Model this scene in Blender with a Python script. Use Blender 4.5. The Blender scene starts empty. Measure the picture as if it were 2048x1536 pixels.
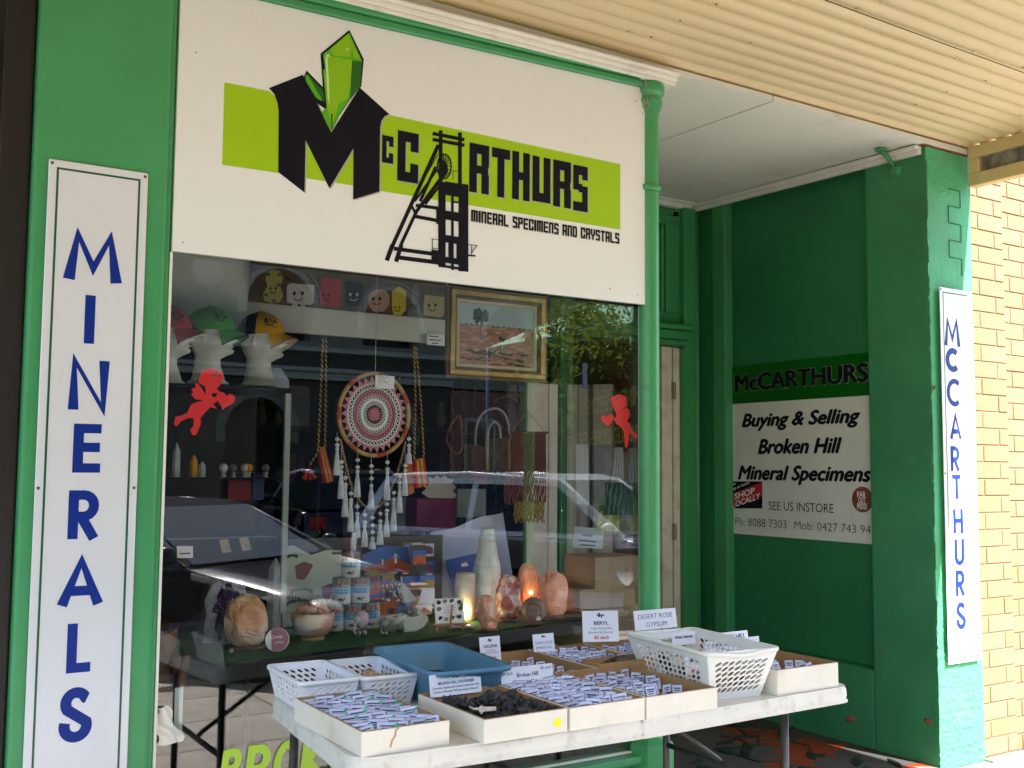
import bpy, bmesh, math, random
from mathutils import Vector, Matrix, noise
R = math.radians
sc = bpy.context.scene
col = sc.collection
random.seed(7)

# ------------------------------------------------------------------ camera
F_PX, CX, CY = 2116.67, 1024.0, 768.0
CAM = Vector((0.0, -3.25, 1.43))
AX = Vector((0.84122328, 0.04934905, 0.53843112))      # world axes seen in image axes (right, down, forward)
AY = Vector((-0.54063023, 0.06222797, 0.83895568))
AZ = Vector((0.00789619, -0.99684119, 0.0790272))
cd = bpy.data.cameras.new('camera'); cam = bpy.data.objects.new('camera', cd); col.objects.link(cam)
cd.sensor_width = 36.0; cd.lens = F_PX / 2048 * 36; cd.clip_start = 0.05; cd.clip_end = 400
right = Vector((AX.x, AY.x, AZ.x)); up = -Vector((AX.y, AY.y, AZ.y)); back = -Vector((AX.z, AY.z, AZ.z))
m = Matrix((right, up, back)).transposed().to_4x4(); m.translation = CAM
cam.matrix_world = m
sc.camera = cam

# ------------------------------------------------------------------ world, sun, exposure
SUN_L = Vector((-0.17, 0.83, -1.0)).normalized()       # the way the sunlight travels
elev = math.asin(-SUN_L.z); azim = math.atan2(-SUN_L.x, -SUN_L.y)
w = bpy.data.worlds.new('World'); sc.world = w; w.use_nodes = True
nt = w.node_tree; nt.nodes.clear()
sky = nt.nodes.new('ShaderNodeTexSky'); sky.sky_type = 'NISHITA'; sky.sun_disc = False
sky.sun_elevation = elev; sky.sun_rotation = azim; sky.air_density = 1.0; sky.dust_density = 1.0
bg = nt.nodes.new('ShaderNodeBackground'); bg.inputs['Strength'].default_value = 0.15
wo = nt.nodes.new('ShaderNodeOutputWorld')
nt.links.new(sky.outputs[0], bg.inputs[0]); nt.links.new(bg.outputs[0], wo.inputs[0])
sl = bpy.data.lights.new('sun', 'SUN'); sl.energy = 4.3; sl.angle = R(0.5); sl.color = (1.0, 0.965, 0.91)
so = bpy.data.objects.new('sun', sl); col.objects.link(so)
so.rotation_euler = (-SUN_L).to_track_quat('Z', 'Y').to_euler(); so.location = (0, -10, 20)
sc.view_settings.view_transform = 'Standard'; sc.view_settings.look = 'None'
sc.view_settings.gamma = 1.0; sc.view_settings.exposure = 2.2; sc.view_settings.use_curve_mapping = False
sc.render.engine = 'CYCLES'
sc.cycles.max_bounces = 10; sc.cycles.diffuse_bounces = 6; sc.cycles.glossy_bounces = 4
sc.cycles.transparent_max_bounces = 24; sc.cycles.transmission_bounces = 4
sc.cycles.sample_clamp_indirect = 6.0; sc.cycles.caustics_reflective = False; sc.cycles.caustics_refractive = False
sc.cycles.use_denoising = True

# ------------------------------------------------------------------ photograph rays -> points on real planes
def ray(u, v):
    c = Vector((u - CX, v - CY, F_PX))
    return Vector((AX.dot(c), AY.dot(c), AZ.dot(c)))
def aty(u, v, y):
    r = ray(u, v); return CAM + r * ((y - CAM.y) / r.y)
def atz(u, v, z):
    r = ray(u, v); return CAM + r * ((z - CAM.z) / r.z)
def atx(u, v, x):
    r = ray(u, v); return CAM + r * ((x - CAM.x) / r.x)
def mpp(p):                                             # metres per photo pixel at a point
    return (Vector(p) - CAM).dot(-back) / F_PX

# ------------------------------------------------------------------ materials
def mat(name, c, rough=0.6, var=0.0, vscale=6.0, bump=0.0, bscale=60.0, metal=0.0, spec=0.5, dirt=None, dscale=3.0, damt=0.5,
        dlo=0.5, dhi=0.7, coat=0.0, trans=0.0, sss=0.0, emit=None, estr=0.0, stretch=None, randobj=0.0, alpha=1.0):
    M = bpy.data.materials.new(name); M.use_nodes = True
    t = M.node_tree; n = t.nodes; l = t.links
    b = n['Principled BSDF']
    b.inputs['Roughness'].default_value = rough; b.inputs['Metallic'].default_value = metal
    b.inputs['Specular IOR Level'].default_value = spec
    b.inputs['Coat Weight'].default_value = coat
    b.inputs['Transmission Weight'].default_value = trans
    b.inputs['Alpha'].default_value = alpha
    if sss:
        b.inputs['Subsurface Weight'].default_value = sss; b.inputs['Subsurface Radius'].default_value = (0.05, 0.02, 0.01)
        b.inputs['Subsurface Scale'].default_value = 1.0
    if emit:
        b.inputs['Emission Color'].default_value = (*emit, 1); b.inputs['Emission Strength'].default_value = estr
    tc = n.new('ShaderNodeTexCoord'); mp = n.new('ShaderNodeMapping'); l.new(tc.outputs['Object'], mp.inputs[0])
    if stretch: mp.inputs['Scale'].default_value = stretch
    src = None
    base = n.new('ShaderNodeRGB'); base.outputs[0].default_value = (*c, 1); src = base.outputs[0]
    def nz(scale, det=4.0):
        k = n.new('ShaderNodeTexNoise'); k.inputs['Scale'].default_value = scale; k.inputs['Detail'].default_value = det
        l.new(mp.outputs[0], k.inputs['Vector']); return k
    if var:
        k = nz(vscale); mr = n.new('ShaderNodeMapRange'); mr.inputs[1].default_value = .3; mr.inputs[2].default_value = .7
        mr.inputs[3].default_value = 1 - var; mr.inputs[4].default_value = 1 + var
        l.new(k.outputs[0], mr.inputs[0])
        mx = n.new('ShaderNodeVectorMath'); mx.operation = 'SCALE'; l.new(src, mx.inputs[0]); l.new(mr.outputs[0], mx.inputs['Scale']); src = mx.outputs[0]
    if randobj:
        oi = n.new('ShaderNodeObjectInfo'); mr = n.new('ShaderNodeMapRange'); mr.inputs[3].default_value = 1 - randobj; mr.inputs[4].default_value = 1 + randobj
        l.new(oi.outputs['Random'], mr.inputs[0])
        mx = n.new('ShaderNodeVectorMath'); mx.operation = 'SCALE'; l.new(src, mx.inputs[0]); l.new(mr.outputs[0], mx.inputs['Scale']); src = mx.outputs[0]
    if dirt:
        k = nz(dscale, 8.0); mr = n.new('ShaderNodeMapRange'); mr.inputs[1].default_value = dlo; mr.inputs[2].default_value = dhi
        mr.inputs[4].default_value = damt
        l.new(k.outputs[0], mr.inputs[0])
        mx = n.new('ShaderNodeMix'); mx.data_type = 'RGBA'; l.new(mr.outputs[0], mx.inputs[0]); l.new(src, mx.inputs[6])
        mx.inputs[7].default_value = (*dirt, 1); src = mx.outputs[2]
    l.new(src, b.inputs['Base Color'])
    if bump:
        k = nz(bscale, 5.0); bp = n.new('ShaderNodeBump'); bp.inputs['Strength'].default_value = bump; bp.inputs['Distance'].default_value = 0.01
        l.new(k.outputs[0], bp.inputs['Height']); l.new(bp.outputs[0], b.inputs['Normal'])
    return M
def glass_mat(name, f0=0.045, tint=(0.985, 0.99, 0.985), rough=0.0):
    M = bpy.data.materials.new(name); M.use_nodes = True; t = M.node_tree; n = t.nodes; l = t.links; n.clear()
    o = n.new('ShaderNodeOutputMaterial'); tr = n.new('ShaderNodeBsdfTransparent'); tr.inputs[0].default_value = (*tint, 1)
    g = n.new('ShaderNodeBsdfGlossy'); g.inputs['Roughness'].default_value = rough
    lw = n.new('ShaderNodeLayerWeight'); lw.inputs[0].default_value = 0.5
    pw = n.new('ShaderNodeMath'); pw.operation = 'POWER'; pw.inputs[1].default_value = 4.0; l.new(lw.outputs['Facing'], pw.inputs[0])
    ma = n.new('ShaderNodeMath'); ma.operation = 'MULTIPLY_ADD'; ma.inputs[1].default_value = 1 - f0; ma.inputs[2].default_value = f0; l.new(pw.outputs[0], ma.inputs[0])
    mx = n.new('ShaderNodeMixShader'); l.new(ma.outputs[0], mx.inputs[0]); l.new(tr.outputs[0], mx.inputs[1]); l.new(g.outputs[0], mx.inputs[2])
    l.new(mx.outputs[0], o.inputs[0])
    # faint dust keeps the pane from looking like nothing
    return M

G = {}
G['green'] = mat('green_paint', (0.055, 0.300, 0.110), 0.55, var=.10, vscale=2.2, bump=.25, bscale=28, dirt=(.10, .12, .03), dscale=2.5, damt=.35, dlo=.52, dhi=.75)
G['green_gloss'] = mat('green_gloss_paint', (0.058, 0.320, 0.118), 0.34, var=.06, bump=.06, bscale=40, dirt=(.07, .08, .03), dscale=9, damt=.5, dlo=.66, dhi=.8)
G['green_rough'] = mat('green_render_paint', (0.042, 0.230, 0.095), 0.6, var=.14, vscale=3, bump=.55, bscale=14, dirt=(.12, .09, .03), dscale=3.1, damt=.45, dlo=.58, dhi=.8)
G['green_face'] = mat('green_front_sunlit', (.075, .40, .17), .6, var=.12, vscale=3, bump=.4, bscale=20, dirt=(.16, .20, .08), dscale=3.5, damt=.35, dlo=.56, dhi=.8)  # pier green with the sunlit brightness of its front put into the colour
G['green_wall'] = mat('green_paint_shaded', (0.025, 0.185, 0.068), 0.5, var=.12, vscale=2, bump=.3, bscale=22)  # same green paint, the shade of the entry put into the colour
G['white_paint'] = mat('white_paint', (.84, .81, .73), .45, var=.04, bump=.05, dirt=(.35, .30, .22), dscale=7, damt=.5, dlo=.62, dhi=.8)
G['soffit'] = mat('soffit_white', (.72, .72, .64), .7, var=.05, vscale=1.5, dirt=(.33, .28, .2), dscale=5, damt=.5, dlo=.62, dhi=.85)
G['sign_white'] = mat('sign_board_white', (.85, .86, .85), .28, var=.02, vscale=1.2, dirt=(.5, .46, .38), dscale=6, damt=.35, dlo=.64, dhi=.85, coat=.2)
G['enamel'] = mat('enamel_sign_white', (.74, .75, .78), .22, var=.015, dirt=(.42, .36, .28), dscale=11, damt=.6, dlo=.70, dhi=.8, coat=.3)
G['lime'] = mat('lime_print', (.36, .60, .003), .35, var=.02)
G['lime_hi'] = mat('lime_print_light', (.50, .78, .06), .35)
G['crys_mid'] = mat('crystal_print_green', (.09, .42, .008), .35)
G['crys_dark'] = mat('crystal_print_dark', (.008, .12, .006), .35)
G['black'] = mat('black_print', (.009, .008, .014), .6, spec=.12)
G['shadowgrey'] = mat('grey_print_shadow', (.42, .40, .36), .45)
G['blue'] = mat('blue_letter', (.007, .030, .25), .35, spec=.2)
G['dkgreenline'] = mat('dark_green_line', (.010, .095, .045), .3)
G['band_green'] = mat('sign_band_green', (.002, .10, .004), .35)
G['cream'] = mat('cream_corrugated_paint', (.70, .565, .33), .42, var=.05, vscale=2.5, dirt=(.30, .22, .10), dscale=10, damt=.55, dlo=.66, dhi=.82, stretch=(.4, 1, 1))
G['cream2'] = mat('cream_fascia_paint', (.66, .50, .25), .45, var=.05, dirt=(.3, .2, .1), dscale=8, damt=.5, dlo=.6, dhi=.8)
G['polycarb'] = mat('dirty_polycarbonate', (.30, .29, .25), .5, dirt=(.08, .06, .05), dscale=12, damt=.7, dlo=.45, dhi=.65)
G['brick'] = mat('tan_brick', (.275, .175, .088), .8, var=.10, vscale=9, bump=.3, bscale=90, randobj=.10, dirt=(.28, .16, .085), dscale=4, damt=.5, dlo=.5, dhi=.75)
G['mortar'] = mat('painted_mortar', (.235, .145, .08), .9, var=.1, bump=.3, bscale=80)
G['redbrick'] = mat('old_red_brick', (.30, .10, .045), .9, var=.3, vscale=30, bump=.6, bscale=60)
G['pave'] = mat('footpath_pavers', (.44, .40, .35), .85, var=.12, vscale=1.3, bump=.3, bscale=60, dirt=(.26, .22, .17), dscale=5, damt=.6, dlo=.5, dhi=.7)
G['joint'] = mat('paver_joint', (.12, .10, .08), .9)
G['asphalt'] = mat('asphalt', (.060, .058, .056), .9, var=.2, vscale=8, bump=.6, bscale=120)
G['concrete'] = mat('kerb_concrete', (.36, .34, .30), .85, var=.12, bump=.3)
G['floorgrey'] = mat('painted_floor_grey', (.20, .20, .155), .5, var=.08, vscale=4, dirt=(.12, .10, .08), dscale=7, damt=.4)
G['floorred'] = mat('floor_red_paint', (.22, .035, .014), .5, var=.1, vscale=7)
G['floorleaf'] = mat('floor_leaf_paint', (.012, .022, .015), .5, var=.1)
G['cardwhite'] = mat('white_card', (.78, .80, .90), .6)
G['cardlilac'] = mat('label_card', (.62, .65, .82), .6, randobj=.20)
G['cardedge'] = mat('label_border', (.16, .18, .30), .6)
G['ink'] = mat('label_ink', (.035, .045, .14), .6)
G['redink'] = mat('red_ink', (.55, .02, .03), .6)
G['greendot'] = mat('green_sticker', (.02, .55, .20), .5)
G['yellowdot'] = mat('yellow_sticker', (.85, .80, .02), .4)
G['carton_out'] = mat('white_box_board', (.72, .68, .60), .6, var=.05, vscale=8, dirt=(.42, .33, .20), dscale=7, damt=.5, dlo=.58, dhi=.78)
G['carton_in'] = mat('brown_cardboard', (.36, .21, .09), .8, var=.08)
G['tabletop'] = mat('white_plastic_table', (.66, .64, .58), .5, var=.06, vscale=9, dirt=(.30, .24, .18), dscale=26, damt=.38, dlo=.55, dhi=.72, bump=.08, bscale=200)
G['legmetal'] = mat('grey_leg_metal', (.075, .07, .066), .4, metal=.6, dirt=(.18, .15, .12), dscale=14, damt=.4)
G['basket'] = mat('white_plastic', (.80, .82, .88), .35, sss=.1)
G['basket_grey'] = mat('grey_white_plastic', (.76, .76, .73), .4, sss=.1)
G['tub'] = mat('blue_plastic', (.075, .215, .35), .4, var=.06, dirt=(.25, .40, .5), dscale=9, damt=.4)
G['rock_black'] = mat('black_rock', (.018, .018, .020), .38, var=.5, vscale=40, bump=1.0, bscale=70)
G['rock_tan'] = mat('mineral_chip', (.35, .27, .20), .7, var=.5, vscale=60, bump=.7, bscale=80, randobj=.4)
G['rock_white'] = mat('white_mineral', (.75, .70, .64), .5, var=.2, vscale=50)
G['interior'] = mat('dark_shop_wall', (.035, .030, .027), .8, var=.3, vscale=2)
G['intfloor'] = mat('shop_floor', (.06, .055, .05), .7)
G['blackplastic'] = mat('black_plastic', (.008, .009, .011), .5, spec=.2)
G['grass'] = mat('artificial_turf', (.02, .12, .03), .95, var=.35, vscale=60, bump=1.0, bscale=400)
G['styro'] = mat('styrofoam', (.86, .88, .82), .7, bump=.08, bscale=300)
G['capgreen'] = mat('green_cap_cloth', (.07, .42, .04), .85, bump=.2, bscale=400)
G['capyellow'] = mat('yellow_cap_cloth', (.85, .42, .01), .85, bump=.2, bscale=400)
G['capred'] = mat('red_cap_cloth', (.50, .03, .04), .85, bump=.2, bscale=400)
G['navy'] = mat('navy_cloth', (.01, .014, .022), .85)
G['grey'] = mat('grey_cloth', (.4, .4, .42), .8)
G['embro'] = mat('embroidery', (.02, .02, .025), .8)
G['cupid'] = mat('red_glitter_card', (.78, .02, .025), .45, var=.12, vscale=200, emit=None)
G['tapewhite'] = mat('frosted_tape', (.42, .50, .47), .5, var=.1)
G['wood'] = mat('orange_pine', (.42, .22, .08), .5, var=.2, vscale=20, stretch=(1, 1, .15))
G['bark'] = mat('carved_wood_bark', (.13, .055, .02), .7, var=.45, vscale=14, bump=1.0, bscale=24, stretch=(1, 1, .3))
G['darkwood'] = mat('dark_wood_base', (.10, .035, .025), .5)
G['cane'] = mat('cane_hoop', (.50, .30, .12), .6, var=.15, vscale=30)
G['ribbonred'] = mat('red_hoop_ribbon', (.42, .07, .035), .6)
G['pinkyarn'] = mat('pink_yarn', (.60, .25, .30), .9, bump=.3, bscale=500)
G['whiteyarn'] = mat('white_yarn', (.88, .90, .88), .9, bump=.4, bscale=400)
G['tassel'] = mat('white_tassel', (.66, .70, .74), .9, var=.25, vscale=260, stretch=(1, 1, .05), bump=.5, bscale=300)
G['beadwhite'] = mat('white_bead', (.72, .70, .68), .35)
G['beadwood'] = mat('wood_bead', (.42, .26, .13), .45, var=.2, vscale=60)
G['cord'] = mat('white_cord', (.5, .5, .48), .8)
G['ropegold'] = mat('gold_cord', (.62, .36, .04), .6)
G['ropeblack'] = mat('black_cord', (.02, .015, .02), .7)
G['redweave'] = mat('red_woven_cloth', (.60, .02, .015), .85, var=.2, vscale=90)
G['yelweave'] = mat('yellow_woven_cloth', (.42, .36, .03), .85, var=.2, vscale=90)
G['orange'] = mat('orange_plastic', (.75, .20, .02), .5)
G['gilt'] = mat('gilt_frame', (.50, .34, .10), .35, metal=.35, var=.25, vscale=20, bump=.2, bscale=60)
G['giltdark'] = mat('dark_gilt_frame', (.13, .08, .03), .45, metal=.4, bump=.2)
G['slip'] = mat('linen_slip', (.50, .40, .26), .8)
G['psky'] = mat('painted_sky', (.34, .44, .44), .6, var=.08, vscale=4)
G['pland'] = mat('painted_red_earth', (.33, .17, .11), .7, var=.25, vscale=30, dirt=(.50, .33, .28), dscale=30, damt=.6, dlo=.5, dhi=.65, stretch=(1, 1, 3))
G['ptree'] = mat('painted_tree', (.05, .06, .04), .7, var=.4, vscale=60)
G['pelmet'] = mat('pelmet_board', (.66, .66, .60), .7, var=.04)
G['bannerwood'] = mat('banner_timber_print', (.085, .050, .028), .6, var=.55, vscale=14, stretch=(.12, 1, 2.2))
G['salt'] = mat('salt_crystal', (.60, .29, .19), .35, var=.35, vscale=14, sss=.2, bump=.9, bscale=24, dirt=(.78, .52, .42), dscale=12, damt=.7, dlo=.5, dhi=.6)
G['salt2'] = mat('pink_salt_rock', (.42, .11, .065), .45, var=.3, vscale=16, sss=.1, bump=1.0, bscale=26, dirt=(.80, .62, .56), dscale=17, damt=.85, dlo=.48, dhi=.58)
G['saltlit'] = mat('lit_salt_crystal', (.64, .32, .22), .4, var=.4, vscale=13, sss=.25, bump=.9, bscale=18, emit=(1.0, .28, .08), estr=.015)
G['amber'] = mat('peach_selenite', (.62, .33, .17), .35, var=.18, vscale=6, sss=.3, dirt=(.80, .66, .50), dscale=6, damt=.8, dlo=.5, dhi=.6, bump=.4, bscale=14)
G['selenite'] = mat('white_selenite', (.80, .85, .82), .3, var=.2, vscale=20, sss=.3, bump=.7, bscale=30, stretch=(1, 1, .3))
G['selglow'] = mat('lit_selenite_lamp', (.70, .66, .52), .4, sss=.4, var=.1, vscale=9, bump=.2, stretch=(1, 1, .3))
G['flame'] = mat('lamp_bulb_glow', (1, .8, .4), .5, emit=(1.0, .72, .30), estr=2.2)
G['amethyst'] = mat('amethyst_druse', (.05, .025, .10), .25, var=.6, vscale=70, bump=1.0, bscale=120)
G['agate'] = mat('agate_rim', (.36, .38, .42), .5, var=.3, vscale=25, bump=.8, bscale=40)
G['quartz'] = mat('cloudy_quartz', (.62, .68, .72), .15, var=.25, vscale=16, sss=.2, bump=.3, bscale=18)
G['rosequartz'] = mat('rose_quartz', (.40, .33, .36), .12, sss=.4, var=.1)
G['ceramic'] = mat('pale_ceramic', (.62, .62, .55), .35, sss=.1)
G['stone_mix'] = mat('tumbled_stone', (.10, .14, .12), .25, var=.6, vscale=40, randobj=.7)
G['marble'] = mat('marbled_salt_bowl', (.58, .32, .22), .3, var=.15, vscale=4, dirt=(.82, .70, .58), dscale=5, damt=.9, dlo=.5, dhi=.58, stretch=(1, 1, 2.2))
G['pinkdisc'] = mat('pink_disc_print', (.36, .12, .18), .35)
G['cloth'] = mat('white_cloth', (.55, .60, .80), .8, var=.04)
G['towel'] = mat('tea_towel', (.58, .66, .56), .85, var=.05)
G['towelgreen'] = mat('towel_leaf_print', (.02, .12, .08), .8)
G['towelred'] = mat('towel_flower_print', (.25, .06, .07), .8)
G['pblue'] = mat('postcard_sky', (.03, .11, .42), .45, var=.15, vscale=30)
G['porange'] = mat('postcard_earth', (.42, .09, .02), .45, var=.3, vscale=40)
G['pdark'] = mat('postcard_dark', (.04, .035, .04), .45, var=.3, vscale=60)
G['ppurple'] = mat('purple_package', (.12, .03, .14), .4, var=.3, vscale=60)
G['pgold'] = mat('olive_package', (.22, .16, .03), .4)
G['canred'] = mat('holder_red_flower', (.55, .03, .03), .6)
G['canblue'] = mat('holder_blue_band', (.22, .48, .72), .6)
G['canphoto'] = mat('holder_photo_print', (.22, .25, .22), .6, var=.8, vscale=150)
G['canwhite'] = mat('holder_white_print', (.62, .60, .60), .6, var=.06)
G['magenta'] = mat('magenta_box', (.25, .01, .10), .5)
G['whitebox'] = mat('pale_grey_box', (.30, .32, .32), .5, var=.04)
G['star'] = mat('cream_star_card', (.60, .58, .50), .6)
G['cartonbrown'] = mat('brown_carton', (.30, .22, .13), .8, var=.06)
G['macpink'] = mat('pink_macrame', (.36, .16, .19), .9, var=.25, vscale=120, bump=.9, bscale=260)
G['macgreen'] = mat('olive_macrame', (.085, .085, .055), .9, var=.25, vscale=120, bump=.9, bscale=260)
G['macyel'] = mat('mustard_macrame', (.40, .25, .03), .9, var=.25, vscale=120, bump=.9, bscale=260)
G['macrust'] = mat('rust_macrame', (.23, .060, .030), .9, var=.3, vscale=120, bump=.9, bscale=260)
G['strapgrey'] = mat('lilac_strap', (.34, .31, .36), .8)
G['bagclear'] = mat('cloudy_plastic_bag', (.17, .20, .13), .3, var=.3, vscale=12, bump=.9, bscale=12)
G['baggreen'] = mat('dark_green_bag', (.010, .085, .045), .4, var=.3, vscale=16, bump=.9, bscale=14)
G['baglime'] = mat('olive_lime_bag', (.24, .28, .06), .5, var=.1)
G['mirrortext'] = mat('gold_window_lettering', (.55, .52, .14), .5)
_t = G['mirrortext'].node_tree; _tr = _t.nodes.new('ShaderNodeBsdfTranslucent'); _tr.inputs[0].default_value = (.55, .52, .14, 1); _mx = _t.nodes.new('ShaderNodeMixShader'); _mx.inputs[0].default_value = .6
_t.links.new(_t.nodes['Principled BSDF'].outputs[0], _mx.inputs[1]); _t.links.new(_tr.outputs[0], _mx.inputs[2]); _t.links.new(_mx.outputs[0], _t.nodes['Material Output'].inputs[0])
G['carblack'] = mat('black_car_paint', (.006, .0065, .008), .18, spec=.45)
G['carsilver'] = mat('silver_car_paint', (.50, .51, .53), .3, metal=.35, coat=1.0)
G['carwhite'] = mat('white_car_paint', (.82, .83, .85), .25, coat=.6)
G['carglass'] = mat('car_window_glass', (.004, .012, .017), .05, spec=.35)
G['tyre'] = mat('tyre_rubber', (.018, .018, .018), .8)
G['rim'] = mat('alloy_rim', (.45, .45, .46), .3, metal=.9)
G['lamp'] = mat('headlamp_plastic', (.6, .6, .6), .1)
G['tail'] = mat('tail_lamp_plastic', (.4, .01, .01), .2)
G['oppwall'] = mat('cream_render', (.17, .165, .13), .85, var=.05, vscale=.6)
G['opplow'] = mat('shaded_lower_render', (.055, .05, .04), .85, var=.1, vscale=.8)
G['opptrim'] = mat('grey_cream_trim', (.34, .33, .28), .8)
G['oppdark'] = mat('dark_arch_recess', (.03, .028, .026), .8)
G['oppbrick'] = mat('dull_red_render', (.20, .10, .07), .85, var=.1, vscale=2)
G['leaf'] = mat('tree_leaves', (.09, .11, .018), .7, var=.6, vscale=3)
_t = G['leaf'].node_tree; _tr = _t.nodes.new('ShaderNodeBsdfTranslucent'); _tr.inputs[0].default_value = (.19, .22, .025, 1); _mx = _t.nodes.new('ShaderNodeMixShader'); _mx.inputs[0].default_value = .5
_t.links.new(_t.nodes['Principled BSDF'].outputs[0], _mx.inputs[1]); _t.links.new(_tr.outputs[0], _mx.inputs[2]); _t.links.new(_mx.outputs[0], _t.nodes['Material Output'].inputs[0])
G['canopygreen'] = mat('green_canvas', (.015, .28, .13), .7)
G['doorwhite'] = mat('door_edge_cream', (.80, .75, .64), .5, dirt=(.35, .25, .2), dscale=9, damt=.4)
G['steel'] = mat('tarnished_steel', (.35, .32, .27), .35, metal=.8)
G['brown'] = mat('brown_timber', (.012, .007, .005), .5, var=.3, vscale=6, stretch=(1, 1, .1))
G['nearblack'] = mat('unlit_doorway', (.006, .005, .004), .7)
G['web'] = mat('cobweb_grey', (.42, .36, .26), .9)
G['screw'] = mat('rusty_screw', (.20, .10, .05), .6, metal=.3)
G['pane'] = glass_mat('window_glass', 0.068)
G['pane2'] = glass_mat('side_window_glass', 0.05)
G['clearbag'] = glass_mat('clear_plastic_wrap', 0.10, (.8, .8, .78), .25)
G['yellowprod'] = mat('yellow_product', (.45, .32, .03), .5)
G['blueprod'] = mat('blue_product', (.03, .05, .16), .5)
G['redprod'] = mat('red_product', (.25, .012, .02), .5)
G['greyprod'] = mat('grey_product', (.10, .10, .11), .5)
G['glassware'] = mat('glass_ornament', (.30, .36, .38), .08, trans=.5)

# ------------------------------------------------------------------ mesh builder
class MB:
    def __init__(s): s.v = []; s.f = []; s.m = []; s.sm = []
    def add(s, vs, fs, mi=0, smooth=False, M=None):
        o = len(s.v)
        s.v += [(M @ Vector(p)) if M else Vector(p) for p in vs]
        for f in fs: s.f.append([i + o for i in f]); s.m.append(mi); s.sm.append(smooth)
        return s
    def box(s, x0, x1, y0, y1, z0, z1, mi=0, M=None):
        vs = [(x0,y0,z0),(x1,y0,z0),(x1,y1,z0),(x0,y1,z0),(x0,y0,z1),(x1,y0,z1),(x1,y1,z1),(x0,y1,z1)]
        return s.add(vs, [(0,3,2,1),(4,5,6,7),(0,1,5,4),(1,2,6,5),(2,3,7,6),(3,0,4,7)], mi, False, M)
    def prism(s, pts, a, b, axis='y', mi=0, M=None, smooth=False):
        """extrude a 2-D outline: axis y -> pts are (x,z); axis z -> (x,y); axis x -> (y,z)"""
        ar = sum(pts[i][0]*pts[(i+1) % len(pts)][1] - pts[(i+1) % len(pts)][0]*pts[i][1] for i in range(len(pts)))
        if ar < 0: pts = pts[::-1]
        def P(p, t): return (p[0], t, p[1]) if axis == 'y' else ((p[0], p[1], t) if axis == 'z' else (t, p[0], p[1]))
        n = len(pts); vs = [P(p, a) for p in pts] + [P(p, b) for p in pts]
        fs = [list(range(n)), list(range(2*n-1, n-1, -1))] + [(i, i+n, (i+1) % n + n, (i+1) % n) for i in range(n)]
        if axis == 'z': fs = [f[::-1] for f in fs]
        if axis == 'x': fs = [f[::-1] for f in fs]
        return s.add(vs, fs, mi, smooth, M)
    def lathe(s, prof, c=(0,0,0), n=24, mi=0, M=None, smooth=True, sx=1, sy=1):
        vs = []; fs = []
        for r, z in prof:
            for k in range(n):
                a = 2*math.pi*k/n; vs.append((c[0]+r*math.cos(a)*sx, c[1]+r*math.sin(a)*sy, c[2]+z))
        for i in range(len(prof)-1):
            for k in range(n):
                k2 = (k+1) % n; fs.append((i*n+k, i*n+k2, (i+1)*n+k2, (i+1)*n+k))
        s.add(vs, fs, mi, smooth, M)
        o = len(prof)-1
        s.add([vs[k] for k in range(n)], [list(range(n-1, -1, -1))], mi, False, M)
        s.add([vs[o*n+k] for k in range(n)], [list(range(n))], mi, False, M)
        return s
    def tube(s, path, r, n=8, mi=0, M=None, closed=False):
        pts = [Vector(p) for p in path]; L = len(pts); vs = []; fs = []
        nrm = None
        for i, p in enumerate(pts):
            if closed: d = pts[(i+1) % L] - pts[i-1]
            else: d = pts[min(i+1, L-1)] - pts[max(i-1, 0)]
            if d.length < 1e-9: d = Vector((0, 0, 1))
            d.normalize()
            if nrm is None:
                nrm = d.orthogonal().normalized()
            nrm = (nrm - d*nrm.dot(d)); 
            if nrm.length < 1e-6: nrm = d.orthogonal()
            nrm.normalize(); b = d.cross(nrm)
            rr = r[i] if isinstance(r, (list, tuple)) else r
            for k in range(n):
                a = 2*math.pi*k/n; vs.append(p + (nrm*math.cos(a) + b*math.sin(a))*rr)
        rng = L if closed else L-1
        for i in range(rng):
            j = (i+1) % L
            for k in range(n):
                k2 = (k+1) % n; fs.append((i*n+k, i*n+k2, j*n+k2, j*n+k))
        if not closed: fs.append(list(range(n-1, -1, -1))); fs.append([ (L-1)*n+k for k in range(n)])
        return s.add(vs, fs, mi, True, M)
    def blob(s, c, r, seg=10, rings=7, mi=0, amp=0.0, fr=3.0, seed=0, M=None, smooth=True, flat=None, sq=1.0):
        """an ellipsoid with noisy surface"""
        rx, ry, rz = (r, r, r) if isinstance(r, (int, float)) else r
        vs = []; fs = []; off = Vector((seed*3.7, seed*1.3, seed*.9))
        def pt(th, ph):
            d = Vector((math.sin(th)*math.cos(ph), math.sin(th)*math.sin(ph), math.cos(th)))
            k = 1 + amp*noise.noise(d*fr + off)*2 + (amp*.55*noise.noise(d*fr*3.1 + off) + amp*.3*noise.noise(d*fr*7.3 + off) if seg > 14 else 0)
            if flat: k = min(k, 1.04)
            if sq != 1.0: d = Vector([math.copysign(abs(t_)**sq, t_) for t_ in d])
            q = Vector((d.x*rx*k, d.y*ry*k, d.z*rz*k))
            if flat is not None: q.z = max(q.z, -flat*rz)
            return q + Vector(c)
        vs.append(pt(0, 0))
        for i in range(1, rings):
            for k in range(seg): vs.append(pt(math.pi*i/rings, 2*math.pi*k/seg))
        vs.append(pt(math.pi, 0)); e = len(vs)-1
        for k in range(seg): fs.append((0, 1+k, 1+(k+1) % seg))
        for i in range(rings-2):
            for k in range(seg):
                a = 1+i*seg+k; b = 1+i*seg+(k+1) % seg; fs.append((a, a+seg, b+seg, b))
        o = 1+(rings-2)*seg
        for k in range(seg): fs.append((o+k, e, o+(k+1) % seg))
        return s.add(vs, fs, mi, smooth, M)
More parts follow.
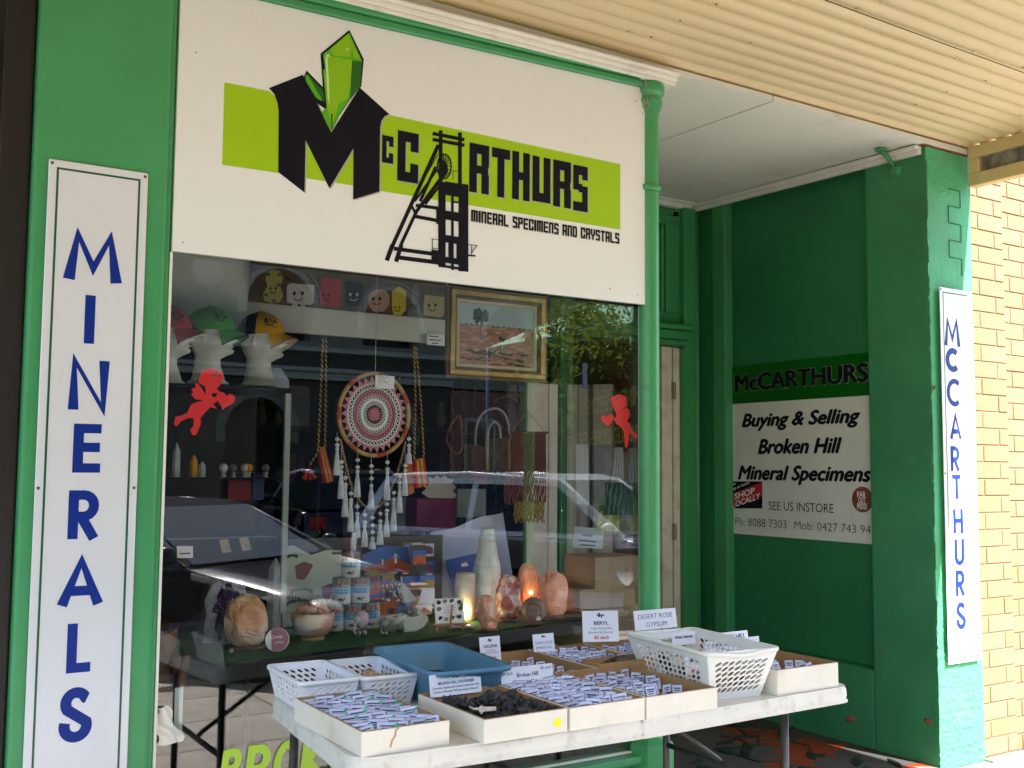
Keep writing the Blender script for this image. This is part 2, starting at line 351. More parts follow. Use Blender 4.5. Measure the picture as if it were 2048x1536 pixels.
    def grid(s, fn, nu, nv, mi=0, smooth=True, M=None, thick=None):
        vs = [fn(i/nu, j/nv) for j in range(nv+1) for i in range(nu+1)]
        fs = [(j*(nu+1)+i, j*(nu+1)+i+1, (j+1)*(nu+1)+i+1, (j+1)*(nu+1)+i) for j in range(nv) for i in range(nu)]
        s.add(vs, fs, mi, smooth, M)
        if thick:
            t = Vector(thick); vb = [Vector(p)+t for p in vs]
            s.add(vb, [f[::-1] for f in fs], mi, smooth, M)
            n = nu+1
            rim = [i for i in range(n)] + [j*n+nu for j in range(1, nv+1)] + [nv*n+i for i in range(nu-1, -1, -1)] + [j*n for j in range(nv-1, 0, -1)]
            vv = [vs[i] for i in rim] + [vb[i] for i in rim]; k = len(rim)
            s.add(vv, [(i, i+k, (i+1) % k+k, (i+1) % k) for i in range(k)], mi, False, M)
        return s
    def build(s, name, mats, parent=None, bevel=0.0, bseg=2, label=None, kind=None):
        if not isinstance(mats, (list, tuple)): mats = [mats]
        me = bpy.data.meshes.new(name)
        me.from_pydata([tuple(v) for v in s.v], [], s.f)
        for mm in mats: me.materials.append(G[mm] if isinstance(mm, str) else mm)
        me.polygons.foreach_set('material_index', s.m); me.polygons.foreach_set('use_smooth', s.sm)
        me.update()
        if bevel:
            bm = bmesh.new(); bm.from_mesh(me); bmesh.ops.remove_doubles(bm, verts=bm.verts, dist=1e-5)
            es = [e for e in bm.edges if len(e.link_faces) == 2 and e.calc_face_angle(0) > 0.5]
            bmesh.ops.bevel(bm, geom=es, offset=bevel, segments=bseg, affect='EDGES', profile=.6)
            for f in bm.faces: f.smooth = False
            bm.to_mesh(me); bm.free()
        o = bpy.data.objects.new(name, me); col.objects.link(o)
        if parent: put(o, parent)
        if label: o['label'] = label
        if kind: o['kind'] = kind
        return o
def world_of(o):
    t = Vector(o.location)
    while o.parent: o = o.parent; t += Vector(o.location)
    return t
def put(o, parent):
    """vertices are in world coordinates: cancel the parent's location"""
    o.parent = parent; o.location = -world_of(parent)
def thing(name, label, cat, loc=(0, 0, 0), group=None):
    o = bpy.data.objects.new(name, None); col.objects.link(o); o.location = loc; o.empty_display_size = .05
    o['label'] = label; o['category'] = cat
    if group: o['group'] = group
    return o
def tag(o, label, cat, group=None, kind=None):
    o['label'] = label; o['category'] = cat
    if group: o['group'] = group
    if kind: o['kind'] = kind
    return o
def structure(o): o['kind'] = 'structure'; return o
def dup(root, loc=None, rz=None, label=None, group=None, rot=None):
    r = root.copy(); col.objects.link(r)
    if loc is not None: r.location = loc
    if rz is not None: r.rotation_euler = (0, 0, rz)
    if rot is not None: r.rotation_euler = rot
    if label: r['label'] = label
    if group: r['group'] = group
    for ch in list(root.children):
        c = ch.copy(); col.objects.link(c); c.parent = r
        for g in ch.children:
            d = g.copy(); col.objects.link(d); d.parent = c
    return r

# ------------------------------------------------------------------ text as mesh
_tc = {}
def text_geo(body, bold=0.0, shear=0.0):
    key = (body, bold, shear)
    if key in _tc: return _tc[key]
    cu = bpy.data.curves.new('t', 'FONT'); cu.body = body; cu.size = 1.0; cu.offset = bold; cu.shear = shear; cu.resolution_u = 3
    o = bpy.data.objects.new('t', cu); col.objects.link(o)
    dg = bpy.context.evaluated_depsgraph_get(); me = bpy.data.meshes.new_from_object(o.evaluated_get(dg))
    vs = [v.co.copy() for v in me.vertices]; fs = [list(p.vertices) for p in me.polygons]
    bpy.data.objects.remove(o); bpy.data.meshes.remove(me); bpy.data.curves.remove(cu)
    if vs:
        x0 = min(v.x for v in vs); x1 = max(v.x for v in vs)
        vs = [Vector((v.x-x0, v.y, 0)) for v in vs]; W = x1-x0
    else: W = 1
    _tc[key] = (vs, fs, W); return _tc[key]
CAPH = 0.70
def add_text(mb, body, O, X, Y, width, cap, mi=0, bold=0.0, shear=0.0, jig=0.0):
    """baseline start O, unit directions X (reading) and Y (up), fitted to a width and a capital height"""
    vs, fs, W = text_geo(body, min(bold, 0), shear)
    O = Vector(O); X = Vector(X); Y = Vector(Y)
    kx = width/W; ky = cap/CAPH
    N = X.cross(Y).normalized(); sh = [(0, 0)] if bold <= 0 else [(0, 0), (-bold, 0), (bold, 0), (0, bold*.8), (0, -bold*.8)]
    for i, (dx, dy) in enumerate(sh):
        mb.add([O + X*((v.x+dx)*kx) + Y*((v.y+dy)*ky) + N*(.00006*i) for v in vs], fs, mi)
def rect_glyph(ch, tx=.38, ty=.20):
    L = (0, tx, 0, 1); Rr = (1-tx, 1, 0, 1); T = (0, 1, 1-ty, 1); B = (0, 1, 0, ty)
    mid = (tx, 1-tx, .42, .58); top = (tx, 1-tx, 1-ty, 1); bot = (tx, 1-tx, 0, ty)
    return {
     'C': [L, (tx,1,1-ty,1), (tx,1,0,ty), (1-tx,1,.62,1-ty), (1-tx,1,ty,.38)],
     'R': [L, top, (1-tx,1,.56,1), (tx,.96,.40,.56), (1-tx,1,0,.40)],
     'T': [T, (.5-tx/2,.5+tx/2,0,1-ty)], 'H': [L, Rr, mid], 'U': [L, Rr, bot],
     'S': [(tx,1,1-ty,1), (0,tx,.46,1), (tx,1-tx,.42,.60), (1-tx,1,0,.56), (0,1-tx,0,ty), (1-tx,1,1-ty-.1,1-ty)],
     'M': [(0,.26,0,1), (.37,.63,0,1-ty), (.74,1,0,1), (.26,.74,1-ty,1)], 'I': [(.0,1,0,1)],
     'N': [L, Rr, top], 'E': [L, (tx,1,1-ty,1), (tx,.92,.42,.58), (tx,1,0,ty)], 'A': [L, Rr, top, (tx,1-tx,.34,.50)],
     'L': [L, (tx,1,0,ty)], 'P': [L, top, (1-tx,1,.44,1), (tx,1-tx,.44,.58)], 'D': [L, (tx,.9,1-ty,1), (tx,.9,0,ty), (1-tx,1,ty*.7,1-ty*.7)],
     'Y': [(0,tx,.5,1), (1-tx,1,.5,1), (0.15,.85,.38,.5), (.5-tx/2,.5+tx/2,0,.38)],
     'B': [L, top, bot, mid, (1-tx,1,.54,.95), (1-tx,1,.05,.46), ], 'O': [L, Rr, top, bot], 'K': [L, (tx,.62,.42,.6), (1-tx,1,.6,1), (1-tx,1,0,.42)],
    }[ch]
def add_glyph(mb, ch, x0, x1, z0, z1, y, th=.0006, mi=0, tx=.38, ty=.2, slant=0.0):
    for a, b, c, d in rect_glyph(ch, tx, ty):
        A = x0+(x1-x0)*a; B = x0+(x1-x0)*b; Cc = z0+(z1-z0)*c; D = z0+(z1-z0)*d
        sh = lambda z: slant*(z-z0)
        mb.prism([(A+sh(Cc), Cc), (B+sh(Cc), Cc), (B+sh(D), D), (A+sh(D), D)], y-th, y, 'y', mi)
def ribbon(pts, w):
    """2-D stroke polyline -> list of quads with mitred joins"""
    P = [Vector(p) for p in pts]; P = [P[0]]+[P[i] for i in range(1, len(P)) if (P[i]-P[i-1]).length > 1e-5]; n = len(P); L = []; Q = []
    for i in range(n):
        d0 = (P[i]-P[i-1]).normalized() if i > 0 else None
        d1 = (P[i+1]-P[i]).normalized() if i < n-1 else None
        if d0 is None: d0 = d1
        if d1 is None: d1 = d0
        n0 = Vector((-d0.y, d0.x)); n1 = Vector((-d1.y, d1.x)); mm = (n0+n1)
        mm = mm.normalized() if mm.length > 1e-6 else n0
        k = w/2/max(mm.dot(n0), .68)
        L.append(P[i]+mm*k); Q.append(P[i]-mm*k)
    return [[tuple(L[i]), tuple(L[i+1]), tuple(Q[i+1]), tuple(Q[i])] for i in range(n-1)]
def arc(cx, cy, rx, ry, a0, a1, n=14): return [(cx+rx*math.cos(R(a0+(a1-a0)*i/n)), cy+ry*math.sin(R(a0+(a1-a0)*i/n))) for i in range(n+1)]
STK = {   # Futura-like letters, unit height, (width, strokes)
 'M': (.95, [[(.07,0),(.20,.90),(.475,.25),(.75,.90),(.88,0)]]),
 'I': (.16, [[(.08,0),(.08,1)]]),
 'N': (.72, [[(.08,0),(.08,.98),(.64,.02),(.64,1)]]),
 'E': (.52, [[(.52,.925),(.08,.925),(.08,.075),(.52,.075)], [(.10,.52),(.50,.52)]]),
 'R': (.56, [[(.08,0),(.08,.925)]+[(.28,.925)]+arc(.28,.70,.20,.225,90,-90,10)+[(.10,.475)], [(.24,.46),(.50,0)]]),
 'A': (.80, [[(.06,0),(.40,.90),(.74,0)], [(.16,.29),(.64,.29)]]),
 'L': (.46, [[(.08,1),(.08,.075),(.46,.075)]]),
 'S': (.56, [[(.47,.80)]+arc(.28,.72,.19,.205,25,215,12)+arc(.28,.285,.205,.21,50,-200,16)[2:]]),
 'C': (.80, [arc(.46,.5,.40,.425,48,312,22)]),
 'c': (.60, [arc(.34,.35,.28,.29,48,312,18)]),
 'T': (.56, [[(.0,.925),(.56,.925)], [(.28,.90),(.28,0)]]),
 'H': (.64, [[(.08,0),(.08,1)], [(.56,0),(.56,1)], [(.10,.52),(.55,.52)]]),
 'U': (.60, [[(.08,1),(.08,.36)]+arc(.30,.30,.22,.225,180,360,12)+[(.52,.36),(.52,1)]]),
 'B': (.56, [[(.08,0),(.08,1)], [(.08,.925),(.26,.925)]+arc(.26,.74,.18,.185,90,-90,8)+[(.10,.555)], [(.26,.53)]+arc(.28,.305,.20,.23,90,-90,8)+[(.08,.075)]]),
 'O': (.62, [arc(.31,.5,.24,.43,0,360,24)]),
 'K': (.58, [[(.08,0),(.08,1)], [(.54,1),(.13,.5),(.55,0)]]),
}
def add_stroke_letter(mb, ch, x0, z0, h, y, wt=.15, th=.001, mi=0, sx=1.0, slant=0.0):
    wd, st = STK[ch]; k = 0
    for s_ in st:
        for q in ribbon(s_, wt):
            k += 1
            mb.prism([(x0+(p[0]*sx+slant*p[1])*h, z0+p[1]*h) for p in q], y-th-.00008*(k % 7), y, 'y', mi)
    return wd*sx*h

ORD = ['first', 'second', 'third', 'fourth', 'fifth', 'sixth', 'seventh', 'eighth', 'ninth', 'tenth']

# ================================================================== SETTING
ZF = 3.10                                               # underside of the verandah roof
pv = MB(); pv.box(-14, 26, -4.0, -.30, -.12, -.006); structure(pv.build('footpath', 'joint'))
fp = bpy.data.objects['footpath']
# paving units, shared meshes, laid in rows as far as they can be told apart
slab = MB(); slab.box(-.296, .296, -.296, .296, -.02, .002); slab0 = slab.build('paver', 'pave', fp, bevel=.004, bseg=1)
first = True
for i in range(20):
    for j in range(6):
        o = slab0 if first else slab0.copy()
        if not first: col.objects.link(o)
        first = False; o.location = (-1.6 + i*.6, -.62 - j*.6, 0)
mb = MB(); mb.box(-14, 26, -.30, 0.0, -.12, 0.0); structure(mb.build('threshold_kerb', 'concrete', bevel=.006))
mb = MB(); mb.box(-14, 26, -4.16, -4.002, -.30, .002); structure(mb.build('kerb', 'concrete', bevel=.02))
mb = MB(); mb.box(-60, 80, -60, -4.162, -.5, -.17); structure(mb.build('road', 'asphalt'))
mb = MB(); mb.box(-60, 80, -19.5, -17.0, -.16, -.03); structure(mb.build('far_footpath', 'concrete'))
mb = MB(); mb.box(-60, 80, -4.0, 60, -2, -.55); structure(mb.build('ground', 'intfloor'))

# ------------------------------------------------------------------ the shop building
shop = thing('shop_building', 'green painted shop front with white signboard, big display window and recessed corner entry', 'building', (2.6, 0, 0))
mb = MB(); mb.box(.446, .826, -.012, .30, 0, 3.09); mb.build('pillar', 'green_gloss', shop, bevel=.012)
mb = MB(); mb.box(.822, .841, .0, .26, 0, 3.09); mb.build('window_jamb', 'green_gloss', shop, bevel=.004, bseg=1)
mb = MB()
x0, x1 = .846, 2.705
mb.prism([(x0, 2.930), (x1, 2.973), (x1, 2.998), (x0, 2.955)], -.020, .06, 'y')
mb.prism([(x0, 2.956), (x1, 3.001), (x1, 3.014), (x0, 2.982)], -.034, .06, 'y')
mb.build('beam', 'green_gloss', shop, bevel=.003, bseg=1)
mb = MB()
for (d0, d1, yy) in ((.026, .040, -.040), (.041, .058, -.052), (.059, .070, -.072)):
    mb.prism([(x0, 2.956+d0), (2.85, 2.976+d0), (2.85, 2.976+d1), (x0, 2.956+d1)], yy, .06, 'y')
mb.build('cornice', 'white_paint', shop, bevel=.002, bseg=1)
# signboard backing wall above the window, riser below it
mb = MB(); mb.box(.844, 2.713, .012, .10, 2.10, 3.05); mb.box(.844, 2.713, .086, .10, 3.051, 3.20); mb.build('spandrel', 'green_gloss', shop)  # thin upper strip added to block sun leaking in above the board
mb = MB(); mb.box(-4.0, 4.90, -.05, .34, 3.124, 3.20); mb.build('sun_leak_strip', 'cream', shop)  # unseen strip added to keep sun from leaking in over the soffit
mb = MB(); mb.box(.846, 2.70, .02, .10, 0.0, .30); mb.box(.846, 2.70, -.03, .10, .302, .335); mb.box(.846, 2.70, .0, .10, .255, .28)
mb.box(.846, 2.70, -.012, .018, .0, .10); mb.build('stall_riser', 'green_gloss', shop, bevel=.008)
# glass with white bead
mb = MB(); mb.box(.846, 2.715, .030, .036, .336, 2.098); pane = mb.build('window_pane', 'pane', shop)
mb = MB(); mb.box(.842, .850, -.001, .029, .34, 2.08); mb.box(2.706, 2.712, .012, .029, .34, 2.08)
mb.box(.852, 2.70, .014, .029, .337, .345); mb.build('glazing_bead', 'white_paint', shop)
# lime lettering on the glass, low down
mb = MB(); xx = 1.012
gl = [('B', 1.00), ('R', 1.165), ('O', 1.325), ('K', 1.50), ('E', 1.675), ('N', 1.83)]
def glassx(px): return aty(px, 1500, .028).x
xs = [glassx(v) for v in (447, 497, 553, 608, 668, 716)]; zb_t = aty(500, 1493, .03).z; LH = .135
for k, (ch, _) in enumerate(gl):
    mb = MB(); add_stroke_letter(mb, ch, xs[k]-.014, zb_t-LH, LH, .0285, wt=.19, th=.0008, sx=.80*(xs[k+1]-xs[k] if k < 5 else .07)/(STK[ch][0]*LH), slant=.12); mb.build('glass_letter', 'lime_hi', shop, label='lime green capital %s of BROKEN low on the window glass' % ch)
mb = MB(); mb.box(.91, .935, .0375, .0385, .60, .76); mb.build('tape_strip', 'tapewhite', shop)
# silicone rag at bottom left corner of the glass
mb = MB(); mb.grid(lambda a, b: Vector((.853+.085*a*(1-b*.6)+.01*math.sin(9*b), .026-.012*math.sin(5*a+7*b), .60+.11*b)), 6, 8, thick=(0, -.003, 0)); mb.build('sealant', 'white_paint', shop)

# cast iron corner post
px_, py_ = 2.748, .016
mb = MB()
mb.lathe([(.044, .40), (.043, 2.55)], (px_, py_, 0), 28)
mb.lathe([(.044, 2.552), (.052, 2.556), (.053, 2.572), (.044, 2.580)], (px_, py_, 0), 28)
mb.lathe([(.042, 2.575), (.0415, 2.86), (.043, 2.875), (.052, 2.895), (.057, 2.915), (.058, 2.928), (.054, 2.940), (.053, 2.946), (.062, 2.952), (.067, 2.966), (.0675, 2.984), (.064, 2.996), (.055, 3.0)], (px_, py_, 0), 28)
post = mb.build('corner_post', 'green_gloss', shop)
mb = MB(); mb.lathe([(.094, .0), (.094, .365), (.088, .375), (.060, .39), (.046, .412)], (px_, py_, 0), 8, smooth=False); mb.build('post_plinth', 'green_gloss', shop, bevel=.004)
mb = MB()
for k in range(26):
    a = random.uniform(0, 6.28); p = Vector((px_-.05+random.uniform(-.012, .014), py_-.05+random.uniform(-.01, .01), 2.93+random.uniform(-.06, .05)))
    mb.tube([p, p+Vector((random.uniform(-.03, .03), random.uniform(-.02, .01), random.uniform(-.04, .04)))], .0012, 3)
mb.build('mud_nest', 'web', shop, kind='stuff')

# return window from the post back to the door, with mirrored-through-glass lettering on its outer face
RX = lambda y: 2.79 + (3.50-2.79)*(y-.1)/1.6            # splayed line of the return glass
mb = MB(); mb.prism([(RX(.09), .09), (RX(1.62), 1.62), (RX(1.62)-.006, 1.622), (RX(.09)-.006, .092)], .46, 2.60, 'z'); mb.build('return_pane', 'pane2', shop)
mb = MB(); mb.prism([(RX(.09)+.02, .09), (RX(1.62)+.02, 1.62), (RX(1.62)-.05, 1.63), (RX(.09)-.05, .10)], .03, .455, 'z'); mb.build('return_riser', 'green_gloss', shop, bevel=.004, bseg=1); mb = MB()
mb.prism([(RX(.09)+.02, .09), (RX(1.62)+.02, 1.62), (RX(1.62)-.05, 1.63), (RX(.09)-.05, .10)], 2.605, 3.04, 'z'); mb.build('return_head', 'green_gloss', shop, bevel=.004, bseg=1)
d = Vector((RX(1.62)-RX(.09), 1.53, 0)).normalized(); nrm = Vector((d.y, -d.x, 0))
mb = MB()
def ret(t): return Vector((RX(.09), .09, 0)) + d*t + nrm*.004
add_text(mb, 'MINERAL SPECIMENS', ret(.08)+Vector((0, 0, 1.70)), d, (0, 0, 1), 1.15, .080, bold=.02)
add_text(mb, 'TUMBLED STONES · JEWELLERY', ret(.06)+Vector((0, 0, 1.545)), d, (0, 0, 1), 1.55, .072, bold=.02)
mb.build('side_lettering', 'mirrortext', shop, label='old gold capitals on the return window reading MINERAL SPECIMENS')
# inner post and door wall
mb = MB(); mb.box(3.455, 3.545, 1.62, 1.74, .0, 3.05); mb.build('inner_post', 'green_gloss', shop, bevel=.01)
mb = MB(); mb.box(3.30, 3.355, 1.60, 1.66, .0, 1.9); mb.box(3.36, 3.42, 1.60, 1.67, 0, 1.9); mb.build('inner_architrave', 'white_paint', shop, bevel=.006)
DY = 1.70
mb = MB()
mb.box(4.40, 4.50, DY-.06, DY+.06, .0, 3.06); mb.box(4.345, 4.398, DY-.02, DY+.05, 2.19, 3.04); mb.box(3.56, 4.398, DY-.02, DY+.05, 3.0, 3.04)
mb.build('door_frame', 'green_gloss', shop, bevel=.006)
mb = MB()
for (a, b, yy) in ((2.185, 2.215, -.10), (2.217, 2.27, -.13), (2.272, 2.30, -.16), (2.302, 2.315, -.12)):
    mb.box(3.56, 4.392-.01*(b-2.2), DY+yy, DY+.05, a, b)
mb.build('transom_rail', 'green_gloss', shop, bevel=.005, bseg=1)
mb = MB(); mb.box(3.56, 4.34, DY-.045, DY, 2.325, 2.39); mb.box(4.27, 4.34, DY-.045, DY, 2.392, 2.998); mb.box(3.56, 4.268, DY-.045, DY, 2.94, 2.998)
mb.box(4.245, 4.268, DY-.03, DY, 2.392, 2.938); tl = mb.build('transom_light', 'green_gloss', shop, bevel=.004, bseg=1)
mb = MB(); mb.box(3.56, 4.24, DY-.012, DY-.006, 2.393, 2.937); mb.build('transom_pane', 'pane2', tl)
# white door standing open inward, its hinge edge towards us
mb = MB(); mb.box(4.245, 4.325, DY-.03, DY+.03, .03, 2.18); mb.box(4.345, 4.396, DY-.02, DY+.03, .03, 2.18); dr = mb.build('door', 'doorwhite', shop, bevel=.004)
for zz in (1.86, 1.0, .35):
    mb = MB(); mb.box(4.318, 4.352, DY-.036, DY-.031, zz, zz+.10); mb.lathe([(.006, zz), (.006, zz+.10)], (4.335, DY-.04, 0), 8); mb.build('hinge', 'steel', dr)
mb = MB(); mb.box(4.20, 4.235, DY+.02, DY+.5, .03, 2.15); mb.build('fly_strip', 'redprod', shop)

# right-hand side wall of the entry
WX = 4.53
mb = MB()
mb.prism([(0, 0), (.372, 0), (.372, .36)], .0, .0001, 'x') if False else None
mb.box(WX, 4.884, 0.0, .372, 0, 3.055); side = mb.build('side_pier', 'green_rough', shop, bevel=.010)
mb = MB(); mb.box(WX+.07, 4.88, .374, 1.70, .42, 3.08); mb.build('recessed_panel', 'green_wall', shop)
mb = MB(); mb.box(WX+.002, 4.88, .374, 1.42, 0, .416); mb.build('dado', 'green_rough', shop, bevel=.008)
mb = MB(); mb.box(WX, 4.599, 1.42, 1.53, 0, 3.07); mb.build('pilaster', 'green', shop, bevel=.01)
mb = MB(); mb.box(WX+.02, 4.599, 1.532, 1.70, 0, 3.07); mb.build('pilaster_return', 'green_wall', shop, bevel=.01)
mb = MB(); mb.tube([(4.522, 1.66, .02), (4.522, 1.66, 3.06)], .016, 10); mb.build('corner_conduit', 'green_gloss', shop)
# bare brick strip and peeled patches at the head of the pier
mb = MB(); mb.box(4.515, 4.86, -.004, .05, 3.057, 3.098); mb.build('brick_head', 'redbrick', shop, bevel=.004, bseg=1)
mb = MB()
for (a, b) in ((1510, 1430), (1690, 1440)): pass
for (u, v, s) in ((1702, 1437, .016), (1697, 1440, .010), (1856, 1442, .012)):
    p = atx(u, v, WX-.001); mb.blob(p, (.002, s*1.8, s), 9, 6, amp=.35, seed=u)
mb.build('chipped_patch', 'redbrick', shop)
# keyed brick joints showing through the paint on the front of the pier
mb = MB(); zz = 2.86; xx = [4.70, 4.80]; k = 0
path = []
while zz > 2.42:
    path += [(xx[k % 2], -.0045, zz), (xx[(k+1) % 2], -.0045, zz)]; k += 1; zz -= .088
    path.append((xx[k % 2], -.0045, zz))
mb.tube(path, .0022, 4); mb.build('joint_crack', mat('dark_green_crack', (.025, .16, .065), .8), shop)
# rough flaking plaster bottom of the pier front
mb = MB()
def pierf(a, b):
    x = 4.5285+.357*a; z = 3.05*b; lo = max(0, 1-z/1.1)
    h = .0022*noise.noise(Vector((x*9, z*9, 0)))+(.0012+.0042*lo)*abs(noise.noise(Vector((x*24, z*34, 3))))*2
    h += .0022*lo*(1 if abs((z/.086) % 1-.5) < .42 else 0)
    return Vector((x+(.004*noise.noise(Vector((0, z*30, 5))) if a in (0, 1) else 0), -.0012-abs(h), z))
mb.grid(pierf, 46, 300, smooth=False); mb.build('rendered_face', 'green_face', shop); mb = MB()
for k in range(60):
    z = random.uniform(0, 3.0); mb.blob((WX+.001, -.002, z), (.004, .005, random.uniform(.01, .05)), 6, 5, amp=.5, seed=k+40)
mb.build('flaking_render', 'green_rough', shop, kind='stuff')
mb = MB(); p = aty(1858, 775, 0); mb.blob((4.545, -.008, p.z), .009, 8, 6, amp=.3); mb.build('wall_plug', 'screw', shop)

# soffit over the entry and its cornice
so_ = MB()
S = [(.84, -.02, 3.094), (3.436, -.02, 3.098), (3.436, 1.76, 3.110), (2.86, 1.76, 3.108), (.84, .0, 3.094)]
so_.add([(.5, -.018, 3.056), (3.432, -.018, 3.060), (3.432, 1.76, 3.098), (2.6, 1.76, 3.095), (2.6, .08, 3.062), (.5, .08, 3.058),
         (.5, -.018, 3.085), (3.432, -.018, 3.085), (3.432, 1.76, 3.12), (2.6, 1.76, 3.12), (2.6, .08, 3.09), (.5, .08, 3.09)],
        [(0,1,4,5), (1,2,3,4), (6,11,10,7), (7,10,9,8), (0,6,7,1), (1,7,8,2), (2,8,9,3), (3,9,10,4), (4,10,11,5), (5,11,6,0)])
so_.build('soffit', 'soffit', shop)
mb = MB()
mb.add([(3.440, -.018, 3.059), (WX+.34, -.018, 3.063), (WX+.34, 1.76, 3.099), (3.440, 1.76, 3.097),
        (3.440, -.018, 3.085), (WX+.34, -.018, 3.085), (WX+.34, 1.76, 3.12), (3.440, 1.76, 3.12)],
       [(0,1,2,3), (4,7,6,5), (0,4,5,1), (1,5,6,2), (2,6,7,3), (3,7,4,0)])
mb.build('soffit_sheet', 'soffit', shop)
mb = MB()
def cor(x, z0, z1, y0, y1, dz=.04):
    mb.add([(x, y0, z0), (x, y1, z0+dz), (x, y1, z1+dz), (x, y0, z1), (WX-.001, y0, z0), (WX-.001, y1, z0+dz), (WX-.001, y1, z1+dz), (WX-.001, y0, z1)],
           [(0,3,2,1), (4,5,6,7), (0,1,5,4), (3,7,6,2), (0,4,7,3), (1,2,6,5)])
cor(WX-.030, 3.012, 3.034, .02, 1.70); cor(WX-.05, 3.035, 3.055, .02, 1.70)
mb.box(3.56, WX-.05, DY-.05, DY-.001, 3.055, 3.085); mb.box(3.56, WX-.05, DY-.08, DY-.001, 3.086, 3.096)
mb.build('recess_cornice', 'white_paint', shop, bevel=.002, bseg=1)

# old green light fitting hanging in cobwebs
lf = thing('light_fitting', 'small green hexagonal light fitting on an angled arm under the white soffit, with cobwebs', 'light fitting', (4.32, .18, 3.06))
a_ = atz(1762, 300, 3.055); b_ = a_ + (aty(1790, 335, a_.y-.02)-a_)
b_ = aty(1790, 336, a_.y)
mb = MB(); mb.tube([a_, (a_+b_)/2+Vector((0, 0, .006)), b_], .010, 8); mb.lathe([(.03, -.006), (.03, .004)], a_, 12); mb.build('arm', 'green_gloss', lf)
mb = MB(); dv = (b_-a_).normalized(); rot = dv.to_track_quat('Z', 'Y').to_matrix().to_4x4(); rot.translation = b_
mb.lathe([(.012, -.01), (.036, .0), (.038, .045), (.030, .052)], (0, 0, 0), 6, smooth=False, M=rot); mb.build('lamp_head', 'green_gloss', lf)
mb = MB()
for k in range(30):
    p = a_.lerp(b_, random.random()); q = p+Vector((random.uniform(.0, .13), random.uniform(-.05, .12), random.uniform(-.035, .03)))
    mb.tube([p, (p+q)/2+Vector((0, 0, -.008)), q], .0007, 3)
mb.build('cobweb', 'web', lf, kind='stuff')

# ------------------------------------------------------------------ the big signboard
board = thing('signboard', 'large white signboard above the window with lime band, black headframe and green crystals', 'sign', (1.78, 0, 2.084))
mb = MB(); mb.prism([(.846, 2.082), (2.711, 2.085), (2.711, 2.972), (.846, 2.928)], -.006, .008, 'y'); mb.build('board', 'sign_white', board)
YB = -.0062
def pa(pts, sc_, ox, oy, y=YB): return [(aty(ox+p[0]/sc_, oy+p[1]/sc_, y).x, aty(ox+p[0]/sc_, oy+p[1]/sc_, y).z) for p in pts]
def A1(pts): return pa(pts, 2.156, 400, 0)
def B1(pts): return pa(pts, 4.8, 740, 240)
def C1(pts): return pa(pts, 5.121, 870, 250)
def D1(pts): return pa(pts, 5.12, 480, 0)
def flat(mb, pts, lay, mi=0, y=YB): mb.prism(pts, y-.0005-.0007*lay, y+.0004, 'y', mi)
mb = MB()
bz1 = aty(444, 164, YB); bz2 = aty(1240.5, 459, YB)
zt = (aty(448.7, 164.7, YB).z+aty(1240.5, 328.4, YB).z)/2
flat(mb, A1([(105, 355), (295, 392), (325, 415), (340, 450), (338, 746), (95, 710)]), 0)
flat(mb, A1([(450, 768), (450, 600), (480, 560), (662, 560), (662, 800)]), 0)
flat(mb, A1([(772, 822), (776, 545), (782, 520), (800, 505), (825, 498), (1812, 708), (1812, 990), (770, 822)]), 0)
mb.build('lime_band', 'lime', board)
# grey drop shadows
mb = MB(); Mout = [(297, 380), (442, 323), (453, 338), (565, 572), (688, 378), (815, 492), (796, 502), (781, 522), (776, 550), (773, 826), (660, 860), (661, 640), (558, 812), (455, 605), (450, 830), (337, 742), (339, 480), (334, 445), (320, 405)]
flat(mb, A1([(x+6, y+4) for x, y in Mout]), .5); mb.build('print_shadow', 'shadowgrey', board)
mb = MB(); flat(mb, A1(Mout), 1); mb.build('big_letter', 'black', board, label='huge black letter M split by green crystals')
mb = MB()
flat(mb, D1([(1118, 308), (824, 550), (858, 1024), (905, 1180), (1000, 1100), (1125, 1024), (1215, 905), (1240, 890), (1266, 608)]), 1.6)
flat(mb, A1([(524, 240), (540, 470), (568, 562), (600, 500), (640, 440), (688, 378)]), 1.55)
flat(mb, D1([(680, 722), (655, 790), (665, 830), (790, 1060), (880, 1120), (858, 905)]), 1.5)
mb.build('crystal_outline', 'black', board)
mb = MB()
flat(mb, D1([(1116, 335), (848, 560), (868, 700), (885, 1024), (905, 1100), (1000, 1070), (1120, 1020), (1210, 905), (1230, 880), (1245, 620)]), 2.4)
flat(mb, A1([(530, 300), (545, 465), (567, 556), (610, 480), (640, 435), (680, 378), (640, 300)]), 2.35)
flat(mb, D1([(680, 760), (668, 800), (672, 830), (775, 1000), (840, 1040), (800, 900)]), 2.3)
flat(mb, A1([(548, 460), (524, 486), (548, 540), (564, 566), (572, 540), (572, 490)]), 3.0)
mb.build('crystal', 'crys_mid', board)
mb = MB()
flat(mb, D1([(880, 575), (1145, 615), (1130, 900), (1100, 1010), (960, 1090), (915, 1095), (890, 800)]), 3.2)
flat(mb, D1([(1105, 350), (925, 505), (950, 570), (1120, 585), (1150, 470)]), 3.2)
flat(mb, A1([(535, 320), (620, 360), (585, 490), (566, 545), (548, 465)]), 3.1)
flat(mb, D1([(1130, 400), (1160, 590), (1225, 605)]), 3.2)
mb.build('crystal_facet', mat('crystal_print_lime', (.25, .52, .004), .35), board)
mb = MB()
flat(mb, D1([(1145, 622), (1243, 632), (1230, 880), (1205, 905), (1125, 1010), (1133, 800)]), 3.4)
flat(mb, D1([(690, 760), (800, 880), (848, 920), (865, 1050), (800, 960)]), 3.1)
flat(mb, A1([(563, 492), (571, 490), (569, 545), (564, 560)]), 3.8)
mb.build('crystal_shade', 'crys_dark', board)
mb = MB()
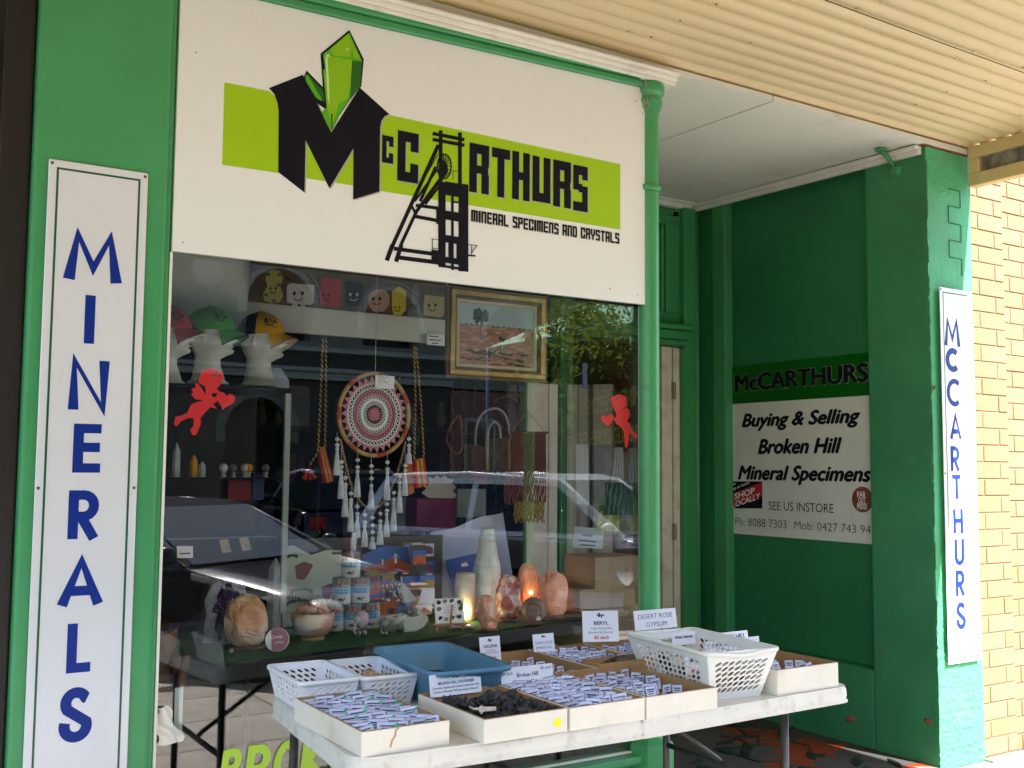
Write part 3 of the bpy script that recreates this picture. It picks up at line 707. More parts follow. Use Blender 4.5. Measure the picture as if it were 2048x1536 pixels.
flat(mb, D1([(870, 590), (890, 592), (905, 800), (912, 1080), (895, 1000)]), 3.9)
for cx_, cy_, r_ in ((895, 572, 40), (1098, 508, 26)):
    pts = []
    for k in range(10):
        rr = r_ if k % 2 == 0 else r_*.18; a = R(36*k+12); pts.append((cx_+rr*math.cos(a), cy_+rr*math.sin(a)))
    flat(mb, D1(pts), 4.2)
mb.build('sparkle', mat('sparkle_print', (.62, .85, .40), .4), board)
# the rest of the word in block capitals
mb = MB(); ms = MB()
zc1 = aty(400+1160/2.156, 612/2.156, YB).z; zc0 = aty(870+350/5.121, 250+682/5.121, YB).z
def blk(ch, a, b, z0, z1):
    X0 = a; X1 = b
    ml_ = MB(); add_glyph(ml_, ch, X0, X1, z0, z1, YB-.001, .0009); ml_.build('letter', 'black', board); add_glyph(ms, ch, X0+.004, X1+.005, z0-.004, z1-.003, YB-.0002, .0004)
def xB(u, v): return aty(740+u/4.8, 240+v/4.8, YB)
def xC(u, v): return aty(870+u/5.121, 250+v/5.121, YB)
blk('C', xB(115, 280).x, xB(222, 280).x, xB(115, 405).z, xB(115, 143).z)
blk('C', xB(263, 350).x, xB(463, 350).x, xB(263, 580).z, xB(270, 98).z)
for ch, u0, u1, v0, v1 in (('R', 350, 550, 178, 682), ('T', 580, 765, 225, 725), ('H', 790, 968, 262, 755), ('U', 998, 1180, 312, 775), ('R', 1210, 1390, 352, 828), ('S', 1415, 1562, 405, 872)):
    blk(ch, xC(u0, 500).x, xC(u1, 500).x, xC(u0, v1).z, xC(u0, v0).z)
# sub line
L0 = xC(368, 985); L1 = xC(1885, 1215); ztop = xC(368, 868).z
sub = 'MINERAL SPECIMENS AND CRYSTALS'; adv = {'M': 1.3, 'I': .5, ' ': .62}
tot = sum(adv.get(c, 1.0) for c in sub) - .15; wu = (L1.x-L0.x)/tot; x = L0.x
zb0 = (L0.z+L1.z)/2; hh = ztop-L0.z
for c in sub:
    a = adv.get(c, 1.0)
    if c != ' ':
        add_glyph(mb, c, x, x+(a-.15)*wu, zb0, zb0+hh, YB-.001, .0007, tx=.34 if c != 'I' else 1, ty=.16)
        add_glyph(ms, c, x+.002, x+(a-.15)*wu+.002, zb0-.003, zb0+hh-.003, YB-.0001, .0003, tx=.34 if c != 'I' else 1, ty=.16)
    x += a*wu
mb.build('lettering', 'black', board, label='black capitals MINERAL SPECIMENS AND CRYSTALS')
# mining headframe standing for the letter A
mb = MB()
def bar(p, q, wpx, lay=1.4):
    for qd in ribbon([p, q], wpx*(1.4 if wpx > 8 else 1)): flat(mb, B1(qd), lay)
for k, (p, q, w_) in enumerate([((677, 100), (677, 600), 26), ((862, 120), (862, 620), 26), ((600, 130), (905, 190), 24), ((600, 187), (905, 243), 24),
        ((655, 240), (205, 1230), 26), ((215, 1200), (160, 1350), 30), ((680, 560), (430, 900), 24), ((440, 890), (290, 1210), 22), ((300, 1200), (250, 1360), 28),
        ((630, 450), (480, 780), 20), ((660, 640), (530, 810), 16), ((440, 820), (640, 845), 22), ((430, 925), (640, 965), 24), ((640, 480), (430, 780), 14),
        ((400, 830), (440, 900), 16), ((230, 1235), (600, 1285), 26), ((270, 1320), (660, 1370), 28), ((590, 1140), (655, 1150), 4), ((597, 1140), (597, 1250), 4),
        ((590, 1228), (655, 1238), 4), ((940, 1195), (1030, 1205), 4), ((1028, 1205), (970, 1280), 5), ((975, 1200), (975, 1290), 4), ((790, 488), (840, 495), 5), ((795, 490), (795, 570), 4),
        ((940, 1300), (1010, 1305), 10), ((650, 330), (520, 560), 8)]):
    bar(p, q, w_, 1.30+.05*k)
rings = arc(712, 446, 66, 118, 0, 360, 26)
for i, qd in enumerate(ribbon(rings, 14)): flat(mb, B1(qd), 1.22)
for i in range(18):
    a = R(20*i); bar((712, 446), (712+62*math.cos(a), 446+112*math.sin(a)), 5, 3.0+.03*i)
flat(mb, B1([(660, 430), (690, 380), (740, 430), (745, 500), (720, 540), (690, 570), (660, 520)]), 3.7)
# tower block built round its openings
cols = [(660, 690, 580, 1405), (720, 722, 700, 1360)]
T = [(640, 585, 720, 1410), (780, 600, 800, 1435), (843, 610, 935, 1448)]
for k, (u0, v0, u1, v1) in enumerate([(655, 590, 722, 1410), (778, 600, 800, 1435), (850, 612, 940, 1450)]):
    flat(mb, B1([(u0, v0), (u1, v0+10), (u1, v1+8), (u0, v1)]), 4.0)
for k, (v0, v1) in enumerate([(592, 715), (872, 950), (1105, 1168), (1315, 1365), (1395, 1412)]):
    flat(mb, B1([(720, v0), (852, v0+20), (852, v1+26), (720, v1+4)]), 4.1)
flat(mb, B1([(798, 780), (852, 786), (852, 800), (798, 796)]), 4.2)
flat(mb, B1([(752, 1170), (778, 1172), (778, 1320), (752, 1318)]), 4.2); flat(mb, B1([(830, 1180), (852, 1182), (852, 1330), (830, 1328)]), 4.2)
flat(mb, B1([(590, 1245), (656, 1255), (656, 1380), (590, 1370)]), 4.3)
flat(mb, B1([(636, 830), (656, 832), (656, 1000), (636, 998)]), 4.3)
mb.build('headframe_print', 'black', board, label='black mining headframe silhouette standing for the letter A')
ms.build('lettering_shadow', 'shadowgrey', board)
mb = MB()
for u, v in ((1210+1150/10, 575), (1272, 205), (388, 36), (424, 100), (1197, 80), (790, 230)):
    pass
for (u, v, r_) in ((1220, 577, .004), (1272, 202, .003), (392, 105, .003), (366, 485, .003), (352, 52, .003), (800, 510, .002), (1275, 590, .003), (1205, 582, .002)):
    p = aty(u, v, -.006); mb.blob((p.x, -.006, p.z), (r_, .0015, r_), 7, 5)
mb.build('board_screw', 'steel', board)

# ------------------------------------------------------------------ two enamel signs with vertical words
def vsign(name, label, x0, x1, z0, z1, y, letters, wt, tilt=0.0):
    t = thing(name, label, 'sign', ((x0+x1)/2, y, z0))
    mb = MB(); mb.box(x0, x1, y-.004, y, z0, z1); mb.build('plate', 'enamel', t, bevel=.002, bseg=1)
    mb = MB(); i = .022; g = .006; yy = y-.0048
    for (a, b, c, d_) in ((x0+i, x0+i+g, z0+i, z1-i), (x1-i-g, x1-i, z0+i, z1-i), (x0+i+g, x1-i-g, z0+i, z0+i+g), (x0+i+g, x1-i-g, z1-i-g, z1-i)):
        mb.box(a, b, yy, y-.0042, c, d_)
    mb.build('border_line', 'dkgreenline', t)
    for ch, cx_, zb, h, sx in letters:
        mb = MB(); wd = STK[ch][0]*sx*h; add_stroke_letter(mb, ch, cx_-wd/2, zb, h, y-.0043, wt=wt, th=.0006, sx=sx); mb.build('letter', 'blue', t)
    for (a, b) in ((x0+.009, z0+.012), (x1-.009, z0+.012), (x0+.009, z1-.012), (x1-.009, z1-.012), (x0+.009, (z0+z1)/2), (x1-.009, (z0+z1)/2)):
        mb = MB(); mb.lathe([(.0045, 0), (.0045, .002), (.002, .003)], (0, 0, 0), 10, M=Matrix.Translation((a, y-.004, b)) @ Matrix.Rotation(R(90), 4, 'X')); mb.build('screw', 'screw', t)
    return t
def lt(u0, v0, u1, v1, y): 
    c0 = aty((u0+u1)/2, v0, y); c1 = aty((u0+u1)/2, v1, y); return c0.x, c1.z, c0.z-c1.z
LT = []
for ch, b, sx in (('M', (133, 462, 248, 562), 1.10), ('I', (170, 590, 195, 687), 1), ('N', (140, 720, 222, 820), 1.0), ('E', (148, 850, 208, 943), 1.05), ('R', (140, 983, 200, 1078), 1.02), ('A', (117, 1113, 213, 1210), 1.05), ('L', (137, 1247, 187, 1343), 1.0), ('S', (122, 1378, 187, 1483), 1.0)):
    x, z, h = lt(*b, -.03); LT.append((ch, x, z, h, sx))
vsign('vertical_sign', 'tall white enamel sign on the left pillar reading MINERALS in blue capitals down its length', .486, .764, .42, 2.306, -.018, LT, .20)
LT = []
for ch, b, sx in (('M', (1887, 636, 1923, 692), .92), ('c', (1893, 695, 1917, 742), 1.0), ('C', (1892, 758, 1924, 812), .95), ('A', (1898, 826, 1926, 878), .85), ('R', (1901, 893, 1921, 942), 1), ('T', (1903, 950, 1925, 998), 1), ('H', (1907, 1018, 1927, 1067), 1), ('U', (1909, 1078, 1930, 1130), 1), ('R', (1911, 1141, 1931, 1192), 1), ('S', (1913, 1205, 1933, 1258), 1)):
    x, z, h = lt(*b, -.03)
    if ch == 'c': z, h = z, h*1.35
    LT.append((ch, x, z, h, sx))
vs2 = vsign('vertical_sign', 'narrow white enamel sign on the right pillar reading McCARTHURS in blue down its length', 4.582, 4.848, .50, 2.342, -.022, LT, .18)

# ------------------------------------------------------------------ wall sign inside the entry
ws = thing('wall_sign', 'square green topped white sign on the recessed side wall advertising buying and selling minerals', 'sign', (4.6, .93, 1.05))
XS = 4.588
Y0, Y1, Z0, Z1, ZB = 1.487, .30, 1.048, 2.053, 1.826
mb = MB(); mb.box(XS, XS+.008, Y1, Y0, Z0, ZB); mb.build('board', mat('wall_sign_white', (.70, .69, .63), .4, var=.04), ws)
mb = MB(); mb.box(XS, XS+.008, Y1, Y0, ZB+.0005, Z1); mb.build('header_band', 'band_green', ws)
XD = (0, -1, 0); ZD = (0, 0, 1)
def sp(u, v): return atx(1430+u/3.657, 690+v/3.657, XS-.0012)
def line(mb, body, u0, vb, u1, vcap, **k):
    p = sp(u0, vb); q = sp(u1, vb); c = sp(u0, vcap)
    add_text(mb, body, (XS-.0012-line.k*.0001, p.y, p.z), XD, ZD, abs(p.y-q.y), c.z-p.z, **k); line.k += 1
line.k = 0
mb = MB(); line(mb, 'McCARTHURS', 150, 338, 1118, 222, bold=.042)
# slab feet for the heavy serif face
mb.build('header_lettering', 'black', ws)
mb = MB()
XSo = XS
vs_, fs_, W_ = text_geo('McCARTHURS', 0, 0); p = sp(150, 338); q = sp(1118, 338); c = sp(150, 222)
kx = (abs(p.y-q.y)+.008)/W_; ky = (c.z-p.z)/CAPH
for q_ in range(12): mb.add([Vector((XS-.0004-.00005*q_, p.y+.004-v.x*kx+.0065*math.cos(q_*.524), p.z+v.y*ky+.0065*math.sin(q_*.524))) for v in vs_], fs_)
mb.build('lettering_outline', mat('sign_outline_grey', (.25, .30, .22), .5), ws)
mb = MB()
line(mb, 'Buying & Selling', 200, 598, 1060, 505, bold=.046, shear=.30)
mb.build('lettering', 'black', ws); mb = MB()
line(mb, 'Broken Hill', 318, 793, 925, 690, bold=.046, shear=.30)
mb.build('lettering', 'black', ws); mb = MB()
line(mb, 'Mineral Specimens', 172, 980, 1140, 882, bold=.046, shear=.30)
mb.build('lettering', 'black', ws); mb = MB()
line(mb, 'SEE US INSTORE', 393, 1205, 866, 1142, bold=-.004)
p0 = sp(150, 1318); 
line(mb, 'Ph: 8088 7303', 150, 1318, 522, 1258, bold=-.012)
line(mb, 'Mob: 0427 743 940', 583, 1345, 1180, 1285, bold=-.012)
mb.build('lettering', 'black', ws)
# SHOP LOCALLY badge
def quad(mb, pts, lay=0): 
    P_ = [sp(*p) for p in pts]; mb.prism([(q.y, q.z) for q in P_], XS-.0006-.0004*lay, XS+.0005, 'x')
mb = MB(); quad(mb, [(98, 998), (345, 998), (345, 1195), (98, 1195)], 1); bd = mb.build('shop_locally_badge', 'black', ws)
mb = MB(); quad(mb, [(98, 1100), (345, 1002), (345, 1105), (98, 1195)], 2.2); mb.build('badge_band', mat('badge_red', (.45, .015, .02), .4), bd)
mb = MB()
dv = (sp(345, 1100)-sp(98, 1195)).normalized(); upv = Vector((0, -dv.z, dv.y)) if dv.y < 0 else Vector((0, dv.z, -dv.y))
upv = Vector((0, 0, 1))
def tline(body, u0, v0, u1, v1, cap, bold=.02):
    a = sp(u0, v0); b = sp(u1, v1); add_text(mb, body, (XS-.0019, a.y, a.z), (b-a).normalized(), (0, 0, 1), (b-a).length, cap, bold=bold)
tline('SHOP', 145, 1130, 290, 1085, .036); tline('LOCALLY', 130, 1192, 330, 1122, .034); tline('You', 105, 1035, 150, 1020, .016, .01); tline('shop at home', 110, 1072, 250, 1015, .018, .01)
mb.build('badge_lettering', 'sign_white', bd)
c = sp(1078, 1130)
mb = MB(); mb.lathe([(.068, 0), (.068, .0012)], (0, 0, 0), 28, M=Matrix.Translation((XS-.0002, c.y, c.z)) @ Matrix.Rotation(R(-90), 4, 'Y')); rd = mb.build('round_badge', mat('badge_rust', (.22, .055, .03), .5, var=.3, vscale=20), ws)
mb = MB()
for k, (tx_, a, b) in enumerate((('FAR', (1042, 1112), (1102, 1112)), ('OUT', (1050, 1155), (1102, 1150)), ('PRIDES', (1042, 1198), (1112, 1196)))):
    p = sp(*a); q = sp(*b); add_text(mb, tx_, (XS-.0022, p.y, p.z), XD, ZD, abs(p.y-q.y), .030, bold=.02)
mb.build('badge_lettering', 'sign_white', rd)

# ------------------------------------------------------------------ verandah
ver = thing('verandah', 'cream painted corrugated iron verandah roof with slotted end fascia over the footpath', 'verandah', (2.5, -2, ZF))
mb = MB(); XV0, XV1 = -2.2, 4.893; pitch = .088; amp = .019; rows = int(3.85/pitch*6)
mb.grid(lambda a, b: Vector((XV0+(XV1-XV0)*a, -.012-3.85*b, ZF+.016-amp*abs(math.cos(math.pi*3.85*b/pitch))**.75-.0*b)), 1, rows, smooth=True, thick=(0, 0, .0012))
mb.build('roof_sheet', 'cream', ver)
mb = MB()
for k in range(16):
    for j in range(5):
        x = XV0+.35+j*1.48+.02*math.sin(k*3+j); y = -.012-pitch*(2*k+ (2 if j % 2 else 1))
        mb.lathe([(.0055, -.003), (.0055, .001)], (x, y, ZF-.001), 7)
mb.build('roof_bolt', 'screw', ver)
mb = MB()
for k in range(30):
    x = random.uniform(1.6, 4.7); y = -.012-pitch*random.randint(1, 22); z = ZF-.002
    for q in range(4):
        mb.tube([(x, y, z), (x+random.uniform(-.03, .03), y+random.uniform(-.02, .02), z-random.uniform(0, .012))], .0008, 3)
    if k % 3 == 0: mb.blob((x, y+.01, z), .0045, 6, 5)
mb.build('cobweb', 'web', ver, kind='stuff')
mb = MB(); p = [atz(u, v, ZF-.02) for u, v in ((1650, 0), (1780, 48), (1900, 92), (2060, 150))]
mb.tube(p, .0018, 4); mb.build('stray_wire', 'brown', ver)
# end fascia with slot
FX0, FX1 = 4.842, 4.90
mb = MB()
mb.box(FX0, FX1, -3.9, -.022, 3.03, 3.092)
mb.box(FX0, FX1, -3.9, -.022, 2.885, 2.950); mb.box(FX0, FX1, -.085, -.022, 2.951, 3.029)
for k in range(1, 5): mb.box(FX0, FX1, -.085-.93*k-.03, -.085-.93*k+.03, 2.951, 3.029)
mb.build('end_fascia', 'cream2', ver, bevel=.003, bseg=1)
mb = MB(); mb.grid(lambda a, b: Vector((FX0+.030+.006*math.cos(2*math.pi*a*50), -.03-3.8*a, 2.90+.16*b)), 400, 1, thick=(.001, 0, 0)); mb.build('slot_sheet', 'polycarb', ver)
mb = MB(); mb.box(XV0, FX1, -3.93, -3.86, 2.90, 3.12); mb.build('front_fascia', 'cream2', ver)
for x in (-1.9, 1.5, 4.8):
    mb = MB(); mb.lathe([(.06, 0), (.06, .5), (.045, .55), (.042, 2.7), (.06, 2.8), (.06, 2.9)], (x, -3.9, 0), 18); mb.build('verandah_post', 'green_gloss', ver)
# upper wall carried over the shop front, above the verandah line
mb = MB(); mb.box(-4.0, 4.88, .10, .34, 3.201, 6.2); mb.build('upper_wall', 'green_wall', shop)

# ------------------------------------------------------------------ tan brick wall to the right
bw = thing('brick_wall', 'sunlit tan face brick wall with dark joints to the right of the green pillar', 'wall', (5.6, 0, 0))
mb = MB(); mb.box(4.887, 5.170, .0045, .20, 0, 4.2); mb.box(5.172, 7.4, .0550, .26, 0, 4.2); mb.build('mortar', 'mortar', bw)
BL, BH, JT = .232, .0795, .0065; meshes = {}
def brick(x0, x1, y, z):
    wv = round(x1-x0, 3)
    if wv < .02: return
    if wv not in meshes:
        m_ = MB(); m_.box(0, wv, 0, .05, 0, BH); o = m_.build('brick', 'brick', None, bevel=.0025, bseg=1); meshes[wv] = o.data
    else:
        o = bpy.data.objects.new('brick', meshes[wv]); col.objects.link(o)
    o.parent = bw; o.location = Vector((x0, y+random.uniform(-.001, .001), z)) - world_of(bw)
for r_ in range(40):
    z = .02 + r_*(BH+JT)
    if z > 3.4: break
    if r_ % 2: brick(4.889, 4.945, .0, z); brick(4.953, 5.168, .0, z)
    else: brick(4.889, 5.085, .0, z); brick(5.093, 5.168, .0, z)
    x = 5.182 if r_ % 2 else 5.182-.12
    zz = z-.03
    while x < 5.75:
        brick(max(x, 5.176), min(x+BL, 5.76), .050, zz); x += BL+JT
mb = MB(); mb.box(4.884, 5.6, -.05, .0, -.02, .012); mb.build('wall_base', 'concrete', bw, bevel=.004)

# ------------------------------------------------------------------ floor of the entry with its painted flowers
mb = MB(); mb.box(2.86, 4.60, .002, 1.76, -.1, .018); fl = structure(mb.build('entry_floor', 'floorgrey'))
mr = MB(); ml = MB(); rnd = random.Random(4)
def leafpoly(c, L_, W_, a, n=7, curve=.0):
    pts = []
    for i in range(n+1):
        t = i/n; pts.append((t*L_, W_*math.sin(math.pi*t)**.8*(1-.35*t)+curve*math.sin(math.pi*t)))
    for i in range(n-1, 0, -1):
        t = i/n; pts.append((t*L_, -W_*math.sin(math.pi*t)**.8*(1-.35*t)+curve*math.sin(math.pi*t)))
    ca, sa = math.cos(a), math.sin(a)
    return [(c[0]+x*ca-y*sa, c[1]+x*sa+y*ca) for x, y in pts]
nlay = 0
for k in range(17):
    cx_, cy_ = rnd.uniform(2.95, 4.42), rnd.uniform(.08, 1.6)
    a = rnd.uniform(0, 6.28)
    for q in range(rnd.randint(2, 4)):
        nlay += 1; pts = leafpoly((cx_, cy_), rnd.uniform(.16, .34), rnd.uniform(.05, .10), a+q*1.3)
        pts = [(min(max(x, 2.87), 4.52), min(max(y, .01), 1.68)) for x, y in pts]
        mr.prism(pts, .0182, .0190+.00006*nlay, 'z')
for k in range(46):
    nlay += 1; cx_, cy_ = rnd.uniform(2.95, 4.40), rnd.uniform(.08, 1.55); a = rnd.uniform(0, 6.28)
    pts = [(min(max(x, 2.87), 4.52), min(max(y, .01), 1.68)) for x, y in leafpoly((cx_, cy_), rnd.uniform(.10, .19), rnd.uniform(.02, .038), a)]
    ml.prism(pts, .0182, .0230+.00006*nlay, 'z')
    if k % 2:
        for qd in ribbon([(cx_, cy_), (cx_-.14*math.cos(a), cy_-.14*math.sin(a)), (cx_-.25*math.cos(a+.5), cy_-.25*math.sin(a+.5))], .009):
            ml.prism([(min(max(x, 2.87), 4.52), min(max(y, .01), 1.68)) for x, y in qd], .0182, .0228+.00006*nlay, 'z')
mr.build('painted_petal', 'floorred', fl, kind='stuff'); ml.build('painted_leaf', 'floorleaf', fl, kind='stuff')

# ------------------------------------------------------------------ neighbour on the left
nb = thing('neighbouring_shop', 'dark recessed doorway of the next shop with brown timber jamb left of the green pillar', 'building', (0, .3, 0))
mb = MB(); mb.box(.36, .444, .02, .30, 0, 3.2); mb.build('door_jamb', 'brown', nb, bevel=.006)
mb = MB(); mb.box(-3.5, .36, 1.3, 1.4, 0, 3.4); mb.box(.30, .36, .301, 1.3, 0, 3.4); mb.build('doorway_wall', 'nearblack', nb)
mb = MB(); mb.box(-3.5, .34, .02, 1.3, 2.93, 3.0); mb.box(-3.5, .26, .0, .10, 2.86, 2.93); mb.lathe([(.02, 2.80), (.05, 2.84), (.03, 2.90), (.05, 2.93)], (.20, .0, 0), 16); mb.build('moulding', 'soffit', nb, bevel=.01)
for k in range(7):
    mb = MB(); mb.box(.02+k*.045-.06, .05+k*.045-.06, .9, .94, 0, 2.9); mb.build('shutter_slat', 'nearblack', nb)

# ================================================================== THE TRESTLE TABLE AND WHAT STANDS ON IT
TZ = .755
tb = thing('folding_table', 'dirty white plastic folding table with two hinged halves standing in front of the window', 'table', (1.88, -.58, 0))
def half(x0, x1, yf0, yf1, yb, rl, rr):
    pts = []; xs0 = x0; sk = .075 if x0 < 1.5 else 0
    def corner(cx, cy, r, a0):
        return [(cx+r*math.cos(R(a0+90*i/5)), cy+r*math.sin(R(a0+90*i/5))) for i in range(6)]
    r1 = rl; r2 = rr
    pts += corner(x0+r1, yf0+r1, r1, 180) + corner(x1-r2, yf1+r2, r2, 270) + corner(x1-r2, yb-r2, r2, 0) + corner(x0+r1, yb-r1, r1, 90)
    return [(x+sk*max(0, (x1-x)/(x1-x0))*(y-yf0)/(yb-yf0), y) for x, y in pts]
for (x0, x1, a, b, rl, rr) in ((1.048, 1.8765, -.955, -.988, .07, .008), (1.8815, 2.742, -.990, -.972, .008, .05)):
    mb = MB(); P = half(x0, x1, a, b, -.19, rl, rr)
    mb.prism(P, TZ-.012, TZ, 'z')
    cx_, cy_ = (x0+x1)/2, -.58
    def ins(P, d): return [(x+(d if x < cx_ else -d), y+(d if y < cy_ else -d)) for x, y in P]
    n = len(P); Q = ins(P, .004)
    # side skirt: rounded shoulder, straight side, slight return
    lv = [(0, TZ-.004), (-.003, TZ-.010), (-.004, TZ-.030), (-.002, TZ-.040), (-.006, TZ-.044), (-.006, TZ-.049), (.004, TZ-.050)]
    rings_ = [[(x, y, z) for x, y in ins(P, d)] for d, z in lv]
    vs = [q for r_ in rings_ for q in r_]; fs = []
    for i in range(len(lv)-1):
        for k in range(n): fs.append((i*n+k, i*n+(k+1) % n, (i+1)*n+(k+1) % n, (i+1)*n+k))
    mb.add(vs, fs, 0, True); mb.build('tabletop', 'tabletop', tb)
mb = MB()
def leg(x, y): m_ = MB(); m_.tube([(x, y, 0), (x, y, .705)], .0125, 12); m_.build('leg', 'legmetal', tb)
for x in (1.16, 2.56):
    for y in (-.86, -.30): leg(x, y)
    m_ = MB(); m_.tube([(x, -.86, .12), (x, -.30, .12)], .011, 10); m_.tube([(x, -.88, .695), (x, -.28, .695)], .0125, 10); m_.build('leg_rail', 'legmetal', tb)
    s_ = 1 if x < 2 else -1
    m_ = MB(); m_.tube([(x, -.58, .45), (x+.02*s_, -.58, .47), (x+.36*s_, -.58, .69)], .009, 8); m_.tube([(x, -.86, .45), (x, -.30, .45)], .010, 8); m_.build('brace', 'legmetal', tb)
m_ = MB(); m_.tube([(1.80, -.86, .70), (1.96, -.86, .70)], .012, 8); m_.tube([(1.80, -.30, .70), (1.96, -.30, .70)], .012, 8); m_.build('hinge_rail', 'legmetal', tb)

def tray(name, label, x0, x1, yf, yb, h=.058, z=TZ+.0005, outc='carton_out', inc='carton_in', rz=0.0, t=.004):
    root = thing(name, label, 'box', ((x0+x1)/2, (yf+yb)/2, z), 'cardboard trays of minerals on the trestle table')
    W_, D_ = (x1-x0)/2, (yb-yf)/2
    M_ = Matrix.Translation(root.location) @ Matrix.Rotation(rz, 4, 'Z')
    jit = random.Random(int(x0*1000))
    mb = MB(); mb.box(-W_, W_, -D_, -D_+t, 0, h, M=M_); mb.box(-W_, W_, D_-t, D_, 0, h, M=M_); mb.box(-W_, -W_+t, -D_+t+.0003, D_-t-.0003, 0, h*1.0, M=M_); mb.box(W_-t, W_, -D_+t+.0003, D_-t-.0003, 0, h, M=M_)
    mb.build('outer_wall', outc, root, bevel=.0012, bseg=1)
    i = t+.0004; q = .0016
    mb = MB(); mb.box(-W_+i, W_-i, -D_+i, D_-i, .0005, .003, M=M_)
    mb.box(-W_+i, W_-i, -D_+i, -D_+i+q, .0035, h+.0012, M=M_); mb.box(-W_+i, W_-i, D_-i-q, D_-i, .0035, h+.002, M=M_)
    mb.box(-W_+i, -W_+i+q, -D_+i+q+.0003, D_-i-q-.0003, .0035, h+.0015, M=M_); mb.box(W_-i-q, W_-i, -D_+i+q+.0003, D_-i-q-.0003, .0035, h+.0015, M=M_)
    mb.build('lining', inc, root)
    return root
t1 = tray('specimen_tray', 'white tray with a brown stain, full of green dotted labels, at the left table corner', 1.072, 1.306, -.945, -.52)
t2 = tray('rock_tray', 'white cardboard tray with yellow price dot, full of black rocks', 1.379, 1.630, -.988, -.64)
t3 = tray('specimen_tray', 'white cardboard tray right of the black rocks, packed with rows of white labels', 1.636, 1.884, -.992, -.60)
t4 = tray('specimen_tray', 'white cardboard tray beside the big white basket, holding clear display boxes', 1.890, 2.150, -.992, -.60)
t5 = tray('specimen_tray', 'cardboard tray behind the front row holding the DEVILS DICE sign', 2.030, 2.262, -.60+.012, -.195)
t6 = tray('specimen_tray', 'brown cardboard tray beside the blue tub holding the GALENA sign', 1.785, 2.024, -.588, -.20, outc='carton_in')
t7 = tray('specimen_tray', 'cardboard tray at the back holding the tall BERYL sign', 2.268, 2.56, -.60, -.200)
t8 = tray('specimen_tray', 'white cardboard tray at the far right end of the table beyond the large basket', 2.420, 2.690, -.965, -.45, h=.075)
tray('small_tray', 'shallow brown tray with clear plastic wrap between the rows of trays', 2.035, 2.255, -.597, -.50, h=.066, z=TZ+.0045, outc='carton_in')
# stain and dot on the fronts
mb = MB(); yy = -.9453
pts = [(1.146, .770), (1.150, .785), (1.158, .795), (1.160, .808), (1.168, .813)]
for k, qd in enumerate(ribbon(pts, .005)): mb.prism(qd, yy-.0004, yy, 'y')
mb.build('water_stain', mat('stain_brown', (.45, .30, .16), .7), t1)
mb = MB(); p = aty(1115, 1445, -.989); mb.lathe([(.012, 0), (.012, .0008)], (0, 0, 0), 20, M=Matrix.Translation((p.x, -.9885, p.z)) @ Matrix.Rotation(R(90), 4, 'X')); mb.build('price_dot', 'yellowdot', t2)

# label cards standing in the trays (each its own object, sharing meshes)
def make_card(dot, wd=.046, ht=.030, pale=True):
    mb = MB(); mb.box(-wd/2, wd/2, 0, .0009, 0, ht); e_ = .0011
    for (a, b, c, d_) in ((-wd/2, wd/2, ht-e_, ht), (-wd/2, wd/2, 0, e_), (-wd/2, -wd/2+e_, e_, ht-e_), (wd/2-e_, wd/2, e_, ht-e_)): mb.box(a, b, -.0004, -.0001, c, d_, 3)
    for k, (a, b, c, d_) in enumerate(((.16, .84, .66, .76), (.25, .75, .50, .58), (.20, .70, .32, .38))):
        mb.box(-wd/2+wd*a, -wd/2+wd*b, -.0005, -.0001, ht*c, ht*d_, 1)
    if dot: 
        mb.prism([(wd*.40+.0045*math.cos(R(45*i)), ht*.78+.0045*math.sin(R(45*i))) for i in range(8)], -.0009, -.0006, 'y', 2)
    o = mb.build('label_card', ['cardlilac' if pale else 'rock_white', 'ink', 'greendot', 'cardedge']); return o
CARD_USED = {}
def cards(t, label, group, x0, x1, yf, yb, nx, ny, zf=.003, dotp=0.0, wd=.046, ht=.030, keep=1.0, lift=.022, stone=False, seed=1, lean=-12):
    rr = random.Random(seed)
    for j in range(ny):
        for i in range(nx):
            if rr.random() > keep: continue
            dot = rr.random() < dotp; key = (dot, round(wd, 4), round(ht, 4))
            if key not in CARD_USED:
                o = make_card(dot, wd, ht); CARD_USED[key] = o.data
            else:
                o = bpy.data.objects.new('label_card', CARD_USED[key]); col.objects.link(o)
            x = x0+(x1-x0)*(i+.5)/nx+rr.uniform(-.006, .006); y = yf+(yb-yf)*(j+.5)/ny+rr.uniform(-.006, .006)
            z = TZ+.0005+zf+lift*rr.uniform(.75, 1.15)
            o.location = (x, y, z); o.rotation_euler = (R(lean+rr.uniform(-16, 16)), R(rr.uniform(-8, 8)), R(rr.uniform(-26, 14)))
            tag(o, ('green dotted ' if dot else '') + label.format(i=ORD[i], j=ORD[j]), 'label card', group)
            if stone:
                m_ = MB(); m_.blob((x, y+.010, TZ+.018), (.011*rr.uniform(.7, 1.2), .010, .010*rr.uniform(.8, 1.4)), 7, 5, amp=.35, seed=rr.randint(1, 999), smooth=False)
                s_ = m_.build('mineral_chip', ['rock_tan', 'rock_white', 'rock_black'][rr.choice((0, 0, 1, 2))]); tag(s_, stone.format(i=ORD[i], j=ORD[j]), 'mineral', group.replace('labels', 'stones'))
cards(t1, 'lilac white label, {i} from left in {j} row of the stained left tray', 'labels in the green dotted tray', 1.083, 1.296, -.932, -.535, 5, 10, dotp=.5, wd=.052, ht=.032, lift=.028, seed=3)
cards(t3, 'white label, {i} from left in {j} row of the tray right of black rocks', 'labels in the packed souvenir tray', 1.648, 1.874, -.978, -.62, 6, 10, wd=.045, ht=.036, lift=.026, seed=5)
cards(t4, 'white label, {i} from left in {j} row of the tray beside the basket', 'labels in the tray beside the big basket', 1.905, 2.12, -.90, -.62, 5, 7, wd=.032, ht=.034, lift=.018, keep=.9, stone='mineral chip, {i} from left in {j} row of the tray beside the basket', seed=6)
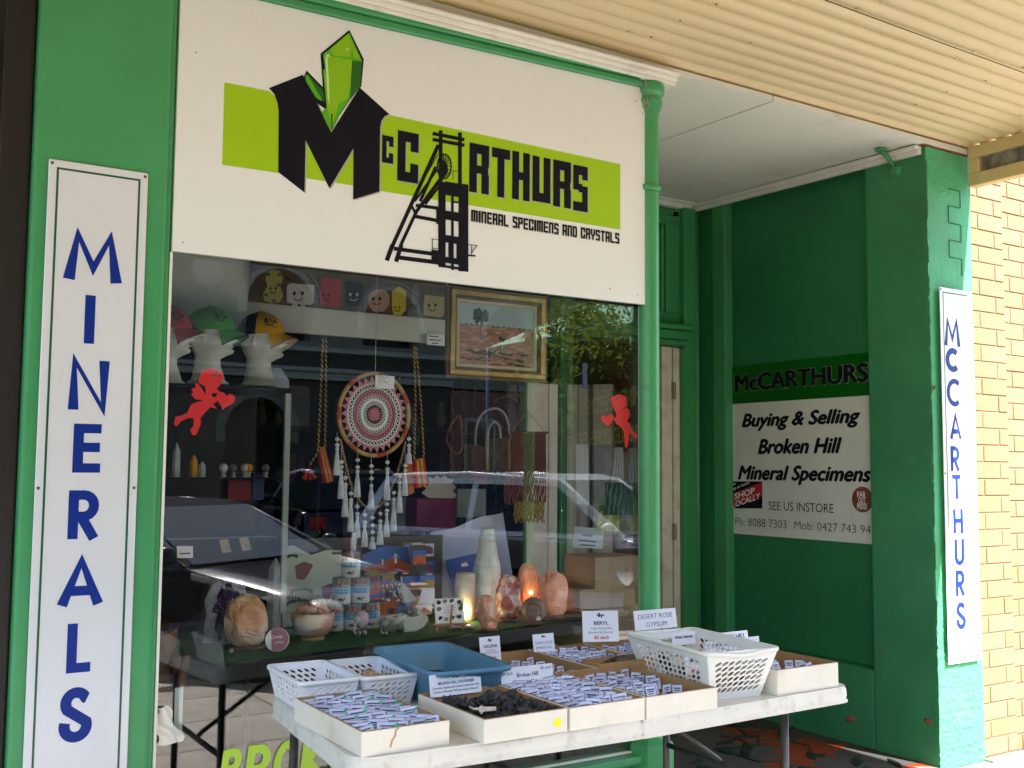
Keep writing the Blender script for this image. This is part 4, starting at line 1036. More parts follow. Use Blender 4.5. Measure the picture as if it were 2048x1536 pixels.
cards(t5, 'tiny white label, {i} from left in {j} row of the DEVILS DICE tray', 'labels in the DEVILS DICE tray', 2.045, 2.252, -.49, -.22, 7, 7, wd=.027, ht=.030, lift=.026, seed=8)
cards(t6, 'white label, {i} from left in {j} row of the GALENA tray', 'labels in the GALENA tray', 1.83, 2.01, -.55, -.26, 3, 5, wd=.030, ht=.026, lift=.022, keep=.8, stone='grey stone, {i} from left in {j} row of the GALENA tray', seed=9)
cards(t7, 'white label, {i} from left in {j} row of the BERYL tray', 'labels in the BERYL tray', 2.285, 2.54, -.54, -.22, 8, 7, wd=.026, ht=.026, lift=.024, stone='pinkish stone, {i} from left in {j} row of the BERYL tray', seed=10)
cards(t8, 'white label, {i} from left in {j} row of the far right tray', 'labels in the far right tray', 2.435, 2.66, -.93, -.50, 5, 8, wd=.030, ht=.034, lift=.034, keep=.9, seed=12)
# clear acrylic display boxes in tray 4
for k, (x, y) in enumerate(((1.93, -.955), (1.985, -.955), (2.04, -.955), (2.095, -.952), (1.955, -.90), (2.06, -.895))):
    b = thing('display_box', 'small clear specimen box in the tray beside the big white basket', 'display box', (x, y, TZ+.004), 'clear specimen boxes in the tray')
    mb = MB(); mb.box(x-.024, x+.024, y-.02, y+.02, TZ+.005, TZ+.026); mb.build('case', mat('acrylic', (.55, .50, .46), .2, alpha=.55) if k == 0 else 'acrylic_', b, bevel=.002, bseg=1) if False else mb.build('case', 'glassware', b, bevel=.002, bseg=1)
    mb = MB(); mb.blob((x, y, TZ+.032), (.012, .010, .008), 7, 5, amp=.4, seed=k, smooth=False); mb.build('specimen', 'rock_black' if k % 2 else 'rock_tan', b)
# plastic wrap
o = MB().grid(lambda a, b: Vector((2.10+.10*a, -.585+.07*b, TZ+.055+.022*math.sin(3.1*a)*math.sin(3.1*b)+.006*math.sin(23*a+11*b))), 14, 10, thick=(0, 0, .001)).build('plastic_wrap', 'clearbag')
tag(o, 'crumpled clear plastic wrap lying in the shallow brown tray', 'plastic wrap')
# black rocks
rr = random.Random(21); k = 0
for j in range(7):
    for i in range(5):
        x = 1.402+.205*(i+.5)/5+rr.uniform(-.010, .010); y = -.965+.25*(j+.5)/7+rr.uniform(-.01, .01); k += 1
        flatone = i < 3 and j < 5
        mb = MB()
        if flatone: mb.blob((x, y, TZ+.026+rr.uniform(0, .012)), (.030, .024, .010), 9, 5, amp=.25, seed=k, smooth=False)
        else: mb.blob((x, y, TZ+.030+rr.uniform(0, .018)), (.024, .024, .022), 9, 7, amp=.4, seed=k, smooth=False)
        o = mb.build('black_rock', 'rock_black')
        tag(o, ('flat slab' if flatone else 'knobbly lump')+' of black rock, %s from left in %s row of the yellow dotted tray' % (ORD[i], ORD[j]), 'rock', 'flat black rocks in the tray' if flatone else 'lumpy black rocks in the tray')
mb = MB()
def zpt(u, v, z=TZ+.053): p = atz(u, v, z); return (p.x, p.y)
mb.prism([zpt(520+a/3.413, 1260+b/3.413) for a, b in ((1425, 518), (1460, 530), (1490, 530), (1510, 512), (1530, 522), (1612, 522), (1612, 540), (1530, 548), (1510, 570), (1490, 540), (1455, 536))], TZ+.050, TZ+.053, 'z')
o = mb.build('bat_cutout', 'rock_white'); tag(o, 'pale bat shaped souvenir lying on the black rocks', 'souvenir')

# price signs
def price_sign(name, label, tl, tr, bl, y, lines, rz=0.0, tilt=-10, dark=True, z_off=0, board='cardwhite'):
    a = aty(*tl, y); b = aty(*tr, y); c = aty(*bl, y)
    # rotate the card about its left edge when rz is given
    wd = (b.x-a.x)/max(math.cos(rz), .3) if rz == 0 else (mpp(a)*(tr[0]-tl[0]))/abs(math.sin(math.atan2(ray(*tl).y, ray(*tl).x)-rz))
    ht = abs(a.z-c.z)
    root = thing(name, label, 'sign', (c.x, y, c.z), 'printed price signs in the trays')
    M_ = Matrix.Translation((c.x, y, c.z)) @ Matrix.Rotation(rz, 4, 'Z') @ Matrix.Rotation(R(tilt), 4, 'X')
    mb = MB(); mb.box(0, wd, 0, .0012, 0, ht, M=M_); mb.build('card', board, root)
    mb = MB(); mr_ = MB()
    for (body, fx0, fx1, fz, cap, colr, bold) in lines:
        O = M_ @ Vector((wd*fx0, -.0005, ht*fz)); X = (M_.to_3x3() @ Vector((1, 0, 0))); Y = (M_.to_3x3() @ Vector((0, 0, 1)))
        add_text(mr_ if colr == 'r' else mb, body, O, X, Y, wd*(fx1-fx0), ht*cap, bold=bold)
    if dark:     # small printed emblem: headframe bar with a crystal
        for q in ((.40, .62, .84, .88), (.44, .50, .80, .93), (.52, .56, .78, .84)):
            mb.box(wd*q[0], wd*q[1], -.0008-q[0]*.0002, -.0003, ht*q[2], ht*q[3], M=M_)
    mb.build('lettering', 'ink', root)
    if mr_.v: mr_.build('price_lettering', 'redink', root)
    return root
price_sign('price_sign', 'white GALENA sign standing in the brown tray beside the blue tub', (956, 1276), (997, 1271), (962, 1325), -.26,
    [('GALENA', .18, .85, .56, .12, 'k', .02), ('Cosmopolitan', .28, .76, .42, .05, 'k', 0), ('BROKEN HILL AUSTRALIA', .12, .90, .32, .055, 'k', 0), ('$4 each', .25, .75, .12, .10, 'r', .02)])
price_sign('price_sign', 'white DEVILS DICE sign standing in the tray of tiny labels', (1065, 1270), (1107, 1266), (1068, 1306), -.25,
    [('DEVILS DICE', .10, .92, .44, .15, 'k', .0), ('(PYRITE S.A.)', .12, .88, .18, .14, 'k', 0)])
price_sign('price_sign', 'tall white BERYL sign with red $5 each at the back of the table', (1174, 1222), (1246, 1234), (1166, 1284), -.30,
    [('BERYL', .32, .72, .55, .11, 'k', .03), ('Triple Chance Mine', .22, .82, .40, .07, 'k', 0), ('(Broken Hill District)', .16, .84, .27, .07, 'k', 0), ('$5 each', .32, .72, .09, .11, 'r', .02)], rz=R(-24))
price_sign('price_sign', 'white DESERT ROSE GYPSUM sign leaning behind the large basket', (1267, 1223), (1351, 1214), (1271, 1262), -.34,
    [('DESERT ROSE', .09, .90, .56, .24, 'k', -.005), ('GYPSUM', .26, .76, .14, .24, 'k', -.005)], dark=False)
price_sign('price_sign', 'white BROKEN HILL SOUVENIER sign standing among the black rocks', (868, 1351), (970, 1337), (861, 1396), -.66,
    [('BROKEN HILL SOUVENIER', .16, .86, .52, .13, 'k', .02), ('Genuine Daymould made in Broken Hill', .05, .95, .34, .10, 'k', .01), ('"A piece of Broken Hill that made it famous"', .05, .95, .17, .095, 'k', .01)])
price_sign('price_sign', 'white $6 each Broken Hill Souvenirs sign in the packed tray', (1004, 1338), (1108, 1317), (1004, 1380), -.64,
    [('Broken Hill', .30, .70, .50, .20, 'k', .015), ('Souvenirs', .33, .68, .16, .20, 'k', .015), ('$6 each', .03, .22, .66, .15, 'k', 0), ('$6 each', .76, .97, .76, .15, 'k', 0)], dark=False)
price_sign('price_sign', 'white BROKEN HILL sign half hidden behind the far rim of the large basket', (1425, 1268), (1495, 1255), (1428, 1295), -.50,
    [('BROKEN HILL', .05, .92, .45, .36, 'k', .03)], dark=False)

# perforated plastic baskets: each wall is a real sheet with slots cut through it
def wall_sheet(mb, p00, p10, p11, p01, nx, ny, hx, hy, slant=.35, mx=.10, my=.14, thick=.0018, top=.22):
    """sheet between four corners with a staggered grid of slanted slots (each cell is a frame round its hole)"""
    p00, p10, p11, p01 = map(Vector, (p00, p10, p11, p01))
    N = (p10-p00).cross(p01-p00).normalized()*thick
    def P(u, v): return (p00*(1-u)+p10*u)*(1-v)+(p01*(1-u)+p11*u)*v
    def q(a, b, c, d):
        vs = [P(*a), P(*b), P(*c), P(*d)]; vs += [v+N for v in vs]
        mb.add(vs, [(0,1,2,3), (7,6,5,4), (0,4,5,1), (1,5,6,2), (2,6,7,3), (3,7,4,0)])
    q((0, 0), (1, 0), (1, my), (0, my)); q((0, 1-top), (1, 1-top), (1, 1), (0, 1)); q((0, my), (mx, my), (mx, 1-top), (0, 1-top)); q((1-mx, my), (1, my), (1, 1-top), (1-mx, 1-top))
    cw = (1-2*mx)/nx; ch = (1-top-my)/ny
    for j in range(ny):
        for i in range(nx):
            a, b = mx+i*cw, mx+(i+1)*cw; c, d = my+j*ch, my+(j+1)*ch
            sh = (1 if slant > 0 else -1)
            cu, cv = (a+b)/2, (c+d)/2
            # octagonal slanted hole inside the cell
            hole = []
            for k in range(8):
                t = R(45*k+22.5); x = math.cos(t)*hx; y = math.sin(t)*hy
                hole.append((cu+(x+slant*y)*cw/2, cv+y*ch/2))
            outer = [(b, (c+d)/2+ch*.2), ((a+b)/2+cw*.2, d), ((a+b)/2-cw*.2, d), (a, (c+d)/2+ch*.2), (a, (c+d)/2-ch*.2), ((a+b)/2-cw*.2, c), ((a+b)/2+cw*.2, c), (b, (c+d)/2-ch*.2)]
            cor_ = {0: (b, d), 2: (a, d), 4: (a, c), 6: (b, c)}
            vs = [P(*h) for h in hole]+[P(*o_) for o_ in outer]; vb = [v+N for v in vs]
            fs = []
            for k in range(8):
                k2 = (k+1) % 8
                fs.append((k, 8+k, 8+k2, k2))
            cs = [P(b, d), P(a, d), P(a, c), P(b, c)]
            base = vs+vb+cs+[x_+N for x_ in cs]
            f2 = [f for f in fs]+[(k2+16, 8+k2+16, 8+k+16, k+16) for k, k2 in ((k, (k+1) % 8) for k in range(8))]
            f2 += [(k, (k+1) % 8, (k+1) % 8+16, k+16) for k in range(8)]
            f2 += [(8, 32, 9), (10, 33, 11), (12, 34, 13), (14, 35, 15), (24, 25, 36), (26, 27, 37), (28, 29, 38), (30, 31, 39)]
            mb.add(base, f2)
def basket(name, label, cx_, cy_, w_, d_, h_, rz, z=TZ+.001, flare=.018, nx=8, nd=10, ny=4, m_='basket', dip=.0, cat='basket', hx=.55, hy=.8):
    root = thing(name, label, cat, (cx_, cy_, z))
    M_ = Matrix.Translation((cx_, cy_, z)) @ Matrix.Rotation(rz, 4, 'Z')
    a, b = w_/2, d_/2; ai, bi = a-flare, b-flare
    B = [(-ai, -bi, 0), (ai, -bi, 0), (ai, bi, 0), (-ai, bi, 0)]; T_ = [(-a, -b, h_), (a, -b, h_), (a, b, h_), (-a, b, h_)]
    g = lambda p: M_ @ Vector(p)
    for k, (n_, sl_) in enumerate(((nx, .9), (nd, .5), (nx, .9), (nd, .5))):
        mb = MB(); k2 = (k+1) % 4
        wall_sheet(mb, g(B[k]), g(B[k2]), g(T_[k2]), g(T_[k]), n_, ny, hx, hy, sl_, top=.20 if k % 2 == 0 else .18)
        mb.build('side_wall', m_, root)
    mb = MB(); mb.box(-ai, ai, -bi, bi, 0, .002, M=M_); mb.build('bottom', m_, root)
    # rim with rounded corners and a dip for the handles
    def rp(x, y, z_): return M_ @ Vector((x, y, z_))
    r_ = .022; pts = []
    for (cx2, cy2, a0) in ((a-r_, b-r_, 0), (-a+r_, b-r_, 90), (-a+r_, -b+r_, 180), (a-r_, -b+r_, 270)):
        pts += [(cx2+r_*math.cos(R(a0+90*i/5)), cy2+r_*math.sin(R(a0+90*i/5))) for i in range(6)]
    full = []
    for i, p in enumerate(pts):
        q = pts[(i+1) % len(pts)]; full.append(p)
        if math.hypot(p[0]-q[0], p[1]-q[1]) > .04:
            for t in (.2, .3, .4, .5, .6, .7, .8): full.append((p[0]+(q[0]-p[0])*t, p[1]+(q[1]-p[1])*t))
    def hz(x, y): return h_-(dip*max(0, math.cos(min(abs(x)/(a*.55), 1)*math.pi/2))**.5 if abs(abs(y)-b) < .002 and abs(x) < a*.55 else 0)
    n = len(full); vs = []
    for (off, dz) in ((-.0035, -.001), (-.002, .0015), (.006, .001), (.008, -.004), (.0065, -.011), (.003, -.011), (.003, -.004)):
        for x, y in full:
            s1 = (abs(x)+off)/abs(x) if abs(x) > 1e-6 else 1; s2 = (abs(y)+off)/abs(y) if abs(y) > 1e-6 else 1
            ox = x+off*(1 if x > a-.03 else (-1 if x < -a+.03 else 0)); oy = y+off*(1 if y > b-.03 else (-1 if y < -b+.03 else 0))
            vs.append(rp(ox, oy, hz(x, y)+dz))
    fs = [(i*n+k, i*n+(k+1) % n, ((i+1) % 7)*n+(k+1) % n, ((i+1) % 7)*n+k) for i in range(7) for k in range(n)]
    mb = MB(); mb.add(vs, fs, 0, True); mb.build('rim', m_, root)
    return root
basket('storage_basket', 'small white slotted plastic basket at the back left corner of the table', 1.197, -.335, .170, .295, .088, R(-3), nx=6, nd=8)
b2 = basket('storage_basket', 'small white slotted plastic basket between the corner basket and the blue tub', 1.372, -.360, .165, .295, .088, R(-3), nx=6, nd=8)
mb = MB(); mb.blob((1.36, -.40, TZ+.045), (.05, .07, .035), 12, 8, amp=.25, seed=5); o = mb.build('brown_rock', 'rock_tan'); tag(o, 'rough brown stone inside the small basket beside the blue tub', 'rock')
for k, (x, y) in enumerate(((1.345, -.30), (1.39, -.33), (1.35, -.47), (1.40, -.45))):
    mb = MB(); mb.box(x-.02, x+.02, y-.001, y+.001, TZ+.02, TZ+.06, M=Matrix.Translation((x, y, TZ)) @ Matrix.Rotation(.3*k, 4, 'Z') @ Matrix.Translation((-x, -y, -TZ))); o = mb.build('label_card', 'cardwhite'); tag(o, 'white paper slip inside the small basket beside the blue tub', 'label card', 'slips in the small basket')
bk = basket('storage_basket', 'large greyish white slotted plastic basket on the right half of the table', 2.308, -.748, .262, .425, .146, R(-6), nx=8, nd=13, ny=6, m_='basket_grey', dip=.010, flare=.040, hx=.82, hy=.94)
# papers and stones inside the large basket
for k, (u0, v0, u1, v1, y, txt) in enumerate(((1345, 1262, 1392, 1292, -.60, 'White Selenite'), (1412, 1272, 1520, 1310, -.62, 'BROKEN HILL'), (1372, 1300, 1432, 1352, -.80, 'BROKEN'))):
    p = aty(u0, v1, y); q = aty(u1, v0, y)
    M_ = Matrix.Translation((p.x, y, p.z)) @ Matrix.Rotation(R(-8), 4, 'X')
    root = thing('price_sign', ('cloudy paper note leaning inside the left end of the large basket', 'white card reading BROKEN HILL inside the right side of the large basket', 'white card seen through the slots of the large basket')[k], 'sign', (p.x, y, p.z))
    mb = MB(); mb.box(0, q.x-p.x, 0, .001, 0, q.z-p.z, M=M_); mb.build('card', 'cardwhite', root)
    mb = MB(); add_text(mb, txt, M_ @ Vector(((q.x-p.x)*.12, -.0005, (q.z-p.z)*.52)), (1, 0, 0), (0, 0, 1), (q.x-p.x)*.75, (q.z-p.z)*.24, bold=.02); mb.build('lettering', 'ink', root)
rr = random.Random(9)
for k in range(26):
    x = rr.uniform(2.24, 2.37); y = rr.uniform(-.89, -.61); mb = MB(); mb.blob((x, y, TZ+.02+rr.uniform(0, .05)), (rr.uniform(.014, .026),)*2+(.016,), 8, 6, amp=.35, seed=k+60, smooth=False)
    o = mb.build('stone', ['rock_tan', 'rock_black', 'rock_tan', 'salt2'][k % 4]); tag(o, 'brown or dark stone lying inside the large basket', 'stone', 'stones in the large basket')
# blue tub
tub = thing('plastic_tub', 'pale blue plastic tub with scratched inside behind the black rocks', 'tub', (1.57, -.40, TZ))
def tubring(w_, d_, z, r_, n=6):
    pts = []
    for (sx, sy, a0) in ((1, 1, 0), (-1, 1, 90), (-1, -1, 180), (1, -1, 270)):
        pts += [(sx*(w_/2-r_)+r_*math.cos(R(a0+90*i/n)), sy*(d_/2-r_)+r_*math.sin(R(a0+90*i/n)), z) for i in range(n+1)]
    return pts
prof = [(.17, .37, 0, .03), (.19, .40, .010, .035), (.235, .455, .108, .04), (.258, .478, .114, .045), (.262, .482, .108, .045), (.262, .482, .100, .045), (.256, .476, .100, .045), (.256, .476, .108, .045), (.230, .450, .106, .04), (.184, .394, .012, .035), (.16, .36, .004, .03)]
M_ = Matrix.Translation((1.560, -.430, TZ+.001)) @ Matrix.Rotation(R(-4), 4, 'Z')
rings_ = [tubring(*p) for p in prof]; n = len(rings_[0]); vs = [q for r_ in rings_ for q in r_]
fs = [(i*n+k, i*n+(k+1) % n, (i+1)*n+(k+1) % n, (i+1)*n+k) for i in range(len(prof)-1) for k in range(n)]
fs += [list(range(n-1, -1, -1)), [(len(prof)-1)*n+k for k in range(n)]]
mb = MB(); mb.add(vs, fs, 0, True, M_); mb.build('tub_body', 'tub', tub)
mb = MB(); mb.box(-.09, .09, -.19, .19, .03, .034, M=M_); mb.build('gravel_base', 'rock_black', tub)
for k in range(10):
    x = 1.52+.10*rr.random(); y = -.56+.28*rr.random(); mb = MB(); mb.blob((x, y, TZ+.045), (.02, .018, .012), 8, 5, amp=.35, seed=k, smooth=False); o = mb.build('stone', 'rock_tan' if k % 3 else 'rock_black'); tag(o, 'dark stone lying in the bottom of the blue tub', 'stone', 'stones in the blue tub')

# ================================================================== BEHIND THE GLASS
CZ = .765                                              # height of the turf covered display tables
dt = thing('display_table', 'black folding table with artificial turf top inside the shop window', 'table', (2.0, .9, 0))
mb = MB(); Pc = [(1.075, .36), (1.10, .31), (1.16, .30), (2.96, .585), (2.98, 1.40), (1.045, 1.40)]
mb.prism(Pc, CZ-.062, CZ-.004, 'z'); mb.build('tabletop', 'blackplastic', dt, bevel=.008)
mb = MB(); P2 = [(1.12, .345), (1.17, .335), (2.94, .615), (2.94, 1.38), (1.08, 1.38)]
mb.prism(P2, CZ-.003, CZ, 'z'); mb.build('turf_mat', 'grass', dt)
for (x, y) in ((1.20, .44), (1.28, .46), (1.20, 1.2), (1.9, .62), (2.75, .72)):
    m_ = MB(); m_.tube([(x, y, 0), (x, y, CZ-.06)], .016, 8); m_.build('leg', 'blackplastic', dt)
m_ = MB(); m_.tube([(1.20, .44, .30), (1.28, .46, .30), (1.9, .62, .60)], .014, 8); m_.build('brace', 'blackplastic', dt)
# a dark boxy plinth at the left with turf offcut
mb = MB(); mb.box(.90, 1.12, .75, 1.2, 0, .70); o = mb.build('plinth', 'blackplastic', None, bevel=.005); tag(o, 'black plinth left of the display table deep in the window', 'plinth')
gz = lambda u, v: atz(u, v, CZ)

# carved wooden stump vase
p = Vector((.95, .42, .62))
t = thing('wood_stump', 'hollow carved brown wooden stump at the left end of the window', 'stump', p)
mb = MB()
def stump(a, b):
    an = a*2*math.pi; z = .25+.63*b; r = .085*(1-.28*(1-b)**1.0)*(1+.13*math.sin(3*an+2*b)+.05*math.sin(9*an))
    if b > .86: r *= 1.05
    return Vector((.935+r*math.cos(an), .48+r*math.sin(an), z+(.02*math.sin(2*an+1) if b > .8 else 0)))
mb.grid(stump, 28, 14); mb.grid(lambda a, b: stump(a, 1)*(1-0)+Vector((0, 0, -.10*b))+(Vector((.935, .48, 0))-Vector((stump(a, 1).x, stump(a, 1).y, 0)))*(.22+.3*b), 28, 4)
mb.build('hollow_trunk', 'bark', t); mb = MB(); mb.blob((1.02, .43, .76), (.025, .02, .03), 9, 7, amp=.3); mb.tube([(1.0, .44, .60), (1.035, .42, .70), (1.05, .41, .79)], [.02, .02, .012], 8); mb.build('branch_stub', 'bark', t)

# amethyst geode, salt crystal, quartz point, love-you disc
p = gz(478, 1272); p = Vector((1.30, .74, CZ))
t = thing('amethyst_geode', 'tall purple amethyst geode with pale rind and two tiny stickers behind the peach crystal', 'geode', p)
mb = MB(); s_ = mpp(p)
mb.prism([(p.x+a*s_*1.05, CZ+b*s_) for a, b in ((-52, 0), (-50, 30), (-46, 60), (-50, 85), (-36, 115), (-10, 132), (12, 126), (28, 122), (34, 90), (30, 40), (28, 0))], p.y, p.y+.07, 'y'); mb.build('rind', 'agate', t, bevel=.012)
mb = MB(); mb.blob((p.x-.008, p.y+.008, CZ+.12), (.055, .022, .11), 18, 16, amp=.22, fr=9, seed=3, smooth=False); mb.build('crystal_lining', 'amethyst', t)
mb = MB(); mb.box(p.x-.03, p.x-.005, p.y-.006, p.y-.004, CZ+.222, CZ+.238); mb.box(p.x+.022, p.x+.04, p.y-.006, p.y-.004, CZ+.222, CZ+.236); mb.build('sticker', 'canblue', t)
def rock(name, label, cat, base, w_, d_, h_, m_, seed, amp=.18, fr=2.0, basemat='darkwood', taper=0.0, lean=0.0, smooth=False, seg=30, rg=24, bh=.014, flat=.82):
    t = thing(name, label, cat, base); b = Vector(base); zc = h_*flat/(1+flat)*1.0
    mb = MB(); mb.blob((b.x, b.y, b.z+bh+h_*.5), (w_/2, d_/2, h_*.5/.92), seg, rg, amp=amp, fr=fr, seed=seed, smooth=False, flat=.92, sq=.78)
    if taper or lean:
        for v in mb.v:
            k = (v.z-b.z-bh)/h_; v.x = b.x+(v.x-b.x)*(1-taper*k)+lean*k*w_; v.y = b.y+(v.y-b.y)*(1-taper*k)
    mb.build('crystal_body', m_, t)
    if basemat:
        mb = MB(); mb.lathe([(w_*.44, 0), (w_*.46, bh*.4), (w_*.42, bh)], b, 20, sy=d_/w_); mb.build('stand', basemat, t)
    return t
p = gz(500, 1300); rock('salt_lamp', 'large smooth peach coloured crystal lamp on a dark base at the left of the window', 'crystal lamp', (p.x, p.y+.04, CZ), .160, .11, .172, 'amber', 2, amp=.13, lean=-.05, taper=.12)
mb = MB(); q = Vector((p.x-.075, p.y-.02, CZ)); mb.box(q.x-.007, q.x+.007, q.y-.001, q.y, CZ, CZ+.014); o = mb.build('price_tag', 'grey'); tag(o, 'tiny grey price tag standing left of the peach crystal lamp', 'price tag')
p = gz(538, 1262); t = thing('quartz_point', 'tall slim clear quartz point standing behind the peach crystal', 'crystal', (p.x+.04, p.y+.10, CZ)); s_ = mpp(p)
c = Vector((p.x+.05, p.y+.08, CZ)); mb = MB(); mb.lathe([(.036, 0), (.030, .20), (.026, .245), (.003, .285)], c, 6, smooth=False); mb.build('crystal_body', 'quartz', t)
p = gz(556, 1303); t = thing('ceramic_disc', 'pink and white round disc with Love you script leaning by the peach crystal', 'plaque', (p.x, p.y, CZ))
M_ = Matrix.Translation((p.x, p.y+.01, CZ+.040)) @ Matrix.Rotation(R(-28), 4, 'Z') @ Matrix.Rotation(R(72), 4, 'X')
mb = MB(); mb.lathe([(.042, 0), (.043, .003), (.042, .006)], (0, 0, 0), 28, M=M_); mb.build('disc', 'sign_white', t)
mb = MB(); mb.prism([(.041*math.cos(R(a)), .041*math.sin(R(a))) for a in range(-115, 130, 12)], .0062, .0066, 'z', M=M_); mb.build('pink_print', 'pinkdisc', t)
mb = MB(); X_ = M_.to_3x3() @ Vector((1, 0, 0)); Y_ = M_.to_3x3() @ Vector((0, 1, 0))
add_text(mb, 'Love', M_ @ Vector((-.022, .004, .0070)), X_, Y_, .040, .014, shear=.3); add_text(mb, 'you', M_ @ Vector((-.008, -.014, .0070)), X_, Y_, .032, .013, shear=.3); mb.build('lettering', 'sign_white', t)
# marbled bowl heaped with salt chunks
p = gz(632, 1283); t = thing('salt_bowl', 'marbled pink stone bowl on a wooden ring', 'bowl', (p.x, p.y+.05, CZ)); c = Vector((p.x+.01, p.y+.06, CZ))
mb = MB(); mb.lathe([(.040, .010), (.062, .022), (.078, .05), (.083, .082), (.082, .103), (.078, .103), (.074, .06), (.05, .03)], c, 28); mb.build('bowl', 'marble', t)
mb = MB(); mb.lathe([(.046, 0), (.048, .005), (.044, .012)], c, 24); mb.build('ring_stand', 'wood', t)
rr = random.Random(3)
for k in range(11):
    a = k*2.4; r_ = .012*math.sqrt(k)*1.35; mb = MB(); q = c+Vector((r_*math.cos(a), r_*math.sin(a), .108+.026*(1-r_/.06)))
    mb.blob(q, (.022, .018, .017), 6, 4, amp=.4, seed=k+5, smooth=False); o = mb.build('salt_chunk', 'salt'); tag(o, 'rough orange pink salt chunk heaped in the marbled bowl', 'salt chunk', 'salt chunks in the marbled bowl')
# glass animals
for k, (u, v, m_, lab, sc_) in enumerate(((722, 1275, 'rosequartz', 'pink quartz elephant shaped figure with metal legs beside the marbled bowl', 1.0), (768, 1272, 'glassware', 'small clear glass animal beside the stone hands', .62))):
    p = gz(u, v); t = thing('animal_ornament', lab, 'ornament', p); c = Vector(p)
    mb = MB(); mb.blob(c+Vector((0, 0, .052*sc_+.018)), (.030*sc_, .028*sc_, .036*sc_), 16, 12, amp=.08, seed=k); mb.blob(c+Vector((-.022*sc_, -.01, .060*sc_+.01)), .016*sc_, 10, 8); mb.build('body', m_, t)
    mb = MB(); mb.tube([c+Vector((-.030*sc_, -.015, .062*sc_)), c+Vector((-.040*sc_, -.018, .030*sc_)), c+Vector((-.030*sc_, -.02, .016*sc_))], [.006*sc_, .005*sc_, .003*sc_], 8); mb.build('trunk', m_, t)
    for (dx, dy) in ((-.012, -.012), (.014, -.012), (-.012, .012), (.014, .012)):
        m2 = MB(); m2.tube([c+Vector((dx*sc_, dy*sc_, 0)), c+Vector((dx*sc_, dy*sc_, .030*sc_))], .005*sc_, 8); m2.build('leg', 'steel', t)
# pair of cupped ceramic hands holding tumbled stones
p = gz(815, 1262); c = Vector((p.x, p.y+.02, CZ)); t = thing('ceramic_hands', 'pale ceramic sculpture of two cupped hands', 'sculpture', c)
mb = MB()
mb.grid(lambda a, b: c+Vector(((.088*(.35+.65*b))*math.cos(2*math.pi*a)*1.05, (.052*(.35+.65*b))*math.sin(2*math.pi*a), .004+.050*b**1.6)), 24, 6, thick=(0, 0, .006))
for sgn in (-1, 1):
    wr = c+Vector((sgn*.040-.052, .03, .03))
for k in range(4):
    f0 = c+Vector((-.030, -.046+.004*k, .010+.011*k)); mb.tube([f0, f0+Vector((.045, -.006, -.001)), f0+Vector((.085-.006*k, .004, .008)), f0+Vector((.108-.010*k, .012, .030)), f0+Vector((.112-.010*k, .016, .044))], [.012, .0105, .0095, .009, .006], 9)
for k in range(4):
    break
    b0 = c+Vector((-.045+.026*k, -.040, .016)); mb.tube([b0, b0+Vector((.022, -.016, .008)), b0+Vector((.045, -.014, .030)), b0+Vector((.055, -.006, .046))], [.011, .0105, .0095, .006], 9)
    b1 = c+Vector((-.020+.022*k, .035, .018)); mb.tube([b1, b1+Vector((.024, .012, .012)), b1+Vector((.044, .010, .034)), b1+Vector((.050, .0, .050))], [.011, .0105, .0095, .006], 9)
for k in range(4):
    f0 = c+Vector((-.010, .040-.004*k, .012+.010*k)); mb.tube([f0, f0+Vector((.040, .004, .0)), f0+Vector((.070, -.004, .012)), f0+Vector((.086, -.012, .034))], [.012, .0105, .009, .006], 9)
mb.tube([c+Vector((-.080, -.01, .02)), c+Vector((-.055, -.035, .045)), c+Vector((-.025, -.036, .060)), c+Vector((-.012, -.030, .064))], [.018, .014, .011, .007], 10)
mb.tube([c+Vector((-.115, .01, .052)), c+Vector((-.085, .0, .030)), c+Vector((-.05, .0, .018))], [.022, .024, .026], 12)
mb.build('hands', 'ceramic', t)
for k in range(12):
    a = k*2.4; r_ = .014*math.sqrt(k); mb = MB(); mb.blob(c+Vector((.008+r_*math.cos(a)*1.2, r_*math.sin(a)*.7, .050+.012*(k % 3))), (.015, .012, .010), 9, 6, amp=.1, seed=k); o = mb.build('tumbled_stone', 'stone_mix' if k % 4 else 'quartz'); tag(o, 'polished tumbled stone held in the ceramic hands', 'stone', 'stones in the ceramic hands')
# easel with mineral collection card
p = gz(905, 1262); cE = Vector((p.x, p.y+.02, CZ)); t = thing('easel', 'small orange wooden easel on the turf', 'easel', cE)
ME = Matrix.Translation(cE) @ Matrix.Rotation(R(-14), 4, 'Z') @ Matrix.Rotation(R(-16), 4, 'X')
mb = MB(); mb.box(-.060, -.050, -.004, .004, 0, .12, M=ME); mb.box(.050, .060, -.004, .004, 0, .12, M=ME); mb.build('upright', 'wood', t)
mb = MB(); mb.box(-.072, .072, -.016, -.004, .020, .027, M=ME); mb.build('ledge', 'wood', t)
mb = MB(); mb.box(-.004, .004, .004, .010, 0, .11, M=ME @ Matrix.Rotation(R(35), 4, 'X')); mb.build('back_leg', 'wood', t)
t = thing('mineral_card', 'white card of glued mineral samples propped on the wooden easel', 'card', cE+Vector((0, 0, .03)))
mb = MB(); mb.box(-.062, .062, -.012, -.009, .028, .128, M=ME); mb.build('card', 'sign_white', t)
rr = random.Random(11)
for k in range(11):
    gx, gy = [(-.045, .112), (-.018, .117), (.010, .118), (.042, .112), (-.045, .085), (.045, .085), (-.042, .050), (-.018, .044), (.008, .050), (.038, .052), (.052, .100)][k]
    mb = MB(); q = ME @ Vector((gx, -.015, gy)); mb.blob(q, (.0085+.003*rr.random(), .005, .008), 8, 6, amp=.3, seed=k, smooth=False); mb.build('mineral_sample', ['rock_black', 'rock_tan', 'stone_mix'][k % 3], t)
